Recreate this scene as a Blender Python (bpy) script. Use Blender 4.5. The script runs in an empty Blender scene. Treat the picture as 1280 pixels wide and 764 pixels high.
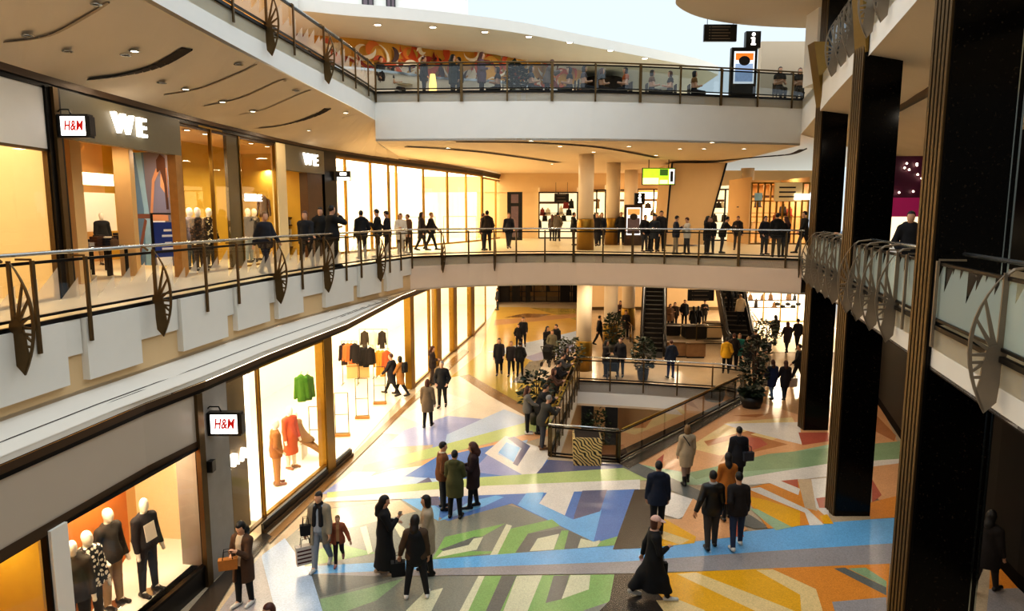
import bpy, math, random
import numpy as np
from mathutils import Vector, Matrix
from mathutils.geometry import tessellate_polygon
random.seed(7)
SC = bpy.context.scene
COL = SC.collection
PI = math.pi
# ---------------------------------------------------------------- camera
FPX, CAMZ = 853.0, 7.5
PITCH = math.atan(115 / FPX)
CP, SP = math.cos(PITCH), math.sin(PITCH)
G, U, B = 5.8, 12.0, -5.6          # gallery floor, upper floor, lower level floor

def _ray(px, py):
    dx, dy = (px - 640) / FPX, (382 - py) / FPX
    return dx, CP + dy * SP, -SP + dy * CP

def at_z(px, py, z):               # point of a horizontal plane
    a, b, e = _ray(px, py)
    t = (z - CAMZ) / e
    return (a * t, b * t, z)

def at_y(px, py, y):               # point at a given depth
    a, b, e = _ray(px, py)
    t = y / b
    return (a * t, y, CAMZ + e * t)

cd = bpy.data.cameras.new('camera')
cam = bpy.data.objects.new('camera', cd)
COL.objects.link(cam)
cam.location = (0, 0, CAMZ)
cam.rotation_euler = (PI / 2 - PITCH, 0, 0)
cd.sensor_width = 36
cd.lens = 36 * FPX / 1280
cd.clip_end = 400
SC.camera = cam

# ---------------------------------------------------------------- materials
MATS = {}

def nodes(name):
    m = bpy.data.materials.new(name)
    m.use_nodes = True
    nt = m.node_tree
    return m, nt, nt.nodes, nt.links, nt.nodes['Principled BSDF']

def lin(c):
    return tuple(((v / 12.92) if v <= 0.04045 else ((v + 0.055) / 1.055) ** 2.4) for v in c)

def rgb(h):
    h = h.lstrip('#')
    return lin(tuple(int(h[i:i + 2], 16) / 255 for i in (0, 2, 4)))

def mat(name, color, rough=0.5, metal=0.0, emit=0.0, var=0.0, scale=8.0, bump=0.0, spec=0.5, emit_color=None):
    """Principled material with an optional noise variation of its colour and an optional bump."""
    if name in MATS:
        return MATS[name]
    c = rgb(color) if isinstance(color, str) else color
    m, nt, N, L, b = nodes(name)
    b.inputs['Base Color'].default_value = (*c, 1)
    b.inputs['Roughness'].default_value = rough
    b.inputs['Metallic'].default_value = metal
    b.inputs['Specular IOR Level'].default_value = spec
    if emit:
        e = c if emit_color is None else (rgb(emit_color) if isinstance(emit_color, str) else emit_color)
        b.inputs['Emission Color'].default_value = (*e, 1)
        b.inputs['Emission Strength'].default_value = emit
    if var or bump:
        tc = N.new('ShaderNodeTexCoord')
        nz = N.new('ShaderNodeTexNoise')
        nz.inputs['Scale'].default_value = scale
        nz.inputs['Detail'].default_value = 3
        L.new(tc.outputs['Object'], nz.inputs['Vector'])
        if var:
            mx = N.new('ShaderNodeMix'); mx.data_type = 'RGBA'
            mx.inputs['A'].default_value = (*[max(0, v * (1 - var)) for v in c], 1)
            mx.inputs['B'].default_value = (*[min(1, v * (1 + var)) for v in c], 1)
            L.new(nz.outputs['Fac'], mx.inputs['Factor'])
            L.new(mx.outputs['Result'], b.inputs['Base Color'])
        if bump:
            bp = N.new('ShaderNodeBump')
            bp.inputs['Strength'].default_value = bump
            bp.inputs['Distance'].default_value = 0.02
            L.new(nz.outputs['Fac'], bp.inputs['Height'])
            L.new(bp.outputs['Normal'], b.inputs['Normal'])
    MATS[name] = m
    return m

def terrazzo(name, color, rough=0.22):
    c = rgb(color)
    m, nt, N, L, b = nodes(name)
    tc = N.new('ShaderNodeTexCoord')
    v = N.new('ShaderNodeTexVoronoi'); v.inputs['Scale'].default_value = 55
    L.new(tc.outputs['Object'], v.inputs['Vector'])
    nz = N.new('ShaderNodeTexNoise'); nz.inputs['Scale'].default_value = 1.2
    L.new(tc.outputs['Object'], nz.inputs['Vector'])
    sx = N.new('ShaderNodeSeparateColor')
    L.new(v.outputs['Color'], sx.inputs['Color'])
    r = N.new('ShaderNodeMapRange')
    r.inputs['To Min'].default_value = 0.87; r.inputs['To Max'].default_value = 1.13
    L.new(sx.outputs['Red'], r.inputs['Value'])
    r2 = N.new('ShaderNodeMapRange')
    r2.inputs['To Min'].default_value = 0.88; r2.inputs['To Max'].default_value = 1.1
    L.new(nz.outputs['Fac'], r2.inputs['Value'])
    mu = N.new('ShaderNodeMath'); mu.operation = 'MULTIPLY'
    L.new(r.outputs['Result'], mu.inputs[0]); L.new(r2.outputs['Result'], mu.inputs[1])
    h = N.new('ShaderNodeHueSaturation')
    h.inputs['Color'].default_value = (*c, 1)
    L.new(mu.outputs[0], h.inputs['Value'])
    L.new(h.outputs['Color'], b.inputs['Base Color'])
    b.inputs['Roughness'].default_value = rough
    b.inputs['Specular IOR Level'].default_value = 0.6
    MATS[name] = m
    return m

def granite(name):
    m, nt, N, L, b = nodes(name)
    tc = N.new('ShaderNodeTexCoord')
    v = N.new('ShaderNodeTexVoronoi'); v.inputs['Scale'].default_value = 42
    L.new(tc.outputs['Object'], v.inputs['Vector'])
    sx = N.new('ShaderNodeSeparateColor'); L.new(v.outputs['Color'], sx.inputs['Color'])
    r = N.new('ShaderNodeValToRGB')
    r.color_ramp.elements[0].position = 0.955; r.color_ramp.elements[0].color = (0.0028, 0.0022, 0.0018, 1)
    r.color_ramp.elements[1].position = 1.0; r.color_ramp.elements[1].color = (0.03, 0.021, 0.014, 1)
    L.new(sx.outputs['Red'], r.inputs['Fac'])
    L.new(r.outputs['Color'], b.inputs['Base Color'])
    b.inputs['Roughness'].default_value = 0.16
    b.inputs['Specular IOR Level'].default_value = 0.25
    MATS[name] = m
    return m

def glass(name, tint=(0.97, 0.98, 0.97), refl=0.06, frosted=None, frost_amount=0.55, frost_color=(0.8, 0.82, 0.78), bias=0.1):
    """Thin architectural glass: see-through with a faint mirror; 'frosted' adds printed slanted bands."""
    m = bpy.data.materials.new(name); m.use_nodes = True
    nt = m.node_tree; N = nt.nodes; L = nt.links
    N.clear()
    out = N.new('ShaderNodeOutputMaterial')
    tr = N.new('ShaderNodeBsdfTransparent'); tr.inputs['Color'].default_value = (*tint, 1)
    gl = N.new('ShaderNodeBsdfGlossy'); gl.inputs['Roughness'].default_value = 0.02
    fr = N.new('ShaderNodeFresnel'); fr.inputs['IOR'].default_value = 1.35
    ad = N.new('ShaderNodeMath'); ad.operation = 'MULTIPLY_ADD'
    ad.inputs[1].default_value = 0.7; ad.inputs[2].default_value = refl * 0.3
    L.new(fr.outputs[0], ad.inputs[0])
    mx = N.new('ShaderNodeMixShader')
    L.new(ad.outputs[0], mx.inputs[0]); L.new(tr.outputs[0], mx.inputs[1]); L.new(gl.outputs[0], mx.inputs[2])
    last = mx
    if frosted:
        uv = N.new('ShaderNodeUVMap')
        sp = N.new('ShaderNodeSeparateXYZ'); L.new(uv.outputs[0], sp.inputs[0])
        d = N.new('ShaderNodeMath'); d.operation = 'DIVIDE'; d.inputs[1].default_value = frosted
        L.new(sp.outputs[0], d.inputs[0])
        f = N.new('ShaderNodeMath'); f.operation = 'FRACT'; L.new(d.outputs[0], f.inputs[0])
        fl = N.new('ShaderNodeMath'); fl.operation = 'FLOOR'; L.new(d.outputs[0], fl.inputs[0])
        wn = N.new('ShaderNodeTexWhiteNoise'); wn.noise_dimensions = '1D'; L.new(fl.outputs[0], wn.inputs['W'])
        s1 = N.new('ShaderNodeMath'); s1.operation = 'MULTIPLY_ADD'
        s1.inputs[1].default_value = 0.42
        L.new(f.outputs[0], s1.inputs[0])
        s2 = N.new('ShaderNodeMath'); s2.operation = 'MULTIPLY_ADD'
        s2.inputs[1].default_value = 0.45; s2.inputs[2].default_value = bias
        L.new(wn.outputs['Value'], s2.inputs[0]); L.new(s2.outputs[0], s1.inputs[2])
        lt = N.new('ShaderNodeMath'); lt.operation = 'LESS_THAN'
        L.new(sp.outputs[1], lt.inputs[0]); L.new(s1.outputs[0], lt.inputs[1])
        am = N.new('ShaderNodeMath'); am.operation = 'MULTIPLY'; am.inputs[1].default_value = frost_amount
        L.new(lt.outputs[0], am.inputs[0])
        df = N.new('ShaderNodeBsdfDiffuse'); df.inputs['Color'].default_value = (*frost_color, 1)
        tl = N.new('ShaderNodeBsdfTranslucent'); tl.inputs['Color'].default_value = (*frost_color, 1)
        m2 = N.new('ShaderNodeMixShader'); m2.inputs[0].default_value = 0.5
        L.new(df.outputs[0], m2.inputs[1]); L.new(tl.outputs[0], m2.inputs[2])
        m3 = N.new('ShaderNodeMixShader')
        L.new(am.outputs[0], m3.inputs[0]); L.new(mx.outputs[0], m3.inputs[1]); L.new(m2.outputs[0], m3.inputs[2])
        last = m3
    L.new(last.outputs[0], out.inputs[0])
    MATS[name] = m
    return m

def M(n):
    return MATS[n]

# ---------------------------------------------------------------- mesh building
class MB:
    """Collects polygons (with material index and optional uv) and links them as one mesh object."""
    def __init__(s):
        s.v, s.f, s.mi, s.uv = [], [], [], {}

    def poly(s, pts, mi=0, uv=None):
        n = len(s.v)
        s.v += [tuple(p) for p in pts]
        if uv:
            s.uv[len(s.f)] = uv
        s.f.append(tuple(range(n, n + len(pts)))); s.mi.append(mi)
        return s

    def quad(s, a, b, c, d, mi=0, uv=None):
        return s.poly((a, b, c, d), mi, uv)

    def box(s, x0, y0, z0, x1, y1, z1, mi=0):
        return s.obox((0, 0, 0), (x0, x1), (y0, y1), (z0, z1), 0, mi)

    def obox(s, o, xr, yr, zr, ang=0, mi=0):
        """Box in a frame turned by ang about z at o."""
        c, n = math.cos(ang), math.sin(ang)
        P = []
        for z in zr:
            for x, y in ((xr[0], yr[0]), (xr[1], yr[0]), (xr[1], yr[1]), (xr[0], yr[1])):
                P.append((o[0] + x * c - y * n, o[1] + x * n + y * c, o[2] + z))
        b = len(s.v); s.v += P
        for f in ((3, 2, 1, 0), (4, 5, 6, 7), (0, 1, 5, 4), (1, 2, 6, 5), (2, 3, 7, 6), (3, 0, 4, 7)):
            s.f.append(tuple(b + i for i in f)); s.mi.append(mi)
        return s

    def prism(s, plan, z0, z1, mi=0, top=None, bot=None, holes=(), mi_top=None):
        """Extrude a plan polygon (list of xy) between z0 and z1."""
        loops = [list(plan)] + [list(h) for h in holes]
        flat = [p for l in loops for p in l]
        tris = tessellate_polygon([[Vector((p[0], p[1], 0)) for p in l] for l in loops])
        b = len(s.v)
        s.v += [(p[0], p[1], z0) for p in flat] + [(p[0], p[1], z1) for p in flat]
        n = len(flat)
        for t in tris:
            a, q, c = (flat[i] for i in t)
            ccw = (q[0] - a[0]) * (c[1] - a[1]) - (q[1] - a[1]) * (c[0] - a[0]) > 0
            up = t if ccw else t[::-1]
            s.f.append(tuple(b + n + i for i in up)); s.mi.append(mi if mi_top is None else mi_top)
            s.f.append(tuple(b + i for i in up[::-1])); s.mi.append(mi)
        k = 0
        for l in loops:
            m = len(l)
            ar = sum(l[i][0] * l[(i + 1) % m][1] - l[(i + 1) % m][0] * l[i][1] for i in range(m))
            hole = l is not loops[0]
            for i in range(m):
                j = (i + 1) % m
                q = (b + k + i, b + k + j, b + n + k + j, b + n + k + i)
                if (ar < 0) != hole:
                    q = q[::-1]
                s.f.append(q); s.mi.append(mi)
            k += m
        return s

    def plate(s, outline, thick, frame, mi=0):
        """Extrude a 2-D outline in an (origin, u, v, n) frame by thick along n."""
        o, u, v, n = (Vector(q) for q in frame)
        pts = [o + u * p[0] + v * p[1] for p in outline]
        tris = tessellate_polygon([[Vector((p[0], p[1], 0)) for p in outline]])
        b = len(s.v); m = len(pts)
        s.v += [tuple(p - n * thick / 2) for p in pts] + [tuple(p + n * thick / 2) for p in pts]
        for t in tris:
            s.f.append(tuple(b + i for i in t)); s.mi.append(mi)
            s.f.append(tuple(b + m + i for i in t[::-1])); s.mi.append(mi)
        for i in range(m):
            j = (i + 1) % m
            s.f.append((b + i, b + j, b + m + j, b + m + i)); s.mi.append(mi)
        return s

    def tube(s, pts, r, n=8, mi=0, cap=True):
        """Round tube along a polyline; r a number or one per point."""
        pts = [Vector(p) for p in pts]
        rs = r if isinstance(r, (list, tuple)) else [r] * len(pts)
        b = len(s.v)
        up = Vector((0, 0, 1))
        for i, p in enumerate(pts):
            t = (pts[min(i + 1, len(pts) - 1)] - pts[max(i - 1, 0)]).normalized()
            a = t.cross(up)
            if a.length < 0.05:
                a = t.cross(Vector((0, 1, 0)))
            a.normalize(); q = a.cross(t).normalized()
            for k in range(n):
                w = 2 * PI * k / n
                s.v.append(tuple(p + (a * math.cos(w) + q * math.sin(w)) * rs[i]))
        for i in range(len(pts) - 1):
            for k in range(n):
                k2 = (k + 1) % n
                s.f.append((b + i * n + k, b + i * n + k2, b + (i + 1) * n + k2, b + (i + 1) * n + k)); s.mi.append(mi)
        if cap:
            s.f.append(tuple(b + k for k in range(n))[::-1]); s.mi.append(mi)
            e = b + (len(pts) - 1) * n
            s.f.append(tuple(e + k for k in range(n))); s.mi.append(mi)
        return s

    def lathe(s, c, prof, n=24, mi=0):
        """Surface of revolution about z at c; prof is [(r, z)]."""
        b = len(s.v)
        for r, z in prof:
            for k in range(n):
                w = 2 * PI * k / n
                s.v.append((c[0] + r * math.cos(w), c[1] + r * math.sin(w), c[2] + z))
        for i in range(len(prof) - 1):
            for k in range(n):
                k2 = (k + 1) % n
                s.f.append((b + i * n + k, b + i * n + k2, b + (i + 1) * n + k2, b + (i + 1) * n + k)); s.mi.append(mi)
        s.f.append(tuple(b + k for k in range(n))[::-1]); s.mi.append(mi)
        e = b + (len(prof) - 1) * n
        s.f.append(tuple(e + k for k in range(n))); s.mi.append(mi)
        return s

    def strip(s, line, h0, h1, mi=0, u0=0.0, flip=False):
        """Vertical ribbon on a polyline of (x, y[, z]) from h0 to h1 above z, with uv in metres."""
        u = u0
        for i in range(len(line) - 1):
            p, q = line[i], line[i + 1]
            l = math.hypot(q[0] - p[0], q[1] - p[1])
            pz = p[2] if len(p) > 2 else 0; qz = q[2] if len(q) > 2 else 0
            P = ((p[0], p[1], pz + h0), (q[0], q[1], qz + h0), (q[0], q[1], qz + h1), (p[0], p[1], pz + h1))
            W = ((u, 0), (u + l, 0), (u + l, 1), (u, 1))
            if flip:
                P, W = P[::-1], W[::-1]
            s.poly(P, mi, W)
            u += l
        return s

    def build(s, name, mats, parent=None, smooth=False, loc=None):
        me = bpy.data.meshes.new(name)
        me.from_pydata(s.v, [], s.f)
        ms = mats if isinstance(mats, (list, tuple)) else [mats]
        for m in ms:
            me.materials.append(m if not isinstance(m, str) else MATS[m])
        me.polygons.foreach_set('material_index', s.mi)
        if s.uv:
            lay = me.uv_layers.new(name='UVMap')
            for fi, uv in s.uv.items():
                for k, li in enumerate(me.polygons[fi].loop_indices):
                    lay.data[li].uv = uv[k]
        if smooth:
            me.polygons.foreach_set('use_smooth', [True] * len(me.polygons))
        me.update()
        o = bpy.data.objects.new(name, me)
        COL.objects.link(o)
        if parent is not None:
            o.parent = parent
        if loc:
            o.location = loc
        return o

def tag(o, label=None, cat=None, group=None, kind=None):
    if label: o['label'] = label
    if cat: o['category'] = cat
    if group: o['group'] = group
    if kind: o['kind'] = kind
    return o

def struct(o, label=None):
    o['kind'] = 'structure'
    if label: o['label'] = label
    return o

def thing(name, label, cat, loc=(0, 0, 0), rz=0.0, group=None):
    o = bpy.data.objects.new(name, None)
    o.empty_display_size = 0.1
    COL.objects.link(o)
    o.location = loc; o.rotation_euler = (0, 0, rz)
    return tag(o, label, cat, group)

def dup(root, loc=None, rz=None, label=None, group=None):
    r = root.copy(); COL.objects.link(r)
    if loc is not None: r.location = loc
    if rz is not None: r.rotation_euler = (0, 0, rz)
    if label: r['label'] = label
    if group: r['group'] = group
    for ch in list(root.children):
        c = ch.copy(); COL.objects.link(c); c.parent = r
        for g in ch.children:
            d = g.copy(); COL.objects.link(d); d.parent = c
    return r

def text(name, body, size, m, parent=None, loc=(0, 0, 0), rot=(PI / 2, 0, 0), extrude=0.01, shear=0.0, ax='CENTER', offset=0.0, sx=1.0):
    cu = bpy.data.curves.new(name, 'FONT')
    cu.body = body; cu.size = size; cu.extrude = extrude; cu.shear = shear; cu.offset = offset
    cu.align_x = ax; cu.align_y = 'CENTER'
    t = bpy.data.objects.new(name, cu)
    COL.objects.link(t)
    dg = bpy.context.evaluated_depsgraph_get()
    me = bpy.data.meshes.new_from_object(t.evaluated_get(dg))
    bpy.data.objects.remove(t)
    me.materials.clear(); me.materials.append(m)
    o = bpy.data.objects.new(name, me); COL.objects.link(o)
    o.location = loc; o.rotation_euler = rot; o.scale = (sx, 1, 1)
    if parent is not None: o.parent = parent
    return o

def resample(line, step):
    """Points every 'step' metres along a polyline of (x, y) with their tangents."""
    out, acc = [], 0.0
    L_ = [0.0]
    for i in range(1, len(line)):
        L_.append(L_[-1] + math.dist(line[i - 1][:2], line[i][:2]))
    n = max(1, round(L_[-1] / step))
    for k in range(n + 1):
        out.append(along(line, L_[-1] * k / n))
    return out

def length(line):
    return sum(math.dist(line[i - 1][:2], line[i][:2]) for i in range(1, len(line)))

def along(line, s):
    for i in range(1, len(line)):
        l = math.dist(line[i - 1][:2], line[i][:2])
        if s <= l + 1e-9 or i == len(line) - 1:
            t = s / l if l else 0
            p, q = line[i - 1], line[i]
            return (p[0] + (q[0] - p[0]) * t, p[1] + (q[1] - p[1]) * t)
        s -= l

def smooth_line(pts, n=6):
    """Catmull-Rom through xy points."""
    P = [pts[0]] + list(pts) + [pts[-1]]
    out = []
    for i in range(1, len(P) - 2):
        a, b, c, d = P[i - 1], P[i], P[i + 1], P[i + 2]
        for k in range(n):
            t = k / n
            out.append(tuple(0.5 * (2 * b[j] + (c[j] - a[j]) * t + (2 * a[j] - 5 * b[j] + 4 * c[j] - d[j]) * t * t + (3 * b[j] - a[j] - 3 * c[j] + d[j]) * t ** 3) for j in range(len(b))))
    out.append(tuple(pts[-1]))
    return out

def offset_line(line, d):
    """Shift a polyline sideways (positive = to the left of its direction)."""
    out = []
    for i in range(len(line)):
        p, q = line[max(i - 1, 0)], line[min(i + 1, len(line) - 1)]
        l = math.hypot(q[0] - p[0], q[1] - p[1]) or 1
        out.append((line[i][0] - (q[1] - p[1]) / l * d, line[i][1] + (q[0] - p[0]) / l * d))
    return out
# ---------------------------------------------------------------- people (signed distance fields meshed by surface nets)
def _dot(a, b):
    return a[..., 0] * b[0] + a[..., 1] * b[1] + a[..., 2] * b[2]

def cone(p, a, b, r1, r2):
    a = np.asarray(a, np.float32); b = np.asarray(b, np.float32)
    ba = b - a
    pa = p - a
    h = np.clip(_dot(pa, ba) / max(float(ba @ ba), 1e-9), 0, 1)
    d = pa - h[..., None] * ba
    return np.sqrt((d * d).sum(-1)) - (r1 + (r2 - r1) * h)

def ell(p, c, r):
    q = (p - np.asarray(c, np.float32))
    r = np.asarray(r, np.float32)
    k0 = np.sqrt(((q / r) ** 2).sum(-1)); k1 = np.sqrt(((q / (r * r)) ** 2).sum(-1)) + 1e-9
    return k0 * (k0 - 1) / k1

def smin(a, b, k):
    h = np.maximum(k - np.abs(a - b), 0) / k
    return np.minimum(a, b) - h * h * k * 0.25

def uni(ds, k):
    o = ds[0]
    for d in ds[1:]:
        o = smin(o, d, k)
    return o

def nets(f, lo, hi, res):
    """Naive surface nets: f(points) < 0 inside. Returns vertices and quads."""
    lo = np.asarray(lo, float); hi = np.asarray(hi, float)
    n = np.maximum(4, np.ceil((hi - lo) / res).astype(int) + 1)
    ax = [(lo[i] + res * np.arange(n[i])).astype(np.float32) for i in range(3)]
    P = np.stack(np.meshgrid(*ax, indexing='ij'), -1)
    d = f(P).astype(np.float32)
    d[0], d[-1], d[:, 0], d[:, -1], d[:, :, 0], d[:, :, -1] = (np.maximum(q, 1e-3) for q in (d[0], d[-1], d[:, 0], d[:, -1], d[:, :, 0], d[:, :, -1]))
    s = d < 0
    c = [s[i:n[0] - 1 + i, j:n[1] - 1 + j, k:n[2] - 1 + k] for i in (0, 1) for j in (0, 1) for k in (0, 1)]
    any_ = c[0].copy(); all_ = c[0].copy()
    for q in c[1:]:
        any_ |= q; all_ &= q
    act = any_ & ~all_
    idx = -np.ones(act.shape, int)
    ijk = np.argwhere(act)
    if len(ijk) == 0:
        return np.zeros((0, 3)), np.zeros((0, 4), int)
    idx[act] = np.arange(len(ijk))
    acc = np.zeros((len(ijk), 3)); cnt = np.zeros(len(ijk))
    cor = [(i, j, k) for i in (0, 1) for j in (0, 1) for k in (0, 1)]
    for a in cor:
        for b_ in cor:
            if sum(b_) == sum(a) + 1 and all(y >= x for x, y in zip(a, b_)):
                da = d[ijk[:, 0] + a[0], ijk[:, 1] + a[1], ijk[:, 2] + a[2]]
                db = d[ijk[:, 0] + b_[0], ijk[:, 1] + b_[1], ijk[:, 2] + b_[2]]
                m = (da < 0) != (db < 0)
                t = np.where(m, da / np.where(m, da - db, 1), 0)
                acc[m] += (np.array(a) + t[:, None] * (np.array(b_) - np.array(a)))[m]
                cnt[m] += 1
    V = lo + (ijk + acc / cnt[:, None]) * res
    F = []
    for axn in range(3):
        u, v = (axn + 1) % 3, (axn + 2) % 3
        sl0 = [slice(None)] * 3; sl1 = [slice(None)] * 3
        sl0[axn] = slice(0, -1); sl1[axn] = slice(1, None)
        e = s[tuple(sl0)] != s[tuple(sl1)]
        w = np.argwhere(e)
        w = w[(w[:, u] > 0) & (w[:, v] > 0) & (w[:, u] < n[u] - 1) & (w[:, v] < n[v] - 1)]
        if not len(w):
            continue
        def cell(du, dv):
            q = w.copy(); q[:, u] -= du; q[:, v] -= dv
            return idx[q[:, 0], q[:, 1], q[:, 2]]
        Q = np.stack([cell(1, 1), cell(0, 1), cell(0, 0), cell(1, 0)], -1)
        ins = s[w[:, 0], w[:, 1], w[:, 2]]
        Q[~ins] = Q[~ins][:, ::-1]
        F.append(Q)
    F = np.concatenate(F)
    F = F[(F >= 0).all(1)]
    return V, F

def mesh_from(name, parts, mats):
    """parts: list of (V, F, material index)."""
    me = bpy.data.meshes.new(name)
    vs, fs, mi, k = [], [], [], 0
    for V, F, m in parts:
        vs.append(V); fs.append(F + k); mi += [m] * len(F); k += len(V)
    V = np.concatenate(vs); F = np.concatenate(fs)
    me.vertices.add(len(V)); me.vertices.foreach_set('co', V.astype(np.float32).ravel())
    me.loops.add(len(F) * 4); me.loops.foreach_set('vertex_index', F.astype(np.int32).ravel())
    me.polygons.add(len(F))
    me.polygons.foreach_set('loop_start', np.arange(0, len(F) * 4, 4, dtype=np.int32))
    me.polygons.foreach_set('material_index', np.array(mi, np.int32))
    me.polygons.foreach_set('use_smooth', np.ones(len(F), bool))
    for m in mats:
        me.materials.append(m)
    me.update(calc_edges=True); me.validate()
    return me

def rotx(v, a):   # positive swings a downward vector forward (+y)
    c, s = math.cos(a), math.sin(a)
    return np.array((v[0], v[1] * c - v[2] * s, v[1] * s + v[2] * c))

def roty(v, a):
    c, s = math.cos(a), math.sin(a)
    return np.array((v[0] * c + v[2] * s, v[1], -v[0] * s + v[2] * c))

def rotz(v, a):
    c, s = math.cos(a), math.sin(a)
    return np.array((v[0] * c - v[1] * s, v[0] * s + v[1] * c, v[2]))

ARMS = {  # shoulder forward swing, outward swing, elbow bend, forearm turn inward (degrees)
    'down': (4, 9, 12, 10), 'swing_f': (26, 8, 20, 10), 'swing_b': (-24, 8, 14, 0), 'phone': (22, 10, 105, 30),
    'hold': (12, 10, 88, 38), 'pocket': (-8, 20, 48, 42), 'crossed': (24, 8, 96, 72), 'rail': (46, 14, 62, 28),
    'raise': (60, 42, 118, 20), 'carry': (2, 12, 20, 4), 'behind': (-38, 16, 62, 60), 'reach': (62, 6, 30, 6), 'out': (40, 25, 40, 10)}

def skeleton(H, legs=(0, 0, 0, 0), arms=('down', 'down'), lean=0, spread=0.055, head=(0, 0), broad=1.0, sit=False):
    """Joints in metres, facing +y. legs = right hip, right knee, left hip, left knee (degrees, forward positive)."""
    r = math.radians
    J = {}
    hip = np.array((0, 0, 0.52 * H))
    th, sh = 0.245 * H, 0.235 * H
    for sgn, n, (a, k) in ((1, 'r', legs[:2]), (-1, 'l', legs[2:])):
        h = hip + np.array((sgn * 0.052 * H, 0, -0.015 * H))
        out = math.asin(min(0.5, (spread - 0.052) / 0.48)) if spread > 0.052 else 0
        d1 = roty(rotx((0, 0, -1), r(a)), -sgn * out)
        d2 = roty(rotx((0, 0, -1), r(a - k)), -sgn * out)
        J['hip' + n] = h
        J['knee' + n] = h + d1 * th
        J['ank' + n] = J['knee' + n] + d2 * sh
        fd = rotx((0, 1, 0), r(min(0, (a - k)) * 0.6))
        J['toe' + n] = J['ank' + n] + rotz(fd, -sgn * 0.12) * 0.105 * H + np.array((0, 0, -0.028 * H))
        J['heel' + n] = J['ank' + n] - fd * 0.03 * H + np.array((0, 0, -0.028 * H))
    low = min(min(J['toe' + n][2], J['heel' + n][2]) for n in 'rl') - 0.013 * H
    for k in J:
        J[k] = J[k] - np.array((0, 0, low))
    pel = hip - np.array((0, 0, low))
    J['pel'] = pel
    def up(v):
        return pel + rotx(np.array(v) * H, r(-lean))
    J['waist'] = up((0, 0, 0.10)); J['chest'] = up((0, 0.0, 0.215)); J['neck'] = up((0, -0.006, 0.305))
    J['head'] = up((0, 0.012, 0.405)) + np.array((0, 0.0, 0.0))
    for sgn, n, a in ((1, 'r', arms[0]), (-1, 'l', arms[1])):
        f, o, e, tw = (ARMS[a] if isinstance(a, str) else a)
        s_ = up((sgn * 0.098 * broad, -0.004, 0.262))
        u = roty(rotx((0, 0, -1), r(f)), -sgn * r(o))
        fo = roty(rotx((0, 0, -1), r(f + e)), -sgn * r(o))
        fo = rotz(fo, sgn * r(tw))
        J['sh' + n] = s_
        J['elb' + n] = s_ + u * 0.172 * H
        J['wri' + n] = J['elb' + n] + fo * 0.148 * H
        J['dir' + n] = fo
        J['han' + n] = J['wri' + n] + fo * 0.055 * H
    J['hd'] = head
    return J

def headspace(J, p):
    """Points in the head's own frame (turned by yaw and nod)."""
    yaw, nod = (math.radians(v) for v in J['hd'])
    q = p - J['head'].astype(np.float32)
    c, s = math.cos(yaw), math.sin(yaw)
    x = q[..., 0] * c - q[..., 1] * s
    y = q[..., 0] * s + q[..., 1] * c
    c, s = math.cos(nod), math.sin(nod)
    y2 = y * c - q[..., 2] * s
    z2 = y * s + q[..., 2] * c
    return np.stack([x, y2, z2], -1).astype(np.float32)

def headpoint(J, v):
    yaw, nod = (math.radians(a) for a in J['hd'])
    x, y, z = v
    c, s = math.cos(nod), math.sin(nod)
    y, z = y * c + z * s, -y * s + z * c
    c, s = math.cos(yaw), math.sin(yaw)
    return J['head'] + np.array((x * c + y * s, -x * s + y * c, z))

def f_head(J, H, detail):
    def f(p):
        q = headspace(J, p) / H
        d = ell(q, (0, -0.004, 0.018), (0.043, 0.055, 0.058))
        d = smin(d, ell(q, (0, 0.014, -0.018), (0.036, 0.04, 0.046)), 0.03)
        d = smin(d, ell(q, (0, 0.034, -0.048), (0.018, 0.016, 0.014)), 0.018)
        if detail:
            d = smin(d, cone(q, (0, 0.05, 0.006), (0, 0.062, -0.012), 0.005, 0.0085), 0.01)
            d = smin(d, cone(q, (-0.02, 0.049, 0.014), (0.02, 0.049, 0.014), 0.006, 0.006), 0.01)
            for s in (-1, 1):
                d = smin(d, ell(q, (s * 0.044, -0.004, -0.002), (0.006, 0.013, 0.018)), 0.006)
        return d * H
    return f

def f_body(J, H, detail, girth=1.0):
    fh = f_head(J, H, detail)
    def f(p):
        w = girth * H
        ds = [cone(p, J['hipr'] * 0.5 + J['hipl'] * 0.5 + np.array((0, 0, 0.03 * H)), J['waist'], 0.072 * w, 0.06 * w),
              cone(p, J['waist'], J['chest'], 0.062 * w, 0.073 * w),
              cone(p, J['shr'], J['shl'], 0.04 * w, 0.04 * w)]
        for n in 'rl':
            ds += [cone(p, J['hip' + n], J['knee' + n], 0.05 * w, 0.032 * w), cone(p, J['knee' + n], J['ank' + n], 0.034 * w, 0.02 * w),
                   cone(p, J['ank' + n], J['toe' + n], 0.021 * H, 0.016 * H),
                   cone(p, J['sh' + n], J['elb' + n], 0.031 * w, 0.023 * w), cone(p, J['elb' + n], J['wri' + n], 0.024 * w, 0.015 * w)]
            if not detail:
                ds += [cone(p, J['wri' + n], J['han' + n], 0.014 * H, 0.02 * H)]
            else:
                ds += [cone(p, J['wri' + n], J['wri' + n] + J['dir' + n] * 0.02 * H, 0.015 * H, 0.014 * H)]
        d = uni(ds, 0.03 * H)
        d = smin(d, cone(p, J['neck'] - np.array((0, 0, 0.02 * H)), J['head'] - np.array((0, 0.006 * H, 0.02 * H)), 0.034 * H, 0.03 * H), 0.03 * H)
        return smin(d, fh(p), 0.018 * H)
    return f

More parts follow.
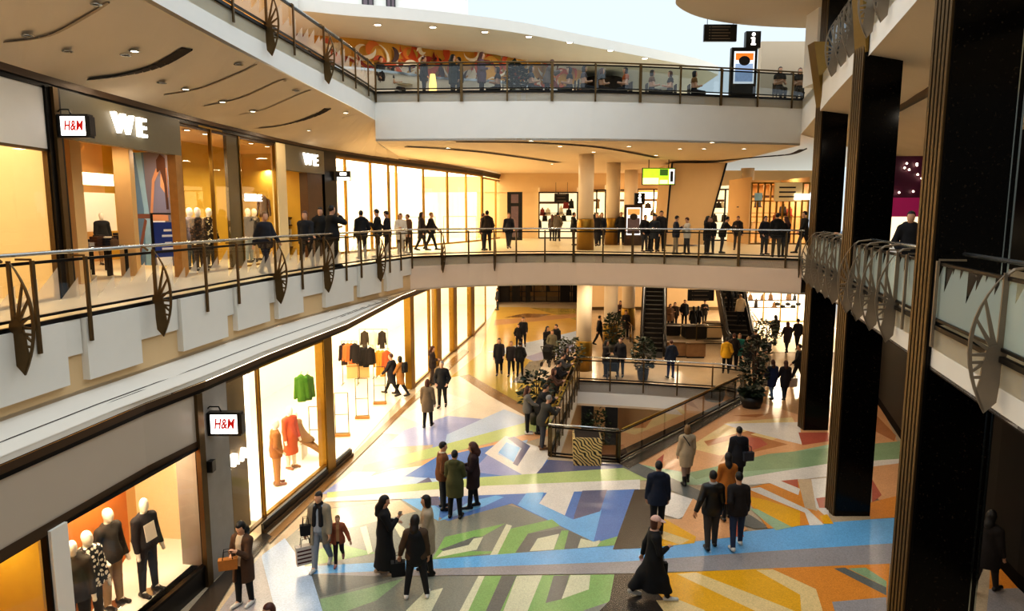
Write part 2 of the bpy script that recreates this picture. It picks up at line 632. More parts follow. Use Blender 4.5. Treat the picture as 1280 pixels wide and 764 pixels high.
def hand_mesh(J, H, n, curl=0.6):
    """A palm with four unequal bent fingers and a thumb that leaves the palm's side."""
    sgn = 1 if n == 'r' else -1
    w, d = J['wri' + n], J['dir' + n] / np.linalg.norm(J['dir' + n])
    side = np.cross(d, (0, 0, 1.0))
    if np.linalg.norm(side) < 0.35:
        side = np.array((0, 1.0, 0)) - d * d[1]
    side /= np.linalg.norm(side)
    nrm = np.cross(side, d)
    inw = np.array((-sgn, 0.2, 0.0))
    if nrm @ inw < 0:
        nrm = -nrm
    k = H / 1.72
    L = lambda a, b, c: w + (d * a + side * b + nrm * c) * k
    def f(p):
        ds = [cone(p, L(0.0, 0, 0), L(0.03, 0, 0), 0.022 * k, 0.02 * k)]
        ds += [cone(p, L(0.02, b * 0.6, 0), L(0.082, b, 0), 0.015 * k, 0.0125 * k) for b in (-0.026, -0.009, 0.009, 0.026)]
        o = uni(ds, 0.016 * k)
        for b, l in ((-0.03, 0.068), (-0.01, 0.08), (0.011, 0.074), (0.031, 0.056)):
            c = curl
            p0 = L(0.084, b, 0)
            p1 = L(0.084 + l * 0.45 * math.cos(c * 0.5), b * 1.06, l * 0.45 * math.sin(c * 0.5))
            p2 = p1 + (d * math.cos(c * 1.3) + nrm * math.sin(c * 1.3)) * l * 0.55 * k
            o = smin(o, np.minimum(cone(p, p0, p1, 0.0098 * k, 0.0088 * k), cone(p, p1, p2, 0.0088 * k, 0.0072 * k)), 0.006 * k)
        t0, t1 = L(0.028, -0.024, 0.006), L(0.062, -0.05, 0.018)
        t2 = L(0.09, -0.056, 0.028)
        o = smin(o, np.minimum(cone(p, t0, t1, 0.0135 * k, 0.0105 * k), cone(p, t1, t2, 0.0105 * k, 0.0085 * k)), 0.009 * k)
        return o
    c = L(0.08, 0, 0.01)
    return nets(f, c - 0.13 * k, c + 0.13 * k, 0.0062 * k)

def f_legs(J, H, loose=1.0, top=0.0, hem=None, flare=0.0):
    def f(p):
        w = H * loose
        ds = [cone(p, J['pel'] + np.array((0, -0.004 * H, 0.0)), J['waist'] - np.array((0, 0, 0.03 * H)), 0.079 * H, 0.07 * H)]
        for n in 'rl':
            ds += [smin(cone(p, J['hip' + n], J['knee' + n], 0.058 * w, 0.041 * w), cone(p, J['knee' + n], J['ank' + n], 0.041 * w, 0.03 * w + flare), 0.01 * H)]
        d = smin(ds[0], np.minimum(ds[1], ds[2]), 0.03 * H)
        d = np.maximum(d, p[..., 2] - (J['waist'][2] + top))
        for n in 'rl':
            a = J['ank' + n]; ax = (J['knee' + n] - a) / np.linalg.norm(J['knee' + n] - a)
            cut = _dot(p - a.astype(np.float32), -ax) - 0.024 * H
            near = np.sqrt(((p - a.astype(np.float32)) ** 2).sum(-1)) < 0.09 * H
            d = np.where(near, np.maximum(d, cut), d)
        return d
    return f

def f_top(J, H, hem, puff=1.0, sleeve=1.0, flare=0.0, hood=False, collar=0.0, openw=None, vneck=0.02, fat=1.0):
    """Jacket or coat: hem is a height in metres; flare widens the skirt of a long coat; openw leaves the front open."""
    def f(p):
        w = H * puff
        ds = [cone(p, J['pel'] + np.array((0, 0, 0.02 * H)), J['waist'], 0.083 * w * fat, 0.075 * w * fat), cone(p, J['waist'], J['chest'], 0.077 * w * fat, 0.083 * w),
              cone(p, J['shr'] + (J['shl'] - J['shr']) * 0.06, J['shl'] - (J['shl'] - J['shr']) * 0.06, 0.045 * w, 0.045 * w)]
        for n in 'rl':
            ds.append(cone(p, J['sh' + n] * 0.75 + J['neck'] * 0.25, J['neck'] - np.array((0, 0, 0.012 * H)), 0.036 * w, 0.04 * w))
        d = uni(ds, 0.045 * H)
        if hem < J['pel'][2]:
            lo = np.array((J['pel'][0], J['pel'][1], hem))
            mid = (J['kneer'] + J['kneel']) * 0.5
            lo[1] = J['pel'][1] + (mid[1] - J['pel'][1]) * 0.6
            sk = cone(p, J['pel'] + np.array((0, 0, 0.02 * H)), lo, 0.088 * w * fat, 0.088 * w + flare)
            for n in 'rl':
                k = J['knee' + n]; t = J['hip' + n]
                sk = smin(sk, cone(p, t, k, 0.068 * w, 0.052 * w + flare * 0.5), 0.06 * H)
                if hem < k[2]:
                    e = k + (J['ank' + n] - k) * min(1, (k[2] - hem) / max(k[2] - J['ank' + n][2], 1e-3))
                    sk = smin(sk, cone(p, k, e, 0.052 * w + flare * 0.5, 0.05 * w + flare * 0.8), 0.06 * H)
            d = smin(d, sk, 0.05 * H)
        for n in 'rl':
            ew = J['elb' + n] + (J['wri' + n] - J['elb' + n]) * sleeve
            arm = smin(cone(p, J['sh' + n], J['elb' + n], 0.044 * w, 0.036 * w), cone(p, J['elb' + n], ew, 0.036 * w, 0.027 * w), 0.012 * H)
            e = ew.astype(np.float32)
            arm = np.maximum(arm, _dot(p - e, J['dir' + n]) - 0.004)
            d = smin(d, arm, 0.022 * H)
        if hood:
            hp = J['neck'] + np.array((0, -0.045 * H, 0.012 * H))
            d = smin(d, cone(p, hp + np.array((-0.04 * H, 0, 0)), hp + np.array((0.04 * H, 0, 0)), 0.034 * H, 0.034 * H), 0.03 * H)
            d = smin(d, cone(p, hp + np.array((-0.055 * H, 0.02 * H, 0)), hp + np.array((0.055 * H, 0.02 * H, 0)), 0.024 * H, 0.024 * H), 0.03 * H)
        if collar:
            d = smin(d, cone(p, J['neck'] - np.array((0, 0, 0.01 * H)), J['neck'] + np.array((0, 0.004 * H, collar)), 0.047 * H, 0.043 * H), 0.03 * H)
        topz = J['neck'][2] + max(vneck * H, collar) + (0.045 * H if hood else 0)
        d = np.maximum(d, p[..., 2] - topz)
        d = np.maximum(d, hem - p[..., 2])
        if openw:
            xx = np.abs(p[..., 0] - J['pel'][0]); yy = p[..., 1] - (J['pel'][1] + 0.012 * H)
            gap = np.maximum(xx - openw * H, -yy)
            d = np.maximum(d, -gap)
        return d
    return f

def f_hair(J, H, style, big=1.0):
    def f(p):
        q = headspace(J, p) / H
        cap = ell(q, (0, -0.008, 0.022), (0.049 * big, 0.06 * big, 0.061 * big))
        face = np.maximum(0.014 - q[..., 1] - np.clip(-0.01 - q[..., 2], 0, 0.02), q[..., 2] - 0.043)
        d = np.maximum(cap, -face)
        if style in ('short', 'crop'):
            d = np.maximum(d, (-0.028 if style == 'short' else -0.012) - q[..., 2])
        elif style == 'bun':
            d = np.maximum(d, -0.035 - q[..., 2])
            d = smin(d, ell(q, (0, -0.056, 0.045), (0.024, 0.024, 0.024)), 0.012)
        elif style == 'bob':
            s = ell(q, (0, -0.018, -0.03), (0.056 * big, 0.046, 0.066))
            s = np.maximum(s, np.where(q[..., 1] > 0.014, 0.03 - np.abs(q[..., 0]), -1.0))
            d = smin(d, np.maximum(s, -0.085 - q[..., 2]), 0.02)
        elif style in ('long', 'curly'):
            wd = 0.05 if style == 'long' else 0.068
            s = cone(q, (0, -0.02, 0.0), (0, -0.046, -0.09), wd, wd * 0.9)
            s = smin(s, cone(q, (0, -0.046, -0.09), (0, -0.05, -0.175 if style == 'long' else -0.12), wd * 0.95, 0.034), 0.03)
            s = np.maximum(s, np.where(q[..., 1] > 0.008, 0.034 - np.abs(q[..., 0]), -1.0))
            s = np.maximum(s, q[..., 1] - 0.03)
            if style == 'curly':
                s = s + 0.006 * np.sin(q[..., 0] * 260) * np.sin(q[..., 2] * 230) + 0.004 * np.sin(q[..., 1] * 300)
            d = smin(d, s, 0.025)
        elif style == 'tail':
            d = np.maximum(d, -0.035 - q[..., 2])
            d = smin(d, cone(q, (0, -0.06, 0.03), (0, -0.08, -0.08), 0.02, 0.012), 0.015)
        return d * H
    return f

def f_shoe(J, H, n, sole=0.012, boot=0.0):
    def f(p):
        a, t, h = J['ank' + n], J['toe' + n], J['heel' + n]
        dz = np.array((0, 0, 0.006 * H))
        d = smin(cone(p, h + dz, t + dz, 0.026 * H, 0.022 * H), cone(p, a, (h + t) * 0.5 + dz, 0.027 * H, 0.024 * H), 0.02 * H)
        if boot:
            k = J['knee' + n]
            d = smin(d, cone(p, a, a + (k - a) * boot, 0.03 * H, 0.039 * H), 0.015 * H)
        else:
            d = np.maximum(d, p[..., 2] - (a[2] + 0.012 * H))
        return np.maximum(d, (min(h[2], t[2]) - sole * H) - p[..., 2])
    return f

SKIN = mat('skin_light', '#c99a7c', 0.55, var=0.06)
SKIN2 = mat('skin_tan', '#a8744f', 0.55, var=0.06)
EYE = mat('eye_dark', '#1a120e', 0.25)
LIP = mat('lip_rose', '#9c5a50', 0.5)
MESHN = [0]

def cloth(hexc, rough=0.85):
    return mat('cloth_' + hexc.strip('#'), hexc, rough, var=0.16, scale=22, bump=0.25)

def leather(hexc):
    return mat('leather_' + hexc.strip('#'), hexc, 0.4, var=0.12, scale=30, bump=0.15)

def hairm(hexc):
    return mat('hair_' + hexc.strip('#'), hexc, 0.55, var=0.25, scale=40, bump=0.3)

def clothing_meshes(H, pose, wear, detail, res):
    """Builds every mesh of one figure: list of (part name, mesh data)."""
    J = skeleton(H, **pose)
    pts = np.array([v for k, v in J.items() if k != 'hd' and not k.startswith('dir')])
    lo, hi = pts.min(0) - 0.17, pts.max(0) + np.array((0.17, 0.17, 0.2))
    lo[2] = -0.02
    out = []
    V, F = nets(f_body(J, H, detail, wear.get('girth', 1.0)), lo, hi, res)
    parts = [(V, F, 0)]
    if detail:
        for n in 'rl':
            hv, hf = hand_mesh(J, H, n, wear.get('curl', 0.7))
            parts.append((hv, hf, 0))
        for s in (-1, 1):
            c = headpoint(J, (s * 0.0185 * H, 0.0445 * H, 0.004 * H))
            v, q = nets(lambda p: ell(p, c, (0.0075 * H, 0.006 * H, 0.0045 * H)), c - 0.02, c + 0.02, 0.003)
            parts.append((v, q, 1))
        c = headpoint(J, (0, 0.049 * H, -0.031 * H))
        v, q = nets(lambda p: ell(p, c, (0.012 * H, 0.006 * H, 0.004 * H)), c - 0.03, c + 0.03, 0.004)
        parts.append((v, q, 2))
    out.append(('body', mesh_from('body', parts, [wear.get('skin', SKIN), EYE, LIP])))
    if wear.get('hair'):
        st, cm = wear['hair']
        h0 = J['head']
        v, q = nets(f_hair(J, H, st, wear.get('big', 1.0)), h0 - np.array((0.2, 0.22, 0.42)) * H / 1.7, h0 + np.array((0.2, 0.2, 0.18)) * H / 1.7, min(res, 0.016))
        out.append(('hair', mesh_from('hair', [(v, q, 0)], [cm])))
    if wear.get('legs'):
        v, q = nets(f_legs(J, H, wear.get('loose', 1.0), -0.02 * H), lo, np.array((hi[0], hi[1], J['chest'][2])), res)
        out.append((wear.get('legs_name', 'trousers'), mesh_from('trousers', [(v, q, 0)], [wear['legs']])))
    if wear.get('inner'):
        v, q = nets(f_top(J, H, J['pel'][2] - 0.02 * H, 0.93, sleeve=0.3, vneck=0.016), lo, hi, res)
        out.append(('sweater', mesh_from('sweater', [(v, q, 0)], [wear['inner']])))
    if wear.get('top'):
        kw = dict(wear.get('cut', {}))
        hem = kw.pop('hem', 0.47) * H
        v, q = nets(f_top(J, H, hem, **kw), lo - np.array((0.06, 0.06, 0)), hi + np.array((0.06, 0.06, 0)), res)
        out.append((wear.get('top_name', 'jacket'), mesh_from('jacket', [(v, q, 0)], [wear['top']])))
    if wear.get('vest'):
        v, q = nets(lambda p: uni([cone(p, J['pel'] + np.array((0, 0, -0.03 * H)), J['waist'], 0.112 * H, 0.106 * H), cone(p, J['waist'], J['chest'] + np.array((0, 0, 0.02 * H)), 0.106 * H, 0.104 * H)], 0.04 * H), lo, hi, res)
        out.append(('vest', mesh_from('vest', [(v, q, 0)], [wear['vest']])))
    if wear.get('collar'):
        nk = J['neck']
        v, q = nets(lambda p: np.maximum(cone(p, nk + np.array((0, 0.0, -0.01 * H)), nk + np.array((0, 0.004 * H, 0.022 * H)), 0.055 * H, 0.05 * H), p[..., 2] - nk[2] - 0.035 * H), nk - 0.13, nk + 0.13, min(res, 0.015))
        out.append(('collar', mesh_from('collar', [(v, q, 0)], [wear['collar']])))
    if wear.get('scarf'):
        nk = J['neck']
        def fs(p):
            d = cone(p, nk + np.array((0, 0, -0.015 * H)), nk + np.array((0, 0.006 * H, 0.018 * H)), 0.058 * H, 0.052 * H)
            for s in (-1, 1):
                d = smin(d, cone(p, nk + np.array((s * 0.035 * H, 0.06 * H, -0.02 * H)), J['waist'] + np.array((s * 0.045 * H, 0.075 * H, -0.02 * H)), 0.026 * H, 0.03 * H), 0.02 * H)
            return d
        v, q = nets(fs, nk - np.array((0.2, 0.2, 0.5)), nk + 0.18, min(res, 0.015))
        out.append(('scarf', mesh_from('scarf', [(v, q, 0)], [wear['scarf']])))
    if wear.get('cap'):
        def fc(p):
            q = headspace(J, p) / H
            d = np.maximum(ell(q, (0, -0.006, 0.03), (0.052, 0.064, 0.06)), 0.034 - q[..., 2])
            if wear.get('brim', True):
                b = np.maximum(ell(q, (0, 0.06, 0.034), (0.042, 0.05, 0.05)), np.abs(q[..., 2] - 0.037 + (q[..., 1] - 0.05) * 0.25) - 0.005)
                d = np.minimum(d, b)
            return d * H
        v, q = nets(fc, J['head'] - 0.22, J['head'] + 0.25, 0.01)
        out.append(('cap', mesh_from('cap', [(v, q, 0)], [wear['cap']])))
    for n in 'rl':
        b = wear.get('boot', 0.0)
        a = J['ank' + n]
        v, q = nets(f_shoe(J, H, n, boot=b), np.minimum(np.minimum(a, J['heel' + n]), J['toe' + n]) - np.array((0.1, 0.1, 0.06)), np.maximum(np.maximum(a, J['toe' + n]), J['heel' + n]) + np.array((0.1, 0.1, 0.09 + b * 0.45)), min(res, 0.014))
        out.append(('boot' if b else 'shoe', mesh_from('shoe', [(v, q, 0)], [wear.get('shoes') or leather('#15110f')])))
    if wear.get('bag_strap'):
        a, b_ = J['shl'] + np.array((0.02, 0.0, 0.05 * H)), J['pel'] + np.array((0.11 * H, 0, 0.02))
        pts = []
        for t in np.linspace(0, 1, 9):
            q = a + (b_ - a) * t
            pts.append(q + np.array((0, -(0.088 * H) * math.sin(math.pi * min(1, t + 0.15)) - 0.012, 0)))
        mb = MB(); mb.tube(pts, 0.012, 6)
        o = mb.build('bag_strap', wear['bag_strap']); me = o.data; bpy.data.objects.remove(o)
        out.append(('bag_strap', me))
    return J, out

def person(label, loc, face, H=1.7, pose=None, wear=None, group=None, detail=True, res=0.0135, name='person'):
    J, parts = clothing_meshes(H, pose or {}, wear or {}, detail, res)
    r = thing(name, label, 'person' if name == 'person' else name, loc, -math.radians(face), group)
    for pn, me in parts:
        o = bpy.data.objects.new(pn, me); COL.objects.link(o); o.parent = r
    r['face'] = face
    return r, J

def world_joint(r, J, k):
    a = r.rotation_euler[2]
    v = rotz(J[k], a)
    return Vector((r.location[0] + v[0], r.location[1] + v[1], r.location[2] + v[2]))
# ---------------------------------------------------------------- palette
mat('plaster_white', '#e8e4dc', 0.7, var=0.03, scale=2)
mat('plaster_cream', '#d9b98c', 0.75, var=0.04, scale=2)
mat('soffit', '#cfbda6', 0.8, var=0.03, scale=1.5)
mat('soffit_warm', '#d6c0a2', 0.8, var=0.03, scale=1.5)
mat('panel_white', '#e2dbcf', 0.55, var=0.03, scale=3)
mat('band_grey', '#b9aa98', 0.35, var=0.03, scale=2)
mat('dark_metal', '#17120e', 0.35, 0.6)
mat('bronze', '#645033', 0.42, 0.75, var=0.12, scale=12)
mat('gold', '#8a6a28', 0.34, 0.8, var=0.1, scale=10)
mat('gold_fin', '#7d5f1e', 0.45, 0.4, var=0.12, scale=10)
mat('taupe_metal', '#8a7b68', 0.4, 0.5, var=0.08, scale=10)
mat('steel', '#b9bcbc', 0.25, 0.9)
mat('chrome', '#cfe0e6', 0.12, 1.0)
mat('black_plastic', '#0b0a0a', 0.35)
mat('brown_lintel', '#4a3520', 0.4, 0.3)
mat('wood_oak', '#a8763a', 0.5, var=0.25, scale=5)
mat('wood_dark', '#4a2d16', 0.5, var=0.25, scale=5)
mat('stone_grey', '#8d857c', 0.5, var=0.18, scale=3)
mat('cream_floor', '#e8d9b8', 0.3, var=0.04)
mat('shop_cream', '#e9d2a4', 0.8, var=0.05, scale=1.5)
mat('shop_orange', '#c9772e', 0.8, var=0.15, scale=1.2)
mat('shop_tan', '#d9b27a', 0.8, var=0.06, scale=1.2)
mat('shop_yellow', '#c8a440', 0.7, var=0.12, scale=1.5)
mat('shop_white', '#f6f0e4', 0.8)
mat('mannequin', '#f0e8d6', 0.4)
mat('glow_warm', '#ffd9a0', 0.6, emit=3.0, emit_color=(1.0, 0.78, 0.5))
mat('glow_soft', '#ffe6bd', 0.6, emit=1.3, emit_color=(1.0, 0.8, 0.52))
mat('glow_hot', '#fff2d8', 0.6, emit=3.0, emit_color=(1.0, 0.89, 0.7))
mat('glow_spot', '#fff4dd', 0.6, emit=9.0, emit_color=(1.0, 0.88, 0.65))
mat('glow_white', '#ffffff', 0.5, emit=2.2, emit_color=(1.0, 0.97, 0.92))
mat('glow_letter', '#ffffff', 0.5, emit=3.0, emit_color=(1.0, 0.95, 0.85))
mat('sign_red', '#b5201a', 0.5, emit=0.6)
mat('slot_dark', '#2c1d10', 0.9)
mat('column_white', '#e2cfb4', 0.45, var=0.04, scale=2)
mat('leaf_dark', '#1d2a14', 0.5, var=0.4, scale=20)
mat('pot_dark', '#191511', 0.5, var=0.1)
mat('marble_brown', '#7d5f42', 0.25, var=0.3, scale=4)
mat('step_dark', '#2a2520', 0.5, 0.5)
granite('granite_black')
glass('glass_clear')
glass('glass_shop', (0.98, 0.97, 0.93), 0.04)
glass('glass_frost', (0.97, 0.96, 0.92), 0.05, 0.42, 0.5, (0.75, 0.72, 0.64))
glass('glass_green', (0.78, 0.9, 0.86), 0.06, 0.3, 0.7, (0.66, 0.76, 0.72), 0.45)
glass('glass_upper', (0.5, 0.55, 0.56), 0.12)

# ---------------------------------------------------------------- plan lines
def on_line(line, px, py):
    """Where the vertical plane through a picture column meets a plan polyline."""
    a, b, _ = _ray(px, py)
    k = a / b
    for i in range(len(line) - 1):
        p, q = line[i], line[i + 1]
        f0, f1 = p[0] - k * p[1], q[0] - k * q[1]
        if f0 == f1: continue
        t = f0 / (f0 - f1)
        if -1e-6 <= t <= 1 + 1e-6 and p[1] + (q[1] - p[1]) * t > 0.5:
            return (p[0] + (q[0] - p[0]) * t, p[1] + (q[1] - p[1]) * t)
    return line[-1] if abs(line[-1][0] - k * line[-1][1]) < abs(line[0][0] - k * line[0][1]) else line[0]

EL = smooth_line([(-8.0, 0.0), (-7.75, 5.0), (-7.42, 9.75), (-7.0, 13.0), (-6.46, 17.14), (-5.87, 20.0), (-5.09, 22.84), (-3.99, 26.62)], 3)
BR = smooth_line([(-3.99, 26.62), (-2.27, 27.75), (0.0, 28.5), (2.69, 28.6), (5.83, 27.8), (8.11, 26.75), (10.75, 25.25)], 4)
ER = [(10.75, 25.25), (9.46, 20.85), (8.19, 16.4), (7.31, 13.3), (6.52, 10.5), (5.63, 7.35), (4.7, 4.0), (3.6, 0.0)]
EU = smooth_line([(-6.9, 0.0), (-6.75, 6.0), (-6.5, 12.0), (-6.29, 15.24), (-6.11, 17.03), (-5.91, 18.78), (-5.68, 20.96), (-5.37, 23.73), (-5.17, 26.49)], 3)
BU = smooth_line([(-5.17, 26.49), (-2.41, 26.3), (0.0, 26.2), (2.99, 26.3), (6.09, 26.8), (8.71, 27.4), (11.6, 28.1)], 4)
RU = [(11.6, 28.1), (10.9, 25.6), (9.5, 21.0), (8.25, 16.6), (7.31, 13.3), (6.52, 10.5), (5.63, 7.35), (4.7, 4.0), (3.6, 0.0)]
SG = [(-7.6, 2.0), (-6.85, 8.5), (-6.5, 11.6), (-6.17, 13.2), (-5.85, 15.8), (-5.06, 20.35), (-4.55, 27.4), (-3.5, 34.78), (-2.15, 43.91), (-1.62, 48.7), (-1.2, 56.0)]
SU = smooth_line([(-8.9, 2.0), (-9.0, 8.0), (-9.08, 12.5), (-9.1, 14.0), (-9.0, 16.2), (-8.85, 19.1), (-8.5, 22.5), (-8.0, 26.0), (-7.1, 29.5), (-5.6, 33.5), (-3.6, 38.5), (-1.9, 43.0), (-0.5, 49.0)], 2)

# ---------------------------------------------------------------- ground floor with its coloured terrazzo
F_COL = {'base': '#b9a58a', 'beige': '#cdb290', 'pale': '#d6c8b4', 'white': '#dcd2c6', 'lilac': '#8f96bd', 'blue': '#5479b4', 'sky': '#6fabd8', 'ice': '#aebfd4',
         'grey': '#9a9494', 'dgrey': '#6c6d68', 'slate': '#62637d', 'black': '#39312a', 'green': '#86ab66', 'lgreen': '#b3bf7d', 'mint': '#9db592', 'jade': '#8fa57e', 'cream': '#d3cfae', 'stone': '#84857a',
         'yellow': '#e3a722', 'orange': '#d98c3a', 'peach': '#d9a273', 'rose': '#b5604c', 'brown': '#7c5a34', 'olive': '#a8924a', 'ochre': '#c9a352', 'sand': '#e3c48a', 'rust': '#b5784c', 'tan': '#b48a5e'}
for k, v in F_COL.items():
    terrazzo('floor_' + k, v, 0.17 if k in ('base', 'beige', 'olive', 'ochre', 'tan') else 0.24)
FK = list(F_COL)
fl = MB()
void = [(1.15, 20.42), (3.23, 19.87), (5.82, 22.85), (9.26, 26.95), (9.8, 27.9), (9.07, 28.6), (6.01, 29.5), (2.97, 30.16)]
fl.prism([(-16, -2), (30, -2), (30, 75), (-16, 75)], -0.5, 0.0, FK.index('base'), holes=[void])
LAYER = [0]

def patch(c, pts, z=None):
    LAYER[0] += 1
    h = 0.0008 * LAYER[0] ** 0.5 if z is None else z
    h = 0.0006 + 0.00022 * LAYER[0]
    g = [at_z(x, y, 0.0) for x, y in pts]
    tr = tessellate_polygon([[Vector((p[0], p[1], 0)) for p in g]])
    for t in tr:
        a, q, r = (g[i] for i in t)
        if (q[0] - a[0]) * (r[1] - a[1]) - (q[1] - a[1]) * (r[0] - a[0]) < 0:
            t = t[::-1]
        fl.poly([(g[i][0], g[i][1], h) for i in t], FK.index(c))

# far half of the hall, behind the grey-green band
patch('olive', [(560, 474), (602, 440), (618, 384), (720, 386), (720, 470), (690, 520), (655, 516), (610, 492)])
patch('ochre', [(600, 445), (618, 384), (660, 384), (720, 400), (720, 420), (640, 440)])
patch('tan', [(618, 400), (720, 392), (720, 397), (617, 407)])
patch('brown', [(630, 397), (655, 392), (690, 393), (672, 397)])
patch('ice', [(610, 440), (720, 414), (720, 436), (655, 446)])
patch('pale', [(648, 474), (700, 436), (722, 442), (690, 476)])
patch('lilac', [(655, 447), (715, 428), (720, 440), (668, 452)])
patch('dgrey', [(640, 478), (662, 452), (682, 450), (664, 480)])
patch('brown', [(566, 472), (586, 468), (660, 510), (658, 521), (600, 490)])
patch('pale', [(544, 476), (574, 470), (612, 495), (660, 522), (560, 548), (480, 542), (470, 540)])
patch('lilac', [(505, 538), (560, 520), (625, 526), (545, 556), (480, 560)])
patch('ice', [(548, 548), (630, 512), (657, 522), (655, 530), (560, 556)])
patch('white', [(500, 520), (560, 492), (590, 502), (530, 532)])
patch('lilac', [(540, 560), (553, 527), (562, 528), (556, 556)])
patch('lgreen', [(455, 582), (540, 560), (655, 529), (690, 524), (688, 535), (560, 567), (450, 596)])
patch('peach', [(440, 600), (560, 568), (688, 536), (686, 545), (580, 574), (600, 592)])
patch('white', [(436, 603), (500, 586), (548, 580), (500, 611), (440, 612)])
patch('lilac', [(402, 618), (440, 590), (470, 590), (438, 616)])
patch('ice', [(500, 606), (540, 586), (600, 600), (560, 606)])
patch('blue', [(505, 596), (545, 572), (640, 552), (690, 578), (650, 596), (600, 602)])
patch('lilac', [(590, 590), (612, 566), (690, 590), (645, 597)])
patch('slate', [(514, 608), (536, 597), (541, 604), (532, 608)])
patch('white', [(606, 567), (632, 545), (690, 565), (672, 593), (655, 595)])
patch('ice', [(622, 568), (634, 555), (660, 550), (645, 580)])
patch('slate', [(634, 548), (643, 546), (663, 558), (647, 583), (641, 580), (652, 561)])
patch('sky', [(623, 566), (633, 553), (650, 560), (642, 578)])
patch('slate', [(668, 595), (686, 575), (790, 582), (800, 588), (680, 596)])
# right of the opening: sand, peach and rust
patch('peach', [(790, 582), (930, 500), (1000, 500), (1100, 505), (1125, 560), (1125, 575), (860, 590)])
patch('tan', [(935, 498), (958, 470), (1000, 470), (1002, 520)])
patch('sand', [(860, 560), (910, 528), (990, 522), (1000, 540), (900, 570)])
patch('rust', [(880, 552), (960, 533), (962, 537), (885, 558)])
patch('white', [(905, 530), (1000, 528), (1002, 556), (985, 552), (915, 534)])
patch('rust', [(915, 520), (965, 517), (945, 522)])
patch('rust', [(900, 578), (925, 540), (985, 556), (940, 566)])
patch('rose', [(920, 566), (932, 546), (950, 548), (960, 556), (935, 566)])
patch('rose', [(998, 541), (1036, 541), (1036, 552), (1003, 557)])
patch('rose', [(820, 576), (830, 568), (828, 580)])
patch('rust', [(1096, 520), (1120, 545), (1118, 552), (1095, 540)])
# mint band across the hall
patch('lgreen', [(409, 616), (602, 597), (800, 584), (850, 600), (800, 601), (602, 608), (409, 623)])
patch('mint', [(795, 580), (860, 592), (1036, 556), (1036, 580), (870, 607), (830, 604)])
patch('jade', [(860, 592), (960, 568), (1125, 552), (1125, 576), (1036, 582), (900, 592), (870, 600)])
patch('white', [(407, 623), (602, 608), (800, 600), (800, 614), (647, 620), (510, 624), (404, 628)])
patch('white', [(870, 607), (1036, 580), (1125, 574), (1125, 596), (1036, 596), (930, 608)])
# middle left: stone, green and blue figures
patch('stone', [(340, 690), (400, 637), (500, 625), (610, 625), (760, 665), (700, 690), (540, 702), (336, 716)])
patch('beige', [(372, 664), (400, 638), (500, 626), (520, 640), (440, 660)])
patch('blue', [(508, 628), (545, 622), (798, 612), (776, 674), (742, 678), (640, 630), (560, 652)])
patch('sky', [(502, 625), (530, 623), (550, 637), (548, 652)])
patch('slate', [(525, 622), (548, 621), (552, 632), (534, 633)])
patch('sky', [(586, 628), (620, 620), (630, 622), (604, 634), (562, 648), (548, 652)])
patch('sky', [(647, 632), (658, 617), (680, 616), (674, 630), (716, 650), (752, 638), (742, 678)])
patch('white', [(674, 630), (684, 616), (718, 614), (706, 645)])
patch('slate', [(718, 644), (728, 614), (759, 613), (750, 640), (717, 650)])
patch('green', [(330, 712), (420, 680), (470, 692), (400, 706)])
patch('cream', [(450, 660), (458, 658), (466, 690), (460, 694)])
patch('cream', [(485, 646), (505, 660), (515, 680), (500, 672)])
patch('green', [(540, 700), (556, 672), (632, 655), (570, 690), (640, 690)])
patch('dgrey', [(550, 688), (592, 672), (603, 672), (598, 686), (560, 692)])
patch('cream', [(545, 698), (553, 690), (586, 682), (592, 674), (604, 672), (596, 688)])
patch('green', [(612, 695), (637, 662), (690, 650), (700, 658), (660, 668), (650, 693)])
patch('cream', [(612, 696), (633, 656), (640, 658), (622, 694)])
patch('dgrey', [(644, 692), (660, 668), (700, 662), (706, 664), (672, 690)])
patch('cream', [(662, 690), (672, 674), (699, 668), (692, 688)])
patch('green', [(692, 688), (702, 664), (712, 664), (707, 688)])
patch('dgrey', [(705, 688), (711, 664), (728, 672), (722, 686)])
patch('cream', [(722, 686), (726, 674), (742, 678), (750, 676), (748, 684)])
patch('green', [(746, 684), (752, 677), (780, 669), (778, 682)])
# long sky-blue and grey band
patch('sky', [(330, 712), (545, 700), (780, 682), (1036, 654), (1118, 648), (1118, 680), (960, 690), (780, 703), (540, 714), (330, 722)])
patch('grey', [(335, 721), (540, 712), (780, 703), (960, 690), (1118, 680), (1116, 706), (960, 712), (780, 718), (500, 721), (380, 722)])
# near field, left of the dark strip
patch('stone', [(390, 722), (770, 720), (764, 742), (744, 790), (400, 790)])
patch('dgrey', [(385, 720), (392, 719), (500, 722), (400, 748)])
patch('jade', [(400, 750), (460, 736), (505, 724), (470, 752), (405, 775)])
patch('cream', [(508, 764), (530, 742), (554, 736), (540, 764), (520, 795), (490, 795)])
patch('green', [(576, 768), (607, 721), (780, 719), (766, 752), (730, 764), (700, 795), (540, 795)])
patch('cream', [(574, 766), (598, 721), (606, 721), (585, 766), (570, 795), (556, 795)])
patch('dgrey', [(606, 768), (627, 721), (646, 721), (624, 768), (610, 795), (590, 795)])
patch('cream', [(628, 768), (646, 721), (678, 720), (660, 764), (648, 795), (612, 795)])
patch('dgrey', [(682, 755), (692, 721), (712, 720), (703, 750)])
patch('cream', [(702, 750), (713, 720), (738, 720), (736, 738)])
# dark strip and diagonal
patch('black', [(793, 613), (826, 612), (812, 686), (766, 688)])
patch('black', [(768, 719), (806, 719), (846, 762), (870, 795), (720, 795), (762, 752)])
patch('dgrey', [(776, 584), (796, 579), (870, 612), (940, 646), (962, 661), (944, 662), (922, 656), (868, 628)])
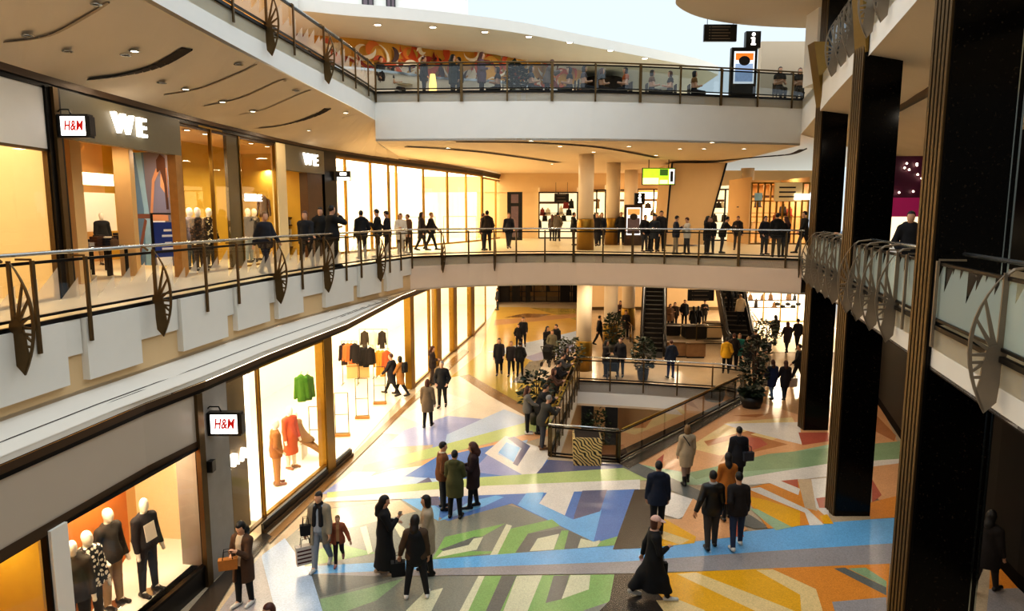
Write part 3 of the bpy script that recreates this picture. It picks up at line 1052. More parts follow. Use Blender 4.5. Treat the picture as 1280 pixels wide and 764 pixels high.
# near right: yellow, orange, white
patch('white', [(826, 612), (866, 625), (866, 640), (848, 650), (822, 642)])
patch('peach', [(866, 624), (935, 662), (920, 672), (816, 684), (830, 650), (852, 650)])
patch('yellow', [(812, 686), (828, 648), (870, 672), (868, 680)])
patch('sand', [(826, 664), (862, 676), (850, 682), (820, 672)])
patch('rose', [(915, 672), (922, 650), (930, 672)])
patch('orange', [(925, 614), (955, 606), (1036, 600), (1036, 655), (960, 662)])
patch('mint', [(936, 636), (950, 638), (990, 660), (970, 664)])
patch('yellow', [(938, 622), (958, 626), (1000, 640), (1000, 658), (990, 660), (940, 634)])
patch('white', [(934, 612), (950, 610), (1010, 638), (1030, 657), (1012, 658), (1006, 642)])
patch('white', [(960, 604), (975, 602), (1000, 612), (998, 620)])
patch('rose', [(976, 602), (997, 600), (998, 611)])
patch('beige', [(997, 600), (1018, 600), (1022, 640), (1006, 636)])
patch('white', [(1014, 600), (1036, 598), (1036, 650), (1020, 636)])
patch('rose', [(1020, 624), (1034, 622), (1034, 636), (1024, 636)])
patch('yellow', [(1024, 646), (1034, 644), (1042, 656), (1030, 656)])
patch('peach', [(1085, 585), (1125, 580), (1125, 625), (1098, 626)])
patch('rose', [(1090, 600), (1102, 620), (1090, 630)])
patch('orange', [(1085, 630), (1125, 620), (1120, 648), (1088, 650)])
patch('yellow', [(800, 719), (960, 712), (1030, 720), (1044, 795), (870, 795)])
patch('orange', [(960, 712), (1112, 706), (1108, 760), (1106, 795), (1042, 795), (1000, 740)])
patch('sand', [(846, 719), (870, 717), (960, 752), (1000, 768), (1000, 795), (975, 780)])
patch('sand', [(945, 714), (966, 713), (1020, 738), (1028, 764), (1030, 795), (1004, 795), (1000, 745)])
patch('sand', [(820, 752), (850, 752), (880, 764), (910, 795), (850, 795)])
patch('dgrey', [(1042, 712), (1056, 711), (1108, 736), (1108, 746)])
patch('jade', [(1060, 712), (1082, 711), (1108, 728), (1108, 736)])
patch('grey', [(1040, 754), (1108, 748), (1108, 795), (1052, 795)])
patch('orange', [(1238, 706), (1262, 700), (1290, 735), (1290, 742), (1236, 742)])
patch('grey', [(1236, 738), (1290, 736), (1290, 800), (1230, 800)])
# lower left corner: pale blue field beside the shops
patch('ice', [(300, 795), (315, 735), (328, 695), (356, 674), (390, 722), (404, 768), (410, 795)])
patch('grey', [(255, 795), (275, 764), (326, 695), (345, 768), (350, 795)])
# dark kerb strips along the shops and round the opening
patch('brown', [(434, 576), (500, 512), (566, 448), (580, 437), (586, 440), (508, 512), (440, 580), (338, 680), (330, 676)])
patch('black', [(210, 795), (262, 735), (330, 666), (340, 672), (290, 730), (250, 795)])
patch('black', [(773, 580), (925, 500), (940, 486), (966, 472), (950, 492), (860, 546), (786, 587)])
floor = struct(fl.build('floor', ['floor_' + k for k in FK]), 'polished terrazzo hall floor with coloured angular pattern')

# ---------------------------------------------------------------- slabs of the two galleries
def slab(name, inner, z0, z1, m, label):
    plan = list(inner) + [(30, -2), (30, 75), (-20, 75), (-20, -2)]
    mb = MB(); mb.prism(plan, z0, z1, 0)
    return struct(mb.build(name, m), label)

slab('floor_gallery', EL[:-1] + BR[:-1] + ER, G - 0.35, G, 'cream_floor', 'middle gallery floor')
slab('floor_upper', EU[:-1] + BU[:-1] + RU, U - 0.35, U, 'cream_floor', 'upper gallery floor')

def ribbon(line, z0s, z1s, mb, mi=0, flip=False):
    n = len(line)
    g = lambda q, i: q if not isinstance(q, (list, tuple)) else q[0] + (q[-1] - q[0]) * i / (n - 1)
    for i in range(n - 1):
        p, q = line[i], line[i + 1]
        f = [(p[0], p[1], g(z0s, i)), (q[0], q[1], g(z0s, i + 1)), (q[0], q[1], g(z1s, i + 1)), (p[0], p[1], g(z1s, i))]
        mb.poly(f[::-1] if flip else f, mi)

def bridge_faces(a, b, mb, za, zb, mi=0):
    """Sloped surface between two plan lines at given heights (lists of equal length)."""
    n = max(len(a), len(b)) * 2
    la, lb = length(a), length(b)
    A = [along(a, la * i / n) for i in range(n + 1)]; Bn = [along(b, lb * i / n) for i in range(n + 1)]
    g = lambda q, i: q if not isinstance(q, (list, tuple)) else q[0] + (q[-1] - q[0]) * i / n
    for i in range(n):
        mb.poly([(*A[i], g(za, i)), (*A[i + 1], g(za, i + 1)), (*Bn[i + 1], g(zb, i + 1)), (*Bn[i], g(zb, i))], mi)

# white fascias of the middle gallery
mb = MB(); ribbon(EL, G - 1.3, G, mb); struct(mb.build('wall_gallery_left', 'plaster_cream'), 'recessed cream fascia under the left gallery rail')
mat('plaster_warmlit', '#dcc3ab', 0.7, var=0.03, scale=2)  # warm light of the shops put into the bridge fascia's colour
mb = MB(); ribbon(BR, G - 1.28, G, mb); struct(mb.build('wall_gallery_back', 'plaster_warmlit'), 'curved white fascia of the middle bridge')
mb = MB(); ribbon(ER, G - 0.68, G, mb); struct(mb.build('wall_gallery_right', 'panel_white'), 'white fascia of the right gallery')
# fascias of the upper gallery
mb = MB(); ribbon(EU, [U - 0.6, U - 1.0], U, mb); struct(mb.build('wall_upper_left', 'plaster_white'), 'white fascia of the upper left gallery')
mb = MB(); ribbon(BU, U - 1.78, U, mb); mb.poly([(-5.17, 26.49, U - 1.0), (-5.17, 26.49, U - 1.78), (-5.4, 30, U - 1.78), (-5.4, 30, U - 1.0)])
struct(mb.build('wall_upper_back', 'plaster_white'), 'tall white fascia of the upper bridge')
mb = MB(); ribbon(RU, [U - 1.35, U - 0.3], U, mb); struct(mb.build('wall_upper_right', 'plaster_white'), 'white fascia of the upper right gallery')

# lintel height of the upper shops falls slowly to the back
def lintel(i, n): return 10.0
LZ = [at_y(230, 151, 18.2)[2], at_y(632, 226, 49.0)[2]]
LZN = [9.95, 9.75]
mb = MB(); bridge_faces(EU, SU[:17], mb, [U - 0.6, U - 1.0], [10.12, 10.05])
bridge_faces([(-5.17, 26.49), (-5.4, 34), (-3, 44), (0, 49)], SU[16:], mb, [U - 1.0, 10.22], [10.05, 9.9])
struct(mb.build('ceiling_left', 'soffit'), 'sloping cream soffit over the left gallery')
mb = MB()
mb.prism(BU + [(12.0, 75), (-12, 75), (-5.4, 33)], U - 1.78, U - 1.7, 0)
struct(mb.build('ceiling_back', 'soffit_warm'), 'flat warm soffit under the upper bridge')
WR = [(15.8, 30.5), (14.5, 26.3), (12.3, 20.0), (10.5, 14.1), (10.2, 12.9), (9.6, 9.0), (9.0, 4.0)]
WRO = [(p[0] + 3.0, p[1] + 1.0) for p in WR]
mb = MB(); bridge_faces(RU, [(17.0, 31.0)] + WRO, mb, [U - 1.35, U - 0.3], [9.9, 10.1])
struct(mb.build('ceiling_right', 'soffit'), 'sloping cream soffit over the right gallery')
mb = MB()
mb.prism(EL[:-1] + BR + [(30, 25.25), (30, 75), (-20, 75), (-20, -2)], G - 1.3, G - 1.24, 0)
mb.prism(ER + [(30, -2), (30, 25.2)], G - 0.7, G - 0.64, 1)
struct(mb.build('ceiling_ground', ['soffit_warm', 'slot_dark']), 'cream ceiling of the ground floor')

# hung fascia panels on the left gallery: tall ones alternate with short ones
pan = []
s, k, LL = 0.4, 0, length(EL)
ELo = offset_line(EL, -0.05)
while s < LL - 0.4:
    w, h, pr_ = ((1.75, 1.12, 0.13), (0.42, 0.66, 0.05), (1.55, 1.06, 0.13), (0.42, 0.62, 0.05), (1.35, 1.08, 0.13), (1.25, 0.66, 0.06))[k % 6]
    a, b = along(EL, s), along(EL, min(s + w, LL))
    ang = math.atan2(b[1] - a[1], b[0] - a[0])
    mb = MB(); mb.obox((a[0], a[1], G), (0.01, math.dist(a, b) - 0.01), (-pr_, 0.01), (-h, -0.03), ang)
    pan.append(mb)
    s += w; k += 1
wl = bpy.data.objects['wall_gallery_left']
for i, mb in enumerate(pan):
    struct(mb.build('wall_panel', 'panel_white', wl))
# ledge, groove and brown lintel over the ground shops
SGn = [p for p in SG if p[1] < 30]
LT = [4.28, 4.05, 3.95]
mb = MB()
bridge_faces(EL, offset_line([(-7.6, 0.0)] + SGn[:-1] + [(-4.45, 27.4)], -0.075), mb, G - 1.3, 4.32, 0)
SGo = offset_line([(-7.75, -1.0)] + SG, -0.06)
bridge_faces(offset_line(SGo, -0.03), offset_line(SGo, 0.6), mb, 4.315, 4.315, 0)  # cap added to keep shop light from leaking past the ledge
ribbon(offset_line(SGo, -0.02), 4.22, 4.32, mb, 0)
ribbon(offset_line(SGo, -0.03), 4.08, 4.2, mb, 1)
ribbon(SGo, 4.0, 4.08, mb, 2)
ribbon(SGo, 4.2, 4.22, mb, 2)
struct(mb.build('trim_1', ['panel_white', 'brown_lintel', 'dark_metal']), 'stepped ledge with brown metal lintel over the ground shops')
g1 = MB(); e2 = offset_line(EL, -0.015)
mid = [((a[0] * .35 + b[0] * .65), (a[1] * .35 + b[1] * .65)) for a, b in zip([along(EL, LL * t / 20) for t in range(21)], [along([(-7.6, 0.0)] + SGn[:-1] + [(-4.45, 27.4)], length([(-7.6, 0.0)] + SGn[:-1] + [(-4.45, 27.4)]) * t / 20) for t in range(21)])]
for off in (0.0, 0.06):
    for i in range(20):
        p, q = mid[i], mid[i + 1]
        zz = (G - 1.3) * .35 + 4.32 * .65 + 0.012
        g1.poly([(p[0] + off, p[1], zz - off * .3), (q[0] + off, q[1], zz - off * .3), (q[0] + off + 0.03, q[1], zz - off * .3 - .004), (p[0] + off + 0.03, p[1], zz - off * .3 - .004)])
struct(g1.build('trim_2', 'slot_dark'), 'thin double shadow groove along the ledge')

# dark soffit mouldings along the upper shop line
mb = MB()
for a, b, m_, d in ((10.0, 10.14, 0, 0.0), (9.9, 10.02, 1, 0.05), (9.82, 9.92, 0, 0.1)):
    ribbon(offset_line(SU, -0.12 + d), a, b, mb, m_)
struct(mb.build('trim_3', ['brown_lintel', 'dark_metal']), 'dark brown cornice over the gallery shops')

# ---------------------------------------------------------------- railings
def rebase(root, loc):
    for c in root.children:
        c.location = tuple(c.location[i] - loc[i] for i in range(3))
    root.location = loc

def frame_at(line, p):
    best = min(range(len(line) - 1), key=lambda i: abs(math.dist(line[i][:2], p[:2]) + math.dist(line[i + 1][:2], p[:2]) - math.dist(line[i][:2], line[i + 1][:2])))
    a, b = line[best], line[best + 1]
    l = math.dist(a[:2], b[:2])
    t = ((b[0] - a[0]) / l, (b[1] - a[1]) / l)
    return t, (t[1], -t[0])          # tangent, outward to the right of the direction

def fan_meshes(p, z, t, n, m_, out=0.06):
    """Half-wheel bracket standing out from the slab edge: curved rim, hub, spokes and a solid pointed foot."""
    mb = MB()
    fr = ((p[0] + n[0] * out, p[1] + n[1] * out, z), (n[0], n[1], 0), (0, 0, 1), (t[0], t[1], 0))
    def bz(k, w):
        P = ((0.0, 1.02), (0.42 - w, 0.52), (0.40 - w, -0.1), (0.1, -0.66 + w))
        a, b, c, d = (1 - k) ** 3, 3 * k * (1 - k) ** 2, 3 * k * k * (1 - k), k ** 3
        return (a * P[0][0] + b * P[1][0] + c * P[2][0] + d * P[3][0], a * P[0][1] + b * P[1][1] + c * P[2][1] + d * P[3][1])
    N_ = 12
    o = [bz(i / N_, 0) for i in range(N_ + 1)]; q = [bz(i / N_, 0.055) for i in range(N_ + 1)]
    for i in range(N_):
        mb.plate([o[i], o[i + 1], q[i + 1], q[i]], 0.03, fr)
    mb.plate([(-0.035, 1.02), (0.02, 1.02), (0.03, -0.1), (-0.035, -0.1)], 0.034, fr)
    hub = (0.03, 0.06)
    mb.plate([(hub[0] + 0.11 * math.cos(w * PI / 8), hub[1] + 0.11 * math.sin(w * PI / 8)) for w in range(16)], 0.04, fr)
    for k in (0.2, 0.34, 0.48, 0.6, 0.72):
        e = bz(k, 0.03)
        d = Vector((e[0] - hub[0], e[1] - hub[1])).normalized(); s_ = (-d.y * 0.02, d.x * 0.02)
        mb.plate([(hub[0] + s_[0] * 1.5, hub[1] + s_[1] * 1.5), (hub[0] - s_[0] * 1.5, hub[1] - s_[1] * 1.5), (e[0] - s_[0] * .6, e[1] - s_[1] * .6), (e[0] + s_[0] * .6, e[1] + s_[1] * .6)], 0.026, fr)
    mb.plate([(-0.035, 0.06), (0.13, 0.06), (0.16, -0.08), (0.17, -0.25), (0.2, -0.4), bz(0.955, 0.0), (0.1, -0.66), (-0.02, -0.52), (-0.035, -0.3)], 0.03, fr)
    for v in (-0.02, -0.2):
        mb.plate([(0.12, v), (0.29 + v * .2, v - 0.02), (0.29 + v * .2, v - 0.05), (0.12, v - 0.04)], 0.026, fr)
    return mb

def railing(name, label, line, z, posts, fans=(), gm='glass_frost', pm='bronze', hand='steel', drop=0.3, wide=(), group=None, hr=1.08, inset=0.1, out=0.06):
    r = thing(name, label, 'railing', group=group)
    ln = offset_line(line, inset)
    mb = MB(); mb.tube([(p[0], p[1], z + hr) for p in ln], 0.032, 8); mb.build('handrail', hand, r, True)
    mb = MB()
    li = offset_line(line, -0.02)
    for i in range(len(li) - 1):
        a, b = li[i], li[i + 1]
        ang = math.atan2(b[1] - a[1], b[0] - a[0]); l = math.dist(a, b) + 0.01
        mb.obox((*a, z), (0, l), (-0.025, 0.025), (0.93, 0.975), ang)
    mb.build('top_rail', 'dark_metal', r)
    mb = MB()
    for i in range(len(li) - 1):
        a, b = li[i], li[i + 1]
        ang = math.atan2(b[1] - a[1], b[0] - a[0]); l = math.dist(a, b) + 0.01
        mb.obox((*a, z), (0, l), (-0.03, 0.03), (0.1, 0.14), ang)
        mb.obox((*a, z), (0, l), (-0.04, 0.02), (-0.03, 0.04), ang)
    mb.build('bottom_rail', 'dark_metal', r)
    # order the posts along the line
    def pos(p):
        s_, best = 0.0, (1e9, 0)
        for i in range(len(line) - 1):
            a, b = line[i], line[i + 1]; l = math.dist(a[:2], b[:2])
            u = max(0, min(1, ((p[0] - a[0]) * (b[0] - a[0]) + (p[1] - a[1]) * (b[1] - a[1])) / (l * l)))
            q = (a[0] + (b[0] - a[0]) * u, a[1] + (b[1] - a[1]) * u)
            best = min(best, (math.dist(q, p[:2]), s_ + u * l)); s_ += l
        return best[1]
    tot = length(line)
    cuts = sorted({round(pos(p), 3) for p in list(posts) + list(fans)} | {0.0, round(tot, 3)})
    for p in posts:
        t, n = frame_at(line, p)
        w = 0.05 if p in wide else 0.03
        mb = MB(); mb.obox((p[0], p[1], z), (-w, w), (-out - 0.03, -out + 0.01), (-drop, 1.0), math.atan2(t[1], t[0]))
        mb.obox((p[0], p[1], z), (-0.012, 0.012), (-out, inset), (1.0, 1.03), math.atan2(t[1], t[0]))
        mb.build('post', pm, r)
    for p in fans:
        t, n = frame_at(line, p)
        mb = fan_meshes(p, z, t, n, pm, out)
        mb.tube([(p[0] + n[0] * 0.05, p[1] + n[1] * 0.05, z + 1.0), (p[0] - n[0] * 0.02, p[1] - n[1] * 0.02, z + 1.06), (p[0] - n[0] * inset, p[1] - n[1] * inset, z + hr)], 0.022, 6)
        mb.build('fan_bracket', pm, r)
    for a, b in zip(cuts[:-1], cuts[1:]):
        if b - a < 0.1: continue
        k = max(1, int((b - a) / 1.2))
        seg = [along(li, (a + (b - a) * i / k) * length(li) / tot) for i in range(k + 1)]
        mb = MB(); mb.strip(seg, z + 0.12, z + 0.95, 0, a)
        mb.build('glass_panel', gm, r)
    rebase(r, (line[0][0], line[0][1], z))
    return r

ol = lambda L, l, y: [on_line(L, x, y) for x in l]
railing('glass_railing', 'long curved glass railing with bronze posts and fan brackets on the left gallery', EL, G,
        ol(EL, (30, 98, 249, 290, 372, 428, 447, 483, 497, 511), 360), ol(EL, (1, 185, 339, 401, 468), 360) + [along(EL, 4.5)], out=0.16, drop=0.42)
railing('glass_railing', 'curved glass railing on the front edge of the middle bridge', BR, G,
        ol(BR, (585, 645, 681, 717, 754, 791, 831, 874, 924, 983), 310), ol(BR, (551, 617, 1001), 310), wide=ol(BR, (717, 791, 924), 310), gm='glass_clear', drop=0.32)
railing('glass_railing', 'glass railing with fan brackets on the upper left gallery', EU, U,
        ol(EU, (290, 365, 425, 441, 457), 60), ol(EU, (332, 403), 60) + [along(EU, 10)], gm='glass_frost', drop=0.3)
railing('glass_railing', 'long glass railing with black rails on the upper bridge', BU, U,
        ol(BU, (470, 523, 577, 634, 690, 744, 800, 850, 901, 947, 990), 100), (), gm='glass_upper', wide=ol(BU, (577, 690, 800, 901), 100), drop=0.36, hand='bronze')
# right gallery in three runs between the black columns
def sub(line, p, q):
    return [p] + [v for v in line if min(p[1], q[1]) < v[1] < max(p[1], q[1])] + [q]
def er(y):
    for a, b in zip(ER[:-1], ER[1:]):
        if b[1] <= y <= a[1]:
            t = (y - a[1]) / (b[1] - a[1]); return (a[0] + (b[0] - a[0]) * t, y)
runs = [(er(10.25), er(1.0), 'pale glass railing with big fan bracket on the right gallery, nearest the camera', [2.9, 5.6, 8.2], 'pinewheel'),
        (er(16.1), er(10.95), 'pale glass railing on the right gallery between the nearest and the second black column', [0.12, 1.3, 2.6, 3.9], ''),
        (er(22.9), er(17.0), 'pale glass railing on the right gallery between the second and the farthest black column', [0.3, 1.5, 2.8, 4.2, 5.4], '')]
for a, b, lab, fs_, _n in runs:
    ln = sub(ER, a, b)
    if a[1] < 11: fpos = [er(7.85), er(5.2)]; ppos = [er(10.15), er(6.5)]
    else: fpos = [along(ln, v) for v in fs_]; ppos = [along(ln, v + 0.65) for v in fs_]
    railing('glass_railing', lab, ln, G, ppos, fpos, gm='glass_green', pm='taupe_metal', inset=0.3, hr=1.1)
ruu = sub(RU, (9.55, 21.2), (8.4, 17.1))
railing('glass_railing', 'railing with fan brackets on the upper right gallery between two black columns', ruu, U, [along(ruu, 0.6), along(ruu, 2.0), along(ruu, 3.2)], [along(ruu, v) for v in (1.2, 2.6, 3.7)], gm='glass_upper', pm='taupe_metal', hand='taupe_metal')
ruu = sub(RU, (8.1, 16.1), (5.0, 5.0))
railing('glass_railing', 'railing with fan brackets on the upper right gallery nearest the camera', ruu, U, [along(ruu, 0.9), along(ruu, 2.6)], [along(ruu, v) for v in (0.4, 1.7, 3.4)], gm='glass_upper', pm='taupe_metal', hand='taupe_metal')

# ---------------------------------------------------------------- the opening in the ground floor
mb = MB()
ribbon(void + [void[0]], -1.05, 0.0, mb)
struct(mb.build('wall_opening', 'plaster_white'), 'white fascia round the opening in the ground floor')
vl = void
front = [vl[0], vl[1]]; rightl = [vl[1], vl[2], vl[3], vl[4]]; far_ = [vl[4], vl[5], vl[6], vl[7]]; leftl = [vl[7], vl[0]]
leftc = smooth_line([vl[7], (2.35, 27.2), (1.75, 23.8), vl[0]], 3)
for nm, ln, lab, npost, gm in (('void_railing', front, 'short front glass railing of the floor opening behind the zebra-striped planter', 1, 'glass_clear'),
                               ('void_railing', rightl, 'bronze framed glass railing on the right side of the floor opening', 7, 'glass_clear'),
                               ('void_railing', far_, 'glass railing on the far side of the floor opening', 5, 'glass_clear'),
                               ('void_railing', leftl, 'bronze railing on the left side of the floor opening where people lean', 9, 'glass_clear')):
    ln = ln[::-1]
    ps = [along(ln, length(ln) * (i + 0.0) / npost) for i in range(npost + 1)]
    railing('glass_railing', lab, ln, 0.0, [p for p in ps], (), gm=gm, drop=0.4, hand='steel' if npost in (1, 5) else 'gold', wide=ps if npost == 1 else ())
mb = MB(); mb.prism([(-6, 14), (16, 14), (16, 44), (-6, 44)], B - 0.3, B)
struct(mb.build('floor_basement', 'floor_beige'), 'floor of the level below seen through the opening')
mb = MB(); mb.prism([(-6, 14), (16, 14), (16, 44), (-6, 44)], -1.15, -1.05, 0, holes=[void])
struct(mb.build('ceiling_basement', 'soffit_warm'), 'ceiling of the level below')
mb = MB(); mb.quad((-6, 40, B), (16, 40, B), (16, 40, -1.05), (-6, 40, -1.05), 0); mb.quad((-6, 14, B), (-6, 44, B), (-6, 44, -1.05), (-6, 14, -1.05), 0)
mb.quad((16, 44, B), (16, 14, B), (16, 14, -1.05), (16, 44, -1.05), 0)
struct(mb.build('wall_basement', 'plaster_cream'), 'walls of the level below')

# ---------------------------------------------------------------- black granite columns
def column(x, y, w, d, z1, label, fin=None, trims=False, ang=0.0):
    r = thing('column', label, 'column', (x, y, 0), ang)
    r['kind'] = 'thing'
    mb = MB(); mb.box(0.02, 0, 0, w, d, z1); mb.build('shaft', 'granite_black', r)
    mb = MB()
    mb.box(-0.012, 0.0, 0, 0.02, d, z1, 1)
    n = 5
    for i in range(n):
        y0 = d * (i + 0.18) / n
        mb.box(-0.05, y0, 0, -0.01, y0 + d / n * 0.62, z1, 0)
    mb.build('fluted_side', ['bronze', 'dark_metal'], r)
    if trims:  # two thin chrome strips near the right edge
        mb = MB()
        mb.box(w - 0.12, -0.012, 0, w - 0.1, 0.0, z1); mb.box(w - 0.03, -0.012, 0, w, 0.0, z1)
        mb.build('steel_trim', 'chrome', r)
    if fin:
        z0, zt, ww = fin
        mb = MB()
        mb.plate([(0.0, z0), (0.05, z0), (0.05, zt), (-ww, zt)], 0.5, ((-0.03, d / 2 - 0.05, 0), (1, 0, 0), (0, 0, 1), (0, 1, 0)))
        mb.build('flared_fin', 'gold_fin', r)
    return r

column(6.42, 10.35, 1.12, 0.46, 19.0, 'nearest black granite column with fluted bronze side filling the right of the hall', trims=True)
column(8.08, 16.2, 0.86, 0.5, 19.0, 'second black granite column from the camera with a gold flared fin', fin=(11.15, 14.5, 0.42))
column(10.2, 23.0, 0.82, 0.5, 19.0, 'farthest black granite column beside the bridge end with a short flared fin', fin=(10.9, 13.0, 0.42))

# round white columns with gold feet, on both floors
for x, y, rad, which in ((3.46, 32.3, 0.36, 'nearest round white column with gold foot by the floor opening'), (5.5, 37.6, 0.38, 'second round white column with gold foot behind the nearest one'),
                  (7.55, 43.9, 0.42, 'third round white column with gold foot beside the escalator')):
    for z0, z1, fl_ in ((0.0, G - 1.24, 'on the ground floor'), (G, U - 1.72, 'on the middle gallery')):
        r = thing('round_column', which + ' ' + fl_, 'column', (x, y, z0)); r['kind'] = 'thing'
        mb = MB(); mb.lathe((0, 0, 0), [(rad, 1.3), (rad, z1 - z0)]); mb.build('shaft', 'column_white', r, True)
        mb = MB(); mb.lathe((0, 0, 0), [(rad + 0.05, 0.0), (rad + 0.05, 1.32), (rad + 0.03, 1.36), (rad + 0.03, 1.44), (rad, 1.46)]); mb.build('foot', 'gold', r, True)
r = thing('round_column', 'round white column with gold foot right of the slanted wall on the middle gallery', 'column', (14.6, 43.0, G)); r['kind'] = 'thing'
mb = MB(); mb.lathe((0, 0, 0), [(0.4, 1.3), (0.4, U - 1.72 - G)]); mb.build('shaft', 'column_white', r, True)
mb = MB(); mb.lathe((0, 0, 0), [(0.45, 0), (0.45, 1.44), (0.4, 1.46)]); mb.build('foot', 'gold', r, True)
# ---------------------------------------------------------------- shops
WN = [0]
SPOTS = []
def window(p, q, z0, z1, m='glass_shop', frame='bronze', fw=0.05, mull=0, label='shop window'):
    """Glazed bay between two plan points: frame and one pane per bay as children."""
    WN[0] += 1
    ang = math.atan2(q[1] - p[1], q[0] - p[0]); l = math.dist(p, q)
    mb = MB(); o = (p[0], p[1], 0)
    n = mull + 1
    for i in range(n + 1):
        x = l * i / n
        mb.obox(o, (x - fw / 2, x + fw / 2), (-0.05, 0.05), (z0, z1), ang)
    mb.obox(o, (0, l), (-0.05, 0.05), (z1 - fw, z1), ang); mb.obox(o, (0, l), (-0.05, 0.05), (z0, z0 + fw), ang)
    w = struct(mb.build('window_%d' % WN[0], frame), label)
    for i in range(n):
        a, b = l * i / n + fw / 2, l * (i + 1) / n - fw / 2
        c, s_ = math.cos(ang), math.sin(ang)
        pm = MB(); pm.quad((p[0] + c * a, p[1] + s_ * a, z0 + fw), (p[0] + c * b, p[1] + s_ * b, z0 + fw), (p[0] + c * b, p[1] + s_ * b, z1 - fw), (p[0] + c * a, p[1] + s_ * a, z1 - fw))
        pm.build('pane', m, w)
    return w

def room(name, line, depth, z0, z1, wall, ceil, floor_m, label, ends=(True, True), mid=None):
    """Back wall, side walls, floor and ceiling of a shop behind a plan line."""
    bk = offset_line(line, depth)
    mb = MB(); ms = [wall, ceil, floor_m]
    ribbon(bk, z0, z1, mb, 0)
    for k, e in ((0, ends[0]), (-1, ends[1])):
        if e:
            p, q = line[k], bk[k]
            mb.quad((*p, z0), (*q, z0), (*q, z1), (*p, z1), 0)
    for i in range(len(line) - 1):
        mb.quad((*line[i], z1), (*line[i + 1], z1), (*bk[i + 1], z1), (*bk[i], z1), 1)
        mb.quad((*line[i], z0 + .012), (*line[i + 1], z0 + .012), (*bk[i + 1], z0 + .012), (*bk[i], z0 + .012), 2)
    return struct(mb.build('wall_' + name, ms), label)

def lamp(kind, loc, energy, color, size=0.3, rot=(0, 0, 0), sy=None, name='shop_light'):
    l = bpy.data.lights.new(name, kind); l.energy = energy; l.color = color
    if kind == 'AREA':
        l.shape = 'RECTANGLE' if sy else 'DISK'; l.size = size
        if sy: l.size_y = sy
    else:
        l.shadow_soft_size = size
    if kind == 'SPOT':
        l.spot_size = math.radians(110); l.spot_blend = 0.6
    o = bpy.data.objects.new(name, l); COL.objects.link(o); o.location = loc; o.rotation_euler = rot
    return o
WARM = (1.0, 0.8, 0.56); SOFT = (1.0, 0.89, 0.73)

su = lambda x, y=250: on_line(SU, x, y)
sg = lambda x, y: on_line(SG, x, y)
def insg(px, d, py=480):
    return on_line(offset_line(SG, d), px, py)
def seg(line, p, q):
    return [p] + [v for v in line if min(p[1], q[1]) + 1e-3 < v[1] < max(p[1], q[1]) - 1e-3] + [q]
def inward(line, p, d):
    t, n = frame_at(line, p)
    return (p[0] - n[0] * d, p[1] - n[1] * d)

def ins(px, d, py=265):
    """Point d metres behind the gallery shop line, in the direction of a picture column."""
    return on_line(offset_line(SU, d), px, py)

# --- middle gallery, left: fashion shop with a lit name, seen through its open front
z9 = 9.95
a0, a1, a2, a3, a4, a5, a6, a7 = (-8.93, 5.0), su(62), su(80), su(218), su(226), su(301), su(345), su(356)
b1, b2 = su(404), su(419)
room('shop_display', seg(SU, a0, a1), 2.5, G, z9, 'shop_cream', 'glow_soft', 'cream_floor', 'warm display room of the first gallery shop')  # ceiling given a soft glow to light the room
room('shop_fashion', seg(SU, a2, a6), 6.5, G, 9.93, 'shop_tan', 'shop_tan', 'cream_floor', 'warm interior of the fashion shop on the left gallery', (True, False))
room('shop_fashion', seg(SU, a6, b1), 6.5, G, 9.93, 'shop_yellow', 'shop_tan', 'cream_floor', 'amber interior of the fashion shop on the left gallery', (False, True))
window(a0, a1, G, 8.75, label='tall window of the first gallery shop')
mb = MB(); t_ = math.atan2(a1[1] - a0[1], a1[0] - a0[0])
mb.obox((*a0, 0), (0, math.dist(a0, a1)), (-0.05, 0.1), (8.75, 9.95), t_); struct(mb.build('wall_sign_band', 'panel_white'), 'pale sign band over the first gallery window')
def bar(name, p, q, z0, z1, m, d=(-0.1, 0.12), label=None):
    mb = MB(); mb.obox((*p, 0), (0, math.dist(p, q)), d, (z0, z1), math.atan2(q[1] - p[1], q[0] - p[0]))
    return struct(mb.build(name, m), label)
bar('trim_4', a1, a2, G, 9.95, 'dark_metal', label='dark double frame between the gallery shops')
bar('trim_5', su(68), su(74), G, 9.95, 'bronze', (-0.16, 0.0))
bar('trim_6', a3, a4, G, 9.95, 'wood_oak', label='oak pier beside the fashion shop entrance')
mat('band_olive', '#6f6650', 0.45, var=0.05)
band = bar('wall_sign_band', a2, a4, 9.02, 9.95, 'band_olive', label='olive grey sign band over the fashion shop entrance')
window(a4, a5, G, 9.95, mull=1, frame='gold', label='amber lit window with three mannequins')
mat('olive_dark', '#4d4020', 0.3, var=0.3, scale=2)
bar('trim_7', su(286), a5, G, 9.95, 'olive_dark', (-0.02, 0.08), 'dark olive glass fin in the gallery shop window')
window(a5, a6, G, 9.95, frame='gold', label='bright gallery shop window with two mannequins')
bar('trim_8', a6, a7, G, 9.95, 'shop_cream', label='cream pier beside the second shop entrance')
bar('wall_sign_band', a7, b1, 9.05, 9.95, 'band_olive', label='olive sign band over the second shop entrance')
bar('trim_9', su(384), su(402), G, 9.05, 'wood_dark', (-0.05, 0.3), 'dark timber pier in the second shop entrance')
bar('trim_10', b1, b2, G, 9.95, 'dark_metal', label='dark frame before the white shop')
bar('wall_grey_panel', ins(38, 0.9), ins(56, 0.9), G, 9.0, 'band_grey', (0, .05), 'grey panel in the first gallery window')
for px, d in ((95, 1.5), (108, 2.6), (122, 3.4), (135, 2.2), (185, 1.4), (240, .7), (262, .7), (318, .7), (338, .7)):
    SPOTS.append((*ins(px, d), 9.9))
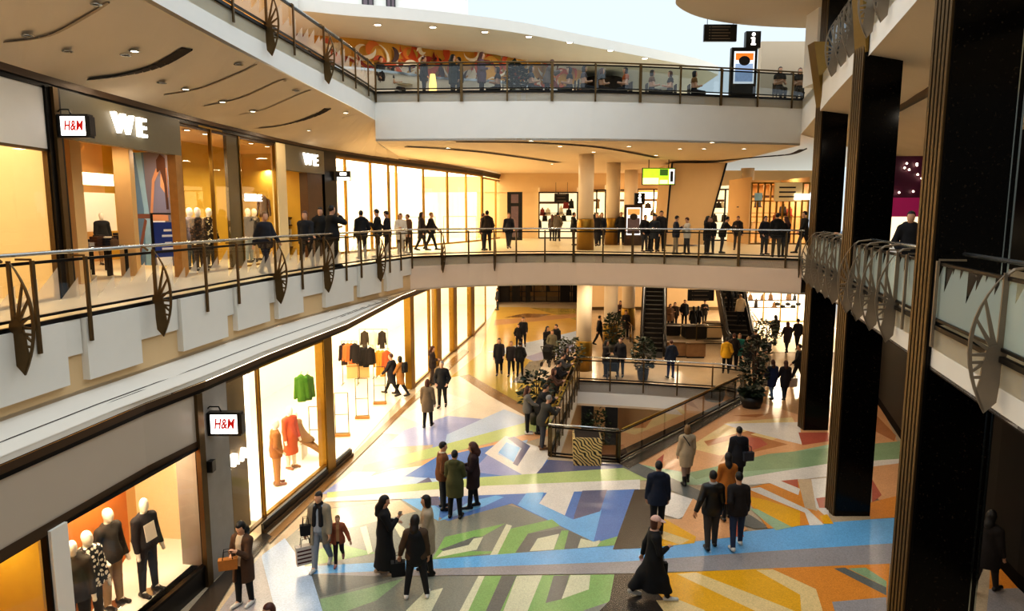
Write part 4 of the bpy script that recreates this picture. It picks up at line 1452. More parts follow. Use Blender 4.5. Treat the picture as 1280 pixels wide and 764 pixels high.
# side wall seen through the window (amber) and hanging light bars
p_, q_ = ins(232, 2.6), ins(300, 2.6)
mb = MB(); mb.poly([(*p_, G), (*q_, G), (*q_, 9.9), (*p_, 9.9)]); struct(mb.build('wall_display_back', 'shop_yellow'), 'amber back panel of the mannequin window')
for px in (240, 258, 276, 312, 330):
    p = ins(px, 0.9); lamp('AREA', (*p, 9.1), 32, (1.0, 0.78, 0.4), 0.3)
for px in (95, 130, 165, 200):
    for d in (1.6, 4.4):
        p = ins(px, d); lamp('AREA', (*p, 9.25), 24, WARM, 0.25)
for px in (310, 335, 365, 392):
    p = ins(px, 2.5); lamp('AREA', (*p, 9.25), 26, WARM, 0.3)
for y in (8, 10.5, 12.5):
    lamp('AREA', (-10.0, y, 9.9), 26, SOFT, 0.4)

# lit name letters
def on_wall(line, px, py, z, out=0.1):
    p = on_line(line, px, py); t, n = frame_at(line, p)
    return (p[0] + n[0] * out, p[1] + n[1] * out, z), math.atan2(t[1], t[0])
def letters(label, body, px, py, z, size, m='glow_letter', line=SU, back=True, out=0.16, sx=1.0, bold=0.003):
    loc, ang = on_wall(line, px, py, z, out)
    r = thing('shop_sign', label, 'sign', loc, ang)
    w = 0
    adv = size * 1.0 * sx
    for i, ch in enumerate(body):
        x = (i - (len(body) - 1) / 2) * adv
        text('letter', ch, size, M(m), r, (x, 0, 0), (PI / 2, 0, 0), 0.05, offset=bold, sx=sx)
    return r
letters('large white lit letters WE over the fashion shop entrance', 'WE', 157, 155, 9.5, 0.62, sx=1.15, bold=0.008)
letters('smaller lit letters WE over the second shop entrance further back', 'WE', 385, 203, 9.52, 0.6, bold=0.008)
p = ins(316, 0.5)
letters('small white SALE letters on the gallery shop window', 'SALE', 314, 250, 8.0, 0.32, out=0.08, sx=0.9)

# blade signs
def blade(label, loc, w, h, body, red=True, ang=0.0):
    r = thing('blade_sign', label, 'sign', loc, ang)
    mb = MB(); mb.box(-0.03, -0.09, -0.04, w + 0.03, 0.09, 0.0); mb.box(-0.03, -0.09, h, w + 0.03, 0.09, h + 0.04)
    mb.box(-0.03, -0.09, 0, 0.03, 0.09, h); mb.box(w - 0.03, -0.09, 0, w + 0.06, 0.09, h)
    mb.build('case', 'black_plastic', r)
    mb = MB(); mb.box(0.03, -0.075, 0, w - 0.03, 0.075, h); mb.build('face', 'glow_white', r)
    mb = MB(); mb.box(-0.3, -0.03, h * 0.3, -0.03, 0.03, h * 0.4); mb.box(-0.3, -0.03, h * 0.75, -0.03, 0.03, h * 0.85); mb.box(-0.36, -0.1, 0.05, -0.28, 0.1, h); mb.tube([(-0.2, 0, h * 0.9), (0.0, 0, h + 0.14), (w * 0.3, 0, h + 0.14), (w * 0.4, 0, h)], 0.015, 6)
    mb.build('bracket', 'dark_metal', r)
    if body:
        text('lettering', body, h * 0.72, M('sign_red'), r, (w / 2, -0.082, h * 0.5), (PI / 2, 0, 0), 0.004, shear=0.2, offset=0.006, sx=0.66)
    return r
p = on_line(SU, 70, 155)
x0, _, z0 = at_y(78, 170, p[1] - 0.15); x1, _, z1 = at_y(111, 146, p[1] - 0.15)
blade('small lit H&M blade sign with red letters on the upper gallery shop frame', (x0, p[1] - 0.15, z0), x1 - x0, z1 - z0, 'H&M')
p = sg(268, 520)
x0, _, z0 = at_y(264, 541, p[1] - 0.3); x1, _, z1 = at_y(300, 517, p[1] - 0.3)
blade('lit H&M blade sign with red letters on the grey pillar of the ground floor', (x0, p[1] - 0.3, z0), x1 - x0, z1 - z0, 'H&M')
p = su(419)
x0, _, z0 = at_y(420, 226, p[1] - 0.2); x1, _, z1 = at_y(438, 214, p[1] - 0.2)
r = thing('blade_sign', 'small black and white blade sign beside the white shop on the gallery', 'sign', (x0, p[1] - 0.2, z0))
w, h = x1 - x0, z1 - z0
mb = MB(); mb.box(0, -0.06, 0, w, 0.06, h); mb.build('case', 'black_plastic', r)
mb = MB(); mb.box(0.06, -0.07, 0.02, w - 0.02, 0.07, h * 0.38); mb.box(w * .3, -0.07, h * .55, w * .75, 0.07, h * .85); mb.build('face', 'glow_white', r)

# white shop on the gallery (over-bright)
wl_ = seg(SU, b2, SU[-1])
room('shop_white', wl_, 5.0, G, 10.0, 'glow_soft_wall' if 'glow_soft_wall' in MATS else 'shop_white', 'glow_hot', 'cream_floor', 'bright white interior of the long curved gallery shop')  # whole ceiling glows to light the shop
cuts = [b2, su(486), su(559), su(603), su(625), su(634)]
for i in range(5):
    ln = seg(SU, cuts[i], cuts[i + 1])
    for j in range(len(ln) - 1):
        window(ln[j], ln[j + 1], G, 9.85 if i < 3 else 9.75, frame='gold', fw=0.09, label='tall gold framed window of the white gallery shop')
for px in (440, 465, 500, 525, 545, 580, 605, 622):
    p = ins(px, 1.6); lamp('AREA', (*p, 9.8), 110, (1.0, 0.85, 0.62), 0.8)
bar('trim_11', su(633), SU[-1], G, 9.9, 'shop_cream')

# --- ground floor, left: display window, grey pillar, open fronted shop
zt = 4.0
c0, c1, c2, c3, c4 = sg(-60, 700), sg(58, 690), sg(80, 690), sg(250, 600), sg(286, 600)
dz = 0.42
for i, (p, q, lab) in enumerate(((c0, c1, 'golden display window at the left edge'), (c2, c3, 'display window with four dressed mannequins'))):
    window(p, q, dz, 2.95, frame='dark_metal', fw=0.06, label=lab)
bar('trim_12', c1, c2, 0, 2.95, 'panel_white', label='white post between two display windows')
mb = MB(); ribbon(offset_line(seg(SG, c0, c3), -0.03), 3.05, 4.0, mb, 0); ribbon(offset_line(seg(SG, c0, c3), -0.05), 2.9, 3.07, mb, 1)
struct(mb.build('wall_sign_band', ['band_grey', 'brown_lintel']), 'plain greige sign band over the ground floor display windows')
bar('wall_plinth', c0, c3, 0, dz, 'black_plastic', (-0.02, 0.3), 'black plinth under the display windows')
room('shop_window', seg(SG, c0, c1), 2.6, dz - 0.012, 3.3, 'shop_yellow', 'shop_tan', 'shop_cream', 'golden display window room')
room('shop_window', seg(SG, c2, c4), 2.2, dz - 0.012, 3.3, 'shop_tan', 'shop_tan', 'shop_white', 'tan display window room with an orange partition')
p, q = insg(84, 0.75, 690), insg(160, 1.95, 650)
mb = MB(); mb.poly([(*p, dz), (*q, dz), (*q, 3.25), (*p, 3.25)]); struct(mb.build('wall_partition', 'shop_orange'), 'slanted orange partition in the display window')
for px in (95, 130, 165, 200, 235):
    p = inward(SG, sg(px, 640), 0.7); lamp('AREA', (*p, 3.25), 34, (1.0, 0.82, 0.56), 0.25)
for px in (0, 35):
    p = inward(SG, sg(px, 690), 0.8); lamp('AREA', (*p, 3.25), 16, (1.0, 0.72, 0.3), 0.25)
bar('wall_pillar', c3, c4, 0, 4.0, 'stone_grey', (-0.06, 0.5), 'grey stone pillar between the ground floor shops')
bar('trim_13', sg(247, 600), sg(254, 600), 0, 4.0, 'bronze', (-0.1, 0.0))
mb = MB(); p = sg(263, 585); x, y, z = at_y(261, 584, p[1] - 0.16)
mb.box(x - 0.08, y - 0.06, z - 0.1, x + 0.1, y + 0.1, z + 0.13)
tag(mb.build('wall_speaker', 'black_plastic'), 'small black box fixed to the grey stone pillar', 'speaker')
# open shop
d0, d1, d2, d5 = sg(288, 600), sg(328, 600), sg(436, 560), sg(608, 400)
d3 = along(SG, length([v for v in SG if v[1] < 28]) + 1.2)
SGz = seg(SG, c4, d5)
room('shop_open', seg(SG, c4, d3), 5.5, 0.0, 4.0, 'shop_white', 'glow_hot', 'cream_floor', 'bright cream interior of the open fronted shop', (True, False))  # ceiling surface made to glow, helping the shop's lamps
room('shop_open', seg(SG, d3, SG[-1]), 5.5, 0.0, 4.0, 'shop_white', 'glow_hot', 'cream_floor', 'bright interior behind the far shop windows', (False, True))  # same glowing ceiling continued
window(c4, d1, 0.3, 4.0, frame='bronze', label='tall pane beside the grey pillar with white letters')
bar('wall_light_panel', sg(322, 600), sg(332, 600), 0.3, 4.0, 'glow_hot', (0.3, 0.34), 'vertical strip of light behind the glass')
bar('wall_light_back', sg(291, 600), sg(319, 600), 0.3, 4.0, mat('zara_beige', '#8f7c62', 0.8, spec=0.1), (0.16, 0.2), 'beige panel behind the tall pane')
for a, b in ((sg(404, 500), sg(414, 500)), (d3, along(SG, length([v for v in SG if v[1] < 28]) + 1.75)), (sg(545, 420), sg(550, 420)), (sg(566, 420), sg(570, 420)), (sg(588, 410), sg(592, 410))):
    bar('trim_14', a, b, 0.0, 4.0, 'gold', (-0.08, 0.2), 'gold mullion of the open shop front')
window(d1, sg(404, 500), 0.34, 4.0, frame='gold', label='bright window over the white display platform')
window(along(SG, length([v for v in SG if v[1] < 28]) + 1.8), sg(536, 430), 0.05, 4.0, frame='gold', mull=0, label='bright glass bay beside the shop entrance')
for a, b in ((537, 545), (550, 566), (570, 588), (592, 607)):
    window(sg(a, 420), sg(b, 420), 0.05, 4.0, frame='gold', label='far bright window of the ground floor shop')
# display platform with stepped dark front
P0, P1 = sg(326, 640), sg(437, 560)
mb = MB(); t_ = math.atan2(P1[1] - P0[1], P1[0] - P0[0]); l = math.dist(P0, P1)
mb.obox((*P0, 0), (0, l), (-0.02, 2.6), (0, 0.3), t_, 0); mb.obox((*P0, 0), (-0.02, l + 0.02), (-0.07, 0.0), (0, 0.24), t_, 1); mb.obox((*P0, 0), (-0.02, l + 0.02), (-0.12, 0.0), (0, 0.1), t_, 2)
r = tag(mb.build('display_platform', ['shop_white', 'black_plastic', 'brown_lintel']), 'low white display platform with black stepped front in the bright shop window', 'platform')
letters('white illuminated letters ZARA behind the tall pane beside the grey pillar', 'ZARA', 292, 577, 2.12, 0.4, line=SG, out=-0.08, sx=0.95)
for px, py in ((340, 560), (380, 540), (430, 500), (470, 480), (520, 440), (560, 420), (590, 410)):
    p = inward(SG, sg(px, py), 1.4); lamp('AREA', (*p, 3.9), 45, (1.0, 0.83, 0.58), 0.6)

# security gates at the open front
for px, py, k in ((397, 566, 'nearest the platform, standing in the window bay'), (428, 545, 'second from the platform at the entrance'), (453, 523, 'third from the platform at the entrance'), (475, 505, 'beside the two walkers entering the shop')):
    x, y, z = at_z(px, py, 0.02)
    r = thing('security_gate', 'thin black security gate ' + k, 'security gate', (x, y, 0.02), 0.12, 'security gates of the open shop')
    mb = MB()
    for u in (-0.22, 0.22): mb.tube([(u, 0, 0.08), (u, 0, 1.5)], 0.014, 6)
    for z in (1.5, 0.75, 0.1): mb.tube([(-0.22, 0, z), (0.22, 0, z)], 0.012, 6)
    mb.build('frame', 'dark_metal', r)
    mb = MB(); mb.box(-0.26, -0.09, 0, 0.26, 0.09, 0.09); mb.build('base', 'wood_oak', r)

# garments and racks inside the open shop
def garment(name, label, cat, loc, hgt, wid, m, ang=0.0, kind='coat', group=None, hang=True):
    """A garment on a hanger: flared body with two sleeves, neck opening and hook."""
    r = thing(name, label, cat, loc, ang, group)
    V, F = nets(lambda p: (lambda q: np.maximum(np.maximum(smin(smin(cone(q, (0, 0, -0.06), (0, 0, -hgt), wid * 0.3, wid * 0.42), cone(q, (-wid * .42, 0, -0.1), (wid * .42, 0, -0.1), 0.05, 0.05), 0.06),
        np.minimum(cone(q, (-wid * .45, 0, -0.12), (-wid * .62, 0, -min(hgt, 0.72)), 0.06, 0.05), cone(q, (wid * .45, 0, -0.12), (wid * .62, 0, -min(hgt, 0.72)), 0.06, 0.05)), 0.05),
        -q[..., 2] - hgt), np.abs(q[..., 1]) - 0.5))(p * np.array((1, 1.7, 1), np.float32)), (-wid, -0.35, -hgt - 0.05), (wid, 0.35, 0.05), 0.03)
    o = bpy.data.objects.new('cloth_body', mesh_from('cloth_body', [(V, F, 0)], [m])); COL.objects.link(o); o.parent = r
    if hang:
        mb = MB(); mb.tube([(-wid * .4, 0, -0.07), (0, 0, 0.0), (wid * .4, 0, -0.07)], 0.01, 5); mb.tube([(0, 0, 0), (0, 0, 0.06), (0.03, 0, 0.09), (0.03, 0, 0.12)], 0.008, 5)
        mb.build('hanger', 'dark_metal', r)
    return r
def spot(px, py, y):
    return at_y(px, py, y)
y = 17.6
gg = cloth('#2f5a12'); 
for i, (px, lab, m) in enumerate(((376, 'bright green coat hanging left in the shop window', '#3c6a14'), (384, 'dark green coat hanging right of the bright green coat', '#2c4f10'))):
    x, yy, z = at_y(px, 469, insg(px, 1.5 + .3 * i)[1])
    garment('hanging_coat', lab, 'coat', (x, yy, z), 0.85, 0.32, cloth(m), 0.3)
def rack(label, px0, px1, py, d, zb=0.0):
    y = insg((px0 + px1) / 2, d)[1]
    x0, _, z = at_y(px0, py, y); x1, _, _ = at_y(px1, py, y)
    r = thing('clothes_rail', label, 'clothes rail', ((x0 + x1) / 2, y, 0.02))
    w = (x1 - x0) / 2
    mb = MB(); mb.tube([(-w, 0, 0), (-w, 0, z), (w, 0, z), (w, 0, 0)], 0.015, 6); mb.tube([(-w, -0.25, 0.02), (-w, 0.25, 0.02)], 0.015, 6); mb.tube([(w, -0.25, 0.02), (w, 0.25, 0.02)], 0.015, 6)
    mb.build('frame', 'dark_metal', r)
    return r, x0, x1, z, y
for lab, px0, px1, py, y, items in (
    ('low rail of orange and black clothes at the back of the open shop', 427, 446, 427, 2.9, (('#2a1712', 0.95, 'dark brown jacket at the left end of the low rail'), ('#c06a34', 0.8, 'orange jumper on the low rail'), ('#b8602e', 0.9, 'rust dress on the low rail'), ('#1a1210', 0.85, 'black coat at the right end of the low rail'))),
    ('rail of black coats in the open shop', 448, 466, 432, 2.6, (('#17110f', 0.85, 'black coat at the left of the black rail'), ('#14100e', 0.9, 'long black coat in the middle of the black rail'), ('#1c1512', 0.8, 'black jacket at the right of the black rail'))),
    ('high wall rail of dark jackets in the open shop', 449, 484, 412, 4.2, (('#3a3024', 1.0, 'dark khaki jacket on the high wall rail'), ('#f0e2c4', 1.0, 'cream blouse on the high wall rail'), ('#2a201a', 0.95, 'narrow dark coat on the high wall rail'))),
    ('rail of mustard coats near the shop entrance', 470, 486, 436, 1.9, (('#b5822a', 1.15, 'mustard coat at the left of the entrance rail'), ('#c08a2e', 1.2, 'long mustard coat in the middle of the entrance rail'), ('#b0552a', 1.0, 'rust coat with red bag at the right of the entrance rail')))):
    r, x0, x1, z, y = rack(lab, px0, px1, py, y)
    for i, (c, h, gl) in enumerate(items):
        f = (i + 0.6) / (len(items) + 0.2)
        garment('hanging_coat', gl, 'coat', (x0 + (x1 - x0) * f, y - 0.02, z - 0.1), h, 0.34, cloth(c), 0.4)
x, y, _ = at_z(448, 470, 0.02)
r = thing('display_table', 'low pale wooden display block with folded clothes in the open shop', 'table', (x, y, 0.02), 0.2)
mb = MB(); mb.box(-0.5, -0.4, 0, 0.5, 0.4, 0.55); mb.build('block', 'shop_tan', r)
mb = MB(); mb.box(-0.52, -0.42, 0.55, 0.52, 0.42, 0.6); mb.build('top', 'wood_oak', r)
for i, (dx, c, lab) in enumerate(((-0.25, '#4a2c1c', 'small brown folded jumper on the pale display block'), (0.1, '#7c2f22', 'red folded jumper on the pale display block'))):
    mb = MB(); mb.box(-0.14, -0.1, 0, 0.14, 0.1, 0.09); mb.box(-0.13, -0.09, 0.09, 0.13, 0.09, 0.14)
    tag(mb.build('folded_jumper', cloth(c), loc=(x + dx, y, 0.62)), lab, 'clothing')

# --- mannequins
def mannequin(label, loc, face, H=1.82, pose=None, wear=None, base=True, res=0.016, head=True):
    w = dict(wear or {}); w['skin'] = M('mannequin')
    J, parts = clothing_meshes(H, pose or {}, w, False, res)
    r = thing('mannequin', label, 'mannequin', loc, -math.radians(face))
    for pn, me in parts:
        o = bpy.data.objects.new(pn, me); COL.objects.link(o); o.parent = r
    if base:
        mb = MB(); mb.lathe((0, 0, 0), [(0.18, 0), (0.18, 0.012), (0.17, 0.016)]); mb.build('stand', 'steel', r)
    return r
def patterned(name, c1, c2, scale, thr=0.5):
    if name in MATS: return MATS[name]
    m, nt, N, L, b = nodes(name)
    tc = N.new('ShaderNodeTexCoord'); nz = N.new('ShaderNodeTexVoronoi'); nz.inputs['Scale'].default_value = scale
    L.new(tc.outputs['Object'], nz.inputs['Vector'])
    r = N.new('ShaderNodeValToRGB'); r.color_ramp.interpolation = 'CONSTANT'
    r.color_ramp.elements[0].color = (*rgb(c1), 1); r.color_ramp.elements[1].color = (*rgb(c2), 1); r.color_ramp.elements[1].position = thr
    L.new(nz.outputs['Distance'], r.inputs['Fac']); L.new(r.outputs['Color'], b.inputs['Base Color'])
    b.inputs['Roughness'].default_value = 0.8
    MATS[name] = m
    return m
blk, jean, khaki = cloth('#17141a'), cloth('#23242b'), cloth('#a08462')
x, y, _ = at_z(187, 741, dz); m4 = mannequin('mannequin in black sweater with a white square print, right in the display window', (x, y, dz), 112, 1.84, dict(spread=0.075, head=(30, 0)), dict(legs=jean, top=blk, cut=dict(hem=.5, collar=.02, puff=.95), shoes=leather('#15110f')))
loc = at_z(187, 741, dz)
mb = MB(); mb.plate([(-0.11, -0.18), (0.12, -0.16), (0.1, 0.16), (-0.12, 0.14)], 0.012, ((0.02, 0.165, 1.27), (-1, 0, 0), (0, -0.12, 1), (0, 1, 0.1))); mb.build('print_square', 'mannequin', m4)
x, y, _ = at_z(143, 757, dz); mannequin('mannequin in dark jacket and khaki trousers in front of the orange partition', (x, y, dz), 108, 1.84, dict(spread=0.07, arms=('pocket', 'down')), dict(legs=khaki, loose=1.08, top=cloth('#2a241f'), inner=cloth('#d8cfc0'), cut=dict(hem=.47, collar=.03, puff=.96), shoes=leather('#1b1512')))
x, y, _ = at_z(118, 792, dz); mannequin('mannequin in black and white patterned shirt with bare pale head', (x, y, dz), 112, 1.82, dict(spread=0.07), dict(legs=cloth('#3b3124'), top=patterned('floral_shirt', '#f2ead8', '#191513', 14, 0.42), cut=dict(hem=.47), shoes=leather('#1b1512')))
x, y, _ = at_z(93, 806, dz); mannequin('mannequin in dark clothes half hidden at the left end of the display window', (x + .1, y, dz), 150, 1.8, dict(spread=0.06), dict(legs=cloth('#191612'), top=cloth('#2c251c'), cut=dict(hem=.45, hood=True), shoes=leather('#1b1512')))
# bright window group
x, y, _ = at_z(366, 588, 0.3); mannequin('mannequin in a long orange red coat standing in the bright shop window', (x - .1, y + .2, 0.3), 120, 1.78, dict(spread=0.06), dict(legs=cloth('#d8cdb8'), top=cloth('#c0502a'), cut=dict(hem=.24, flare=.01), shoes=leather('#8a5a3a')))
x, y, _ = at_z(392, 572, 0.3)
J_, _p = None, None
mn = mannequin('mannequin in brown trench coat leaning back with legs stretched out on the platform', (x - 0.3, y, 0.3), 100, 1.75, dict(legs=(62, 6, 54, 4), lean=-22, arms=('pocket', 'pocket')), dict(legs=cloth('#8a6436'), top=cloth('#7a5a30'), cut=dict(hem=.3), shoes=leather('#e8dcc8')), base=False)
mb = MB(); mb.box(-0.25, -0.3, 0, 0.25, 0.3, 0.45); 
x2, y2, _ = at_z(374, 580, 0.3)
tag(mb.build('display_block', 'shop_white', loc=(x - 0.52, y + 0.05, 0.3)), 'white display block under the leaning mannequin', 'block')
x, y, _ = at_z(347, 606, 0.3); mannequin('mannequin in brown wrap dress at the left of the bright shop window', (x, y, 0.3), 60, 1.78, dict(spread=0.05, arms=('pocket', 'down')), dict(legs=cloth('#9c6a34'), loose=1.1, top=cloth('#8f5a2c'), cut=dict(hem=.44), shoes=leather('#8a5a3a')))
# gallery window mannequins
for px, d, lab, w in ((236, 1.0, 'gallery mannequin in grey top at the left of three in the amber window', dict(legs=cloth('#4a5660'), top=cloth('#7e7480'), cut=dict(hem=.47))),
                      (246, 0.5, 'gallery mannequin in brown patterned coat in the middle of the amber window', dict(legs=cloth('#3a2a1c'), top=patterned('brown_print', '#6a4c2a', '#2b1c10', 16, 0.4), cut=dict(hem=.36))),
                      (260, 0.8, 'gallery mannequin in leopard print blouse at the right of the amber window', dict(legs=cloth('#2c2a28'), top=patterned('leopard', '#e2cfa0', '#2a1c10', 13, 0.36), cut=dict(hem=.46))),
                      (309, 0.8, 'gallery mannequin in black jacket and jeans in the bright gallery window', dict(legs=cloth('#7c8a94'), top=cloth('#1c1a1c'), cut=dict(hem=.46))),
                      (317, 1.1, 'gallery mannequin in floral shirt behind the one in black', dict(legs=cloth('#b8a890'), top=patterned('dark_floral', '#8a7a66', '#221a16', 14, 0.4), cut=dict(hem=.46)))):
    p = ins(px, d)
    mb = MB()
    mannequin(lab, (p[0], p[1], G + 0.012), 110, 1.84, dict(spread=0.06), w, res=0.022)

# shop fittings of the gallery fashion shop
p = ins(196, 2.2); q = ins(222, 0.9)
ang = math.atan2(q[1] - p[1], q[0] - p[0])
PA, PB = ins(165, 3.2), ins(214, 1.7)
r = thing('poster', 'tall poster of a long haired figure in white trousers inside the fashion shop', 'poster', (*PA, G + 0.1), math.atan2(PB[1] - PA[1], PB[0] - PA[0]))
mat('p_blue', '#5c7c98', 0.6, var=0.3, scale=1.2); mat('p_blue2', '#8fb4c8', 0.6, var=0.2, scale=2); mat('p_skin', '#c98f66', 0.6); mat('p_hair', '#4a2a18', 0.6); mat('p_white', '#e8ecf2', 0.6); mat('p_grey', '#75707c', 0.6); mat('p_brown', '#7a4f40', 0.6); mat('p_top', '#77768a', 0.6)
mb = MB(); PW, PH = math.dist(PA, PB), 3.45
mb.box(0, -0.03, 0, PW, 0, PH); mb.build('panel', 'p_grey', r)
def pp(c, pts, k):
    mb = MB(); mb.poly([(x * PW, -0.034 - 0.003 * k, z * PH) for x, z in pts]); return mb.build('print', c, r)
pp('p_blue', [(0, 0), (0.42, 0), (0.42, 1), (0, 1)], 0); pp('p_blue2', [(0.2, 1), (0.36, 1), (0.5, 0.3), (0.42, 0), (0.3, 0.0), (0.34, 0.5)], 1)
pp('p_brown', [(0.0, 0.42), (0.55, 0.42), (0.55, 0.46), (0.0, 0.46)], 2); pp('p_brown', [(0.05, 0.02), (0.12, 0.0), (0.4, 0.4), (0.34, 0.42)], 2)
pp('p_top', [(0.55, 0.45), (0.9, 0.42), (0.98, 0.75), (0.72, 0.8), (0.6, 0.62)], 3)
pp('p_skin', [(0.5, 0.45), (0.56, 0.44), (0.66, 0.74), (0.78, 0.82), (0.72, 0.86), (0.6, 0.76)], 4); pp('p_skin', [(0.8, 0.7), (0.98, 0.6), (0.98, 0.86), (0.84, 0.86)], 4)
pp('p_white', [(0.52, 0.4), (0.85, 0.42), (0.98, 0.1), (0.98, 0.0), (0.6, 0.0), (0.55, 0.2)], 3); pp('p_skin', [(0.5, 0.4), (0.95, 0.4), (0.95, 0.45), (0.5, 0.46)], 5)
pp('p_hair', [(0.74, 0.82), (0.74, 0.93), (0.84, 0.98), (0.96, 0.94), (0.98, 0.5), (0.92, 0.5), (0.9, 0.72), (0.82, 0.84)], 6)
lamp('AREA', (*ins(178, 1.4), 9.2), 40, (0.8, 0.9, 1.0), 0.3)
p = ins(153, 1.7)
mb = MB(); mb.box(-0.1, -0.1, 0, 0.34, 0.12, 4.1); struct(mb.build('wall_pier', 'shop_tan', loc=(*p, G)), 'plain cream pier inside the fashion shop')
p = ins(90, 1.6)
mb = MB(); mb.box(-0.2, -0.2, 0, 0.2, 0.2, 4.1); struct(mb.build('wall_pier', 'shop_tan', loc=(*p, G)), 'cream pier left in the fashion shop')
p, q = ins(100, 5.6), ins(145, 5.6)
bar('wall_light_panel', p, q, 8.45, 8.85, 'glow_warm', (0, 0.1), 'long horizontal light box at the back of the fashion shop')
bar('wall_back_panel', p, q, 6.9, 8.2, 'shop_white', (0, 0.05), 'white panels at the back of the fashion shop')
p = ins(126, 5.0)
mannequin('black dressed mannequin at the back of the fashion shop', (p[0], p[1], G + 0.012), 130, 1.7, dict(), dict(legs=cloth('#8a6a44'), top=cloth('#121114'), cut=dict(hem=.4)), res=0.022)
mat('fold_blue', '#1e3a8a', 0.8); 
for i, (px, d, c, lab) in enumerate(((98, 2.6, '#2a2018', 'display table with folded dark clothes left in the fashion shop'), (118, 1.9, '#3a2c1e', 'display table with folded clothes in the middle of the fashion shop'), (138, 3.6, '#251a14', 'display table with dark clothes at the back of the fashion shop'))):
    p = ins(px, d)
    r = thing('display_table', lab, 'table', (*p, G + 0.012), 1.2)
    mb = MB(); mb.box(-0.6, -0.4, 0.8, 0.6, 0.4, 0.85); mb.build('table_top', 'wood_dark', r)
    for u in (-0.55, 0.55):
        for v in (-0.35, 0.35):
            mb = MB(); mb.box(u - 0.03, v - 0.03, 0, u + 0.03, v + 0.03, 0.8); mb.build('leg', 'dark_metal', r)
    for k, cc in enumerate(('#2a2018', '#d8cdb8', '#5a3a24', '#1d1a20', '#8a6a48')):
        mb = MB(); hh = 0.1 + 0.05 * ((k * 7 + i) % 4)
        for j in range(3): mb.box(-0.1, -0.14, j * hh / 3, 0.1, 0.14, (j + 0.9) * hh / 3)
        tag(mb.build('folded_clothes', cloth(cc), loc=(p[0] + (k - 2) * 0.08, p[1] + (k - 2) * 0.21, G + 0.865)), 'stack of folded clothes on ' + ('the left', 'the middle', 'the back')[i] + ' table of the fashion shop, ' + ('dark brown', 'cream', 'chestnut', 'black', 'tan')[k] + ' one', 'clothing', 'folded clothes in the fashion shop')
r = thing('sign_stand', 'blue sign board with white marks on a black stand in the fashion shop', 'sign', (*ins(203, 0.7), G + 0.012), 1.1)
mb = MB(); mb.box(-0.3, -0.02, 0.5, 0.3, 0.02, 1.45); mb.build('board', 'fold_blue', r)
mb = MB(); mb.box(-0.36, -0.03, 0, -0.32, 0.03, 1.7); mb.box(0.32, -0.03, 0, 0.36, 0.03, 1.7); mb.box(-0.36, -0.03, 1.66, 0.36, 0.03, 1.7); mb.build('stand', 'black_plastic', r)
mb = MB()
for z, w in ((1.2, .12), (1.05, .18), (0.85, .1), (0.7, .2)): mb.box(0.1 - w, -0.026, z, 0.1 + w, -0.022, z + 0.06)
mb.build('marks', 'p_white', r)
for i, (px, d, c, lab) in enumerate(((372, 2.4, '#a8452a', 'red brown jacket hanging high on the amber wall of the second shop'), (330, 2.6, '#5a3a22', 'brown coat hanging in the bright gallery window'))):
    p = ins(px, d)
    garment('hanging_coat', lab, 'coat', (p[0], p[1], G + 2.75 - 0.4 * i), 0.8, 0.5, cloth(c), 0.9)
p = ins(368, 1.6)
r = thing('display_table', 'dark shelf unit with folded goods in the second shop entrance', 'shelf', (*p, G + 0.012), 1.1)
mb = MB()
for z in (0.3, 0.75, 1.2, 1.5): mb.box(-0.7, -0.2, z, 0.7, 0.2, z + 0.04)
mb.build('shelf_boards', 'wood_dark', r)
mb = MB()
for u in (-0.7, 0.0, 0.66): mb.box(u, -0.2, 0, u + 0.04, 0.2, 1.54)
mb.build('uprights', 'dark_metal', r)
mb = MB()
random.seed(3)
for z in (0.34, 0.79, 1.24):
    for k in range(6):
        mb.box(-0.62 + k * 0.21, -0.15, z, -0.48 + k * 0.21, 0.12, z + 0.1 + 0.2 * random.random(), k % 3)
o = mb.build('stacked_goods', [cloth('#5a4028'), cloth('#d8c8a8'), cloth('#a06a3a')], r); o['kind'] = 'stuff'
# rails in the white gallery shop
for px, lab in ((520, 'thin clothes rail in the white gallery shop'), (575, 'row of shoes rail at the far white window')):
    p = ins(px, 1.6)
    r = thing('clothes_rail', lab, 'clothes rail', (*p, G + 0.012), 0.6)
    mb = MB(); mb.tube([(-1.2, 0, 0), (-1.2, 0, 1.5), (1.2, 0, 1.5), (1.2, 0, 0)], 0.02, 6); mb.build('frame', 'bronze', r)
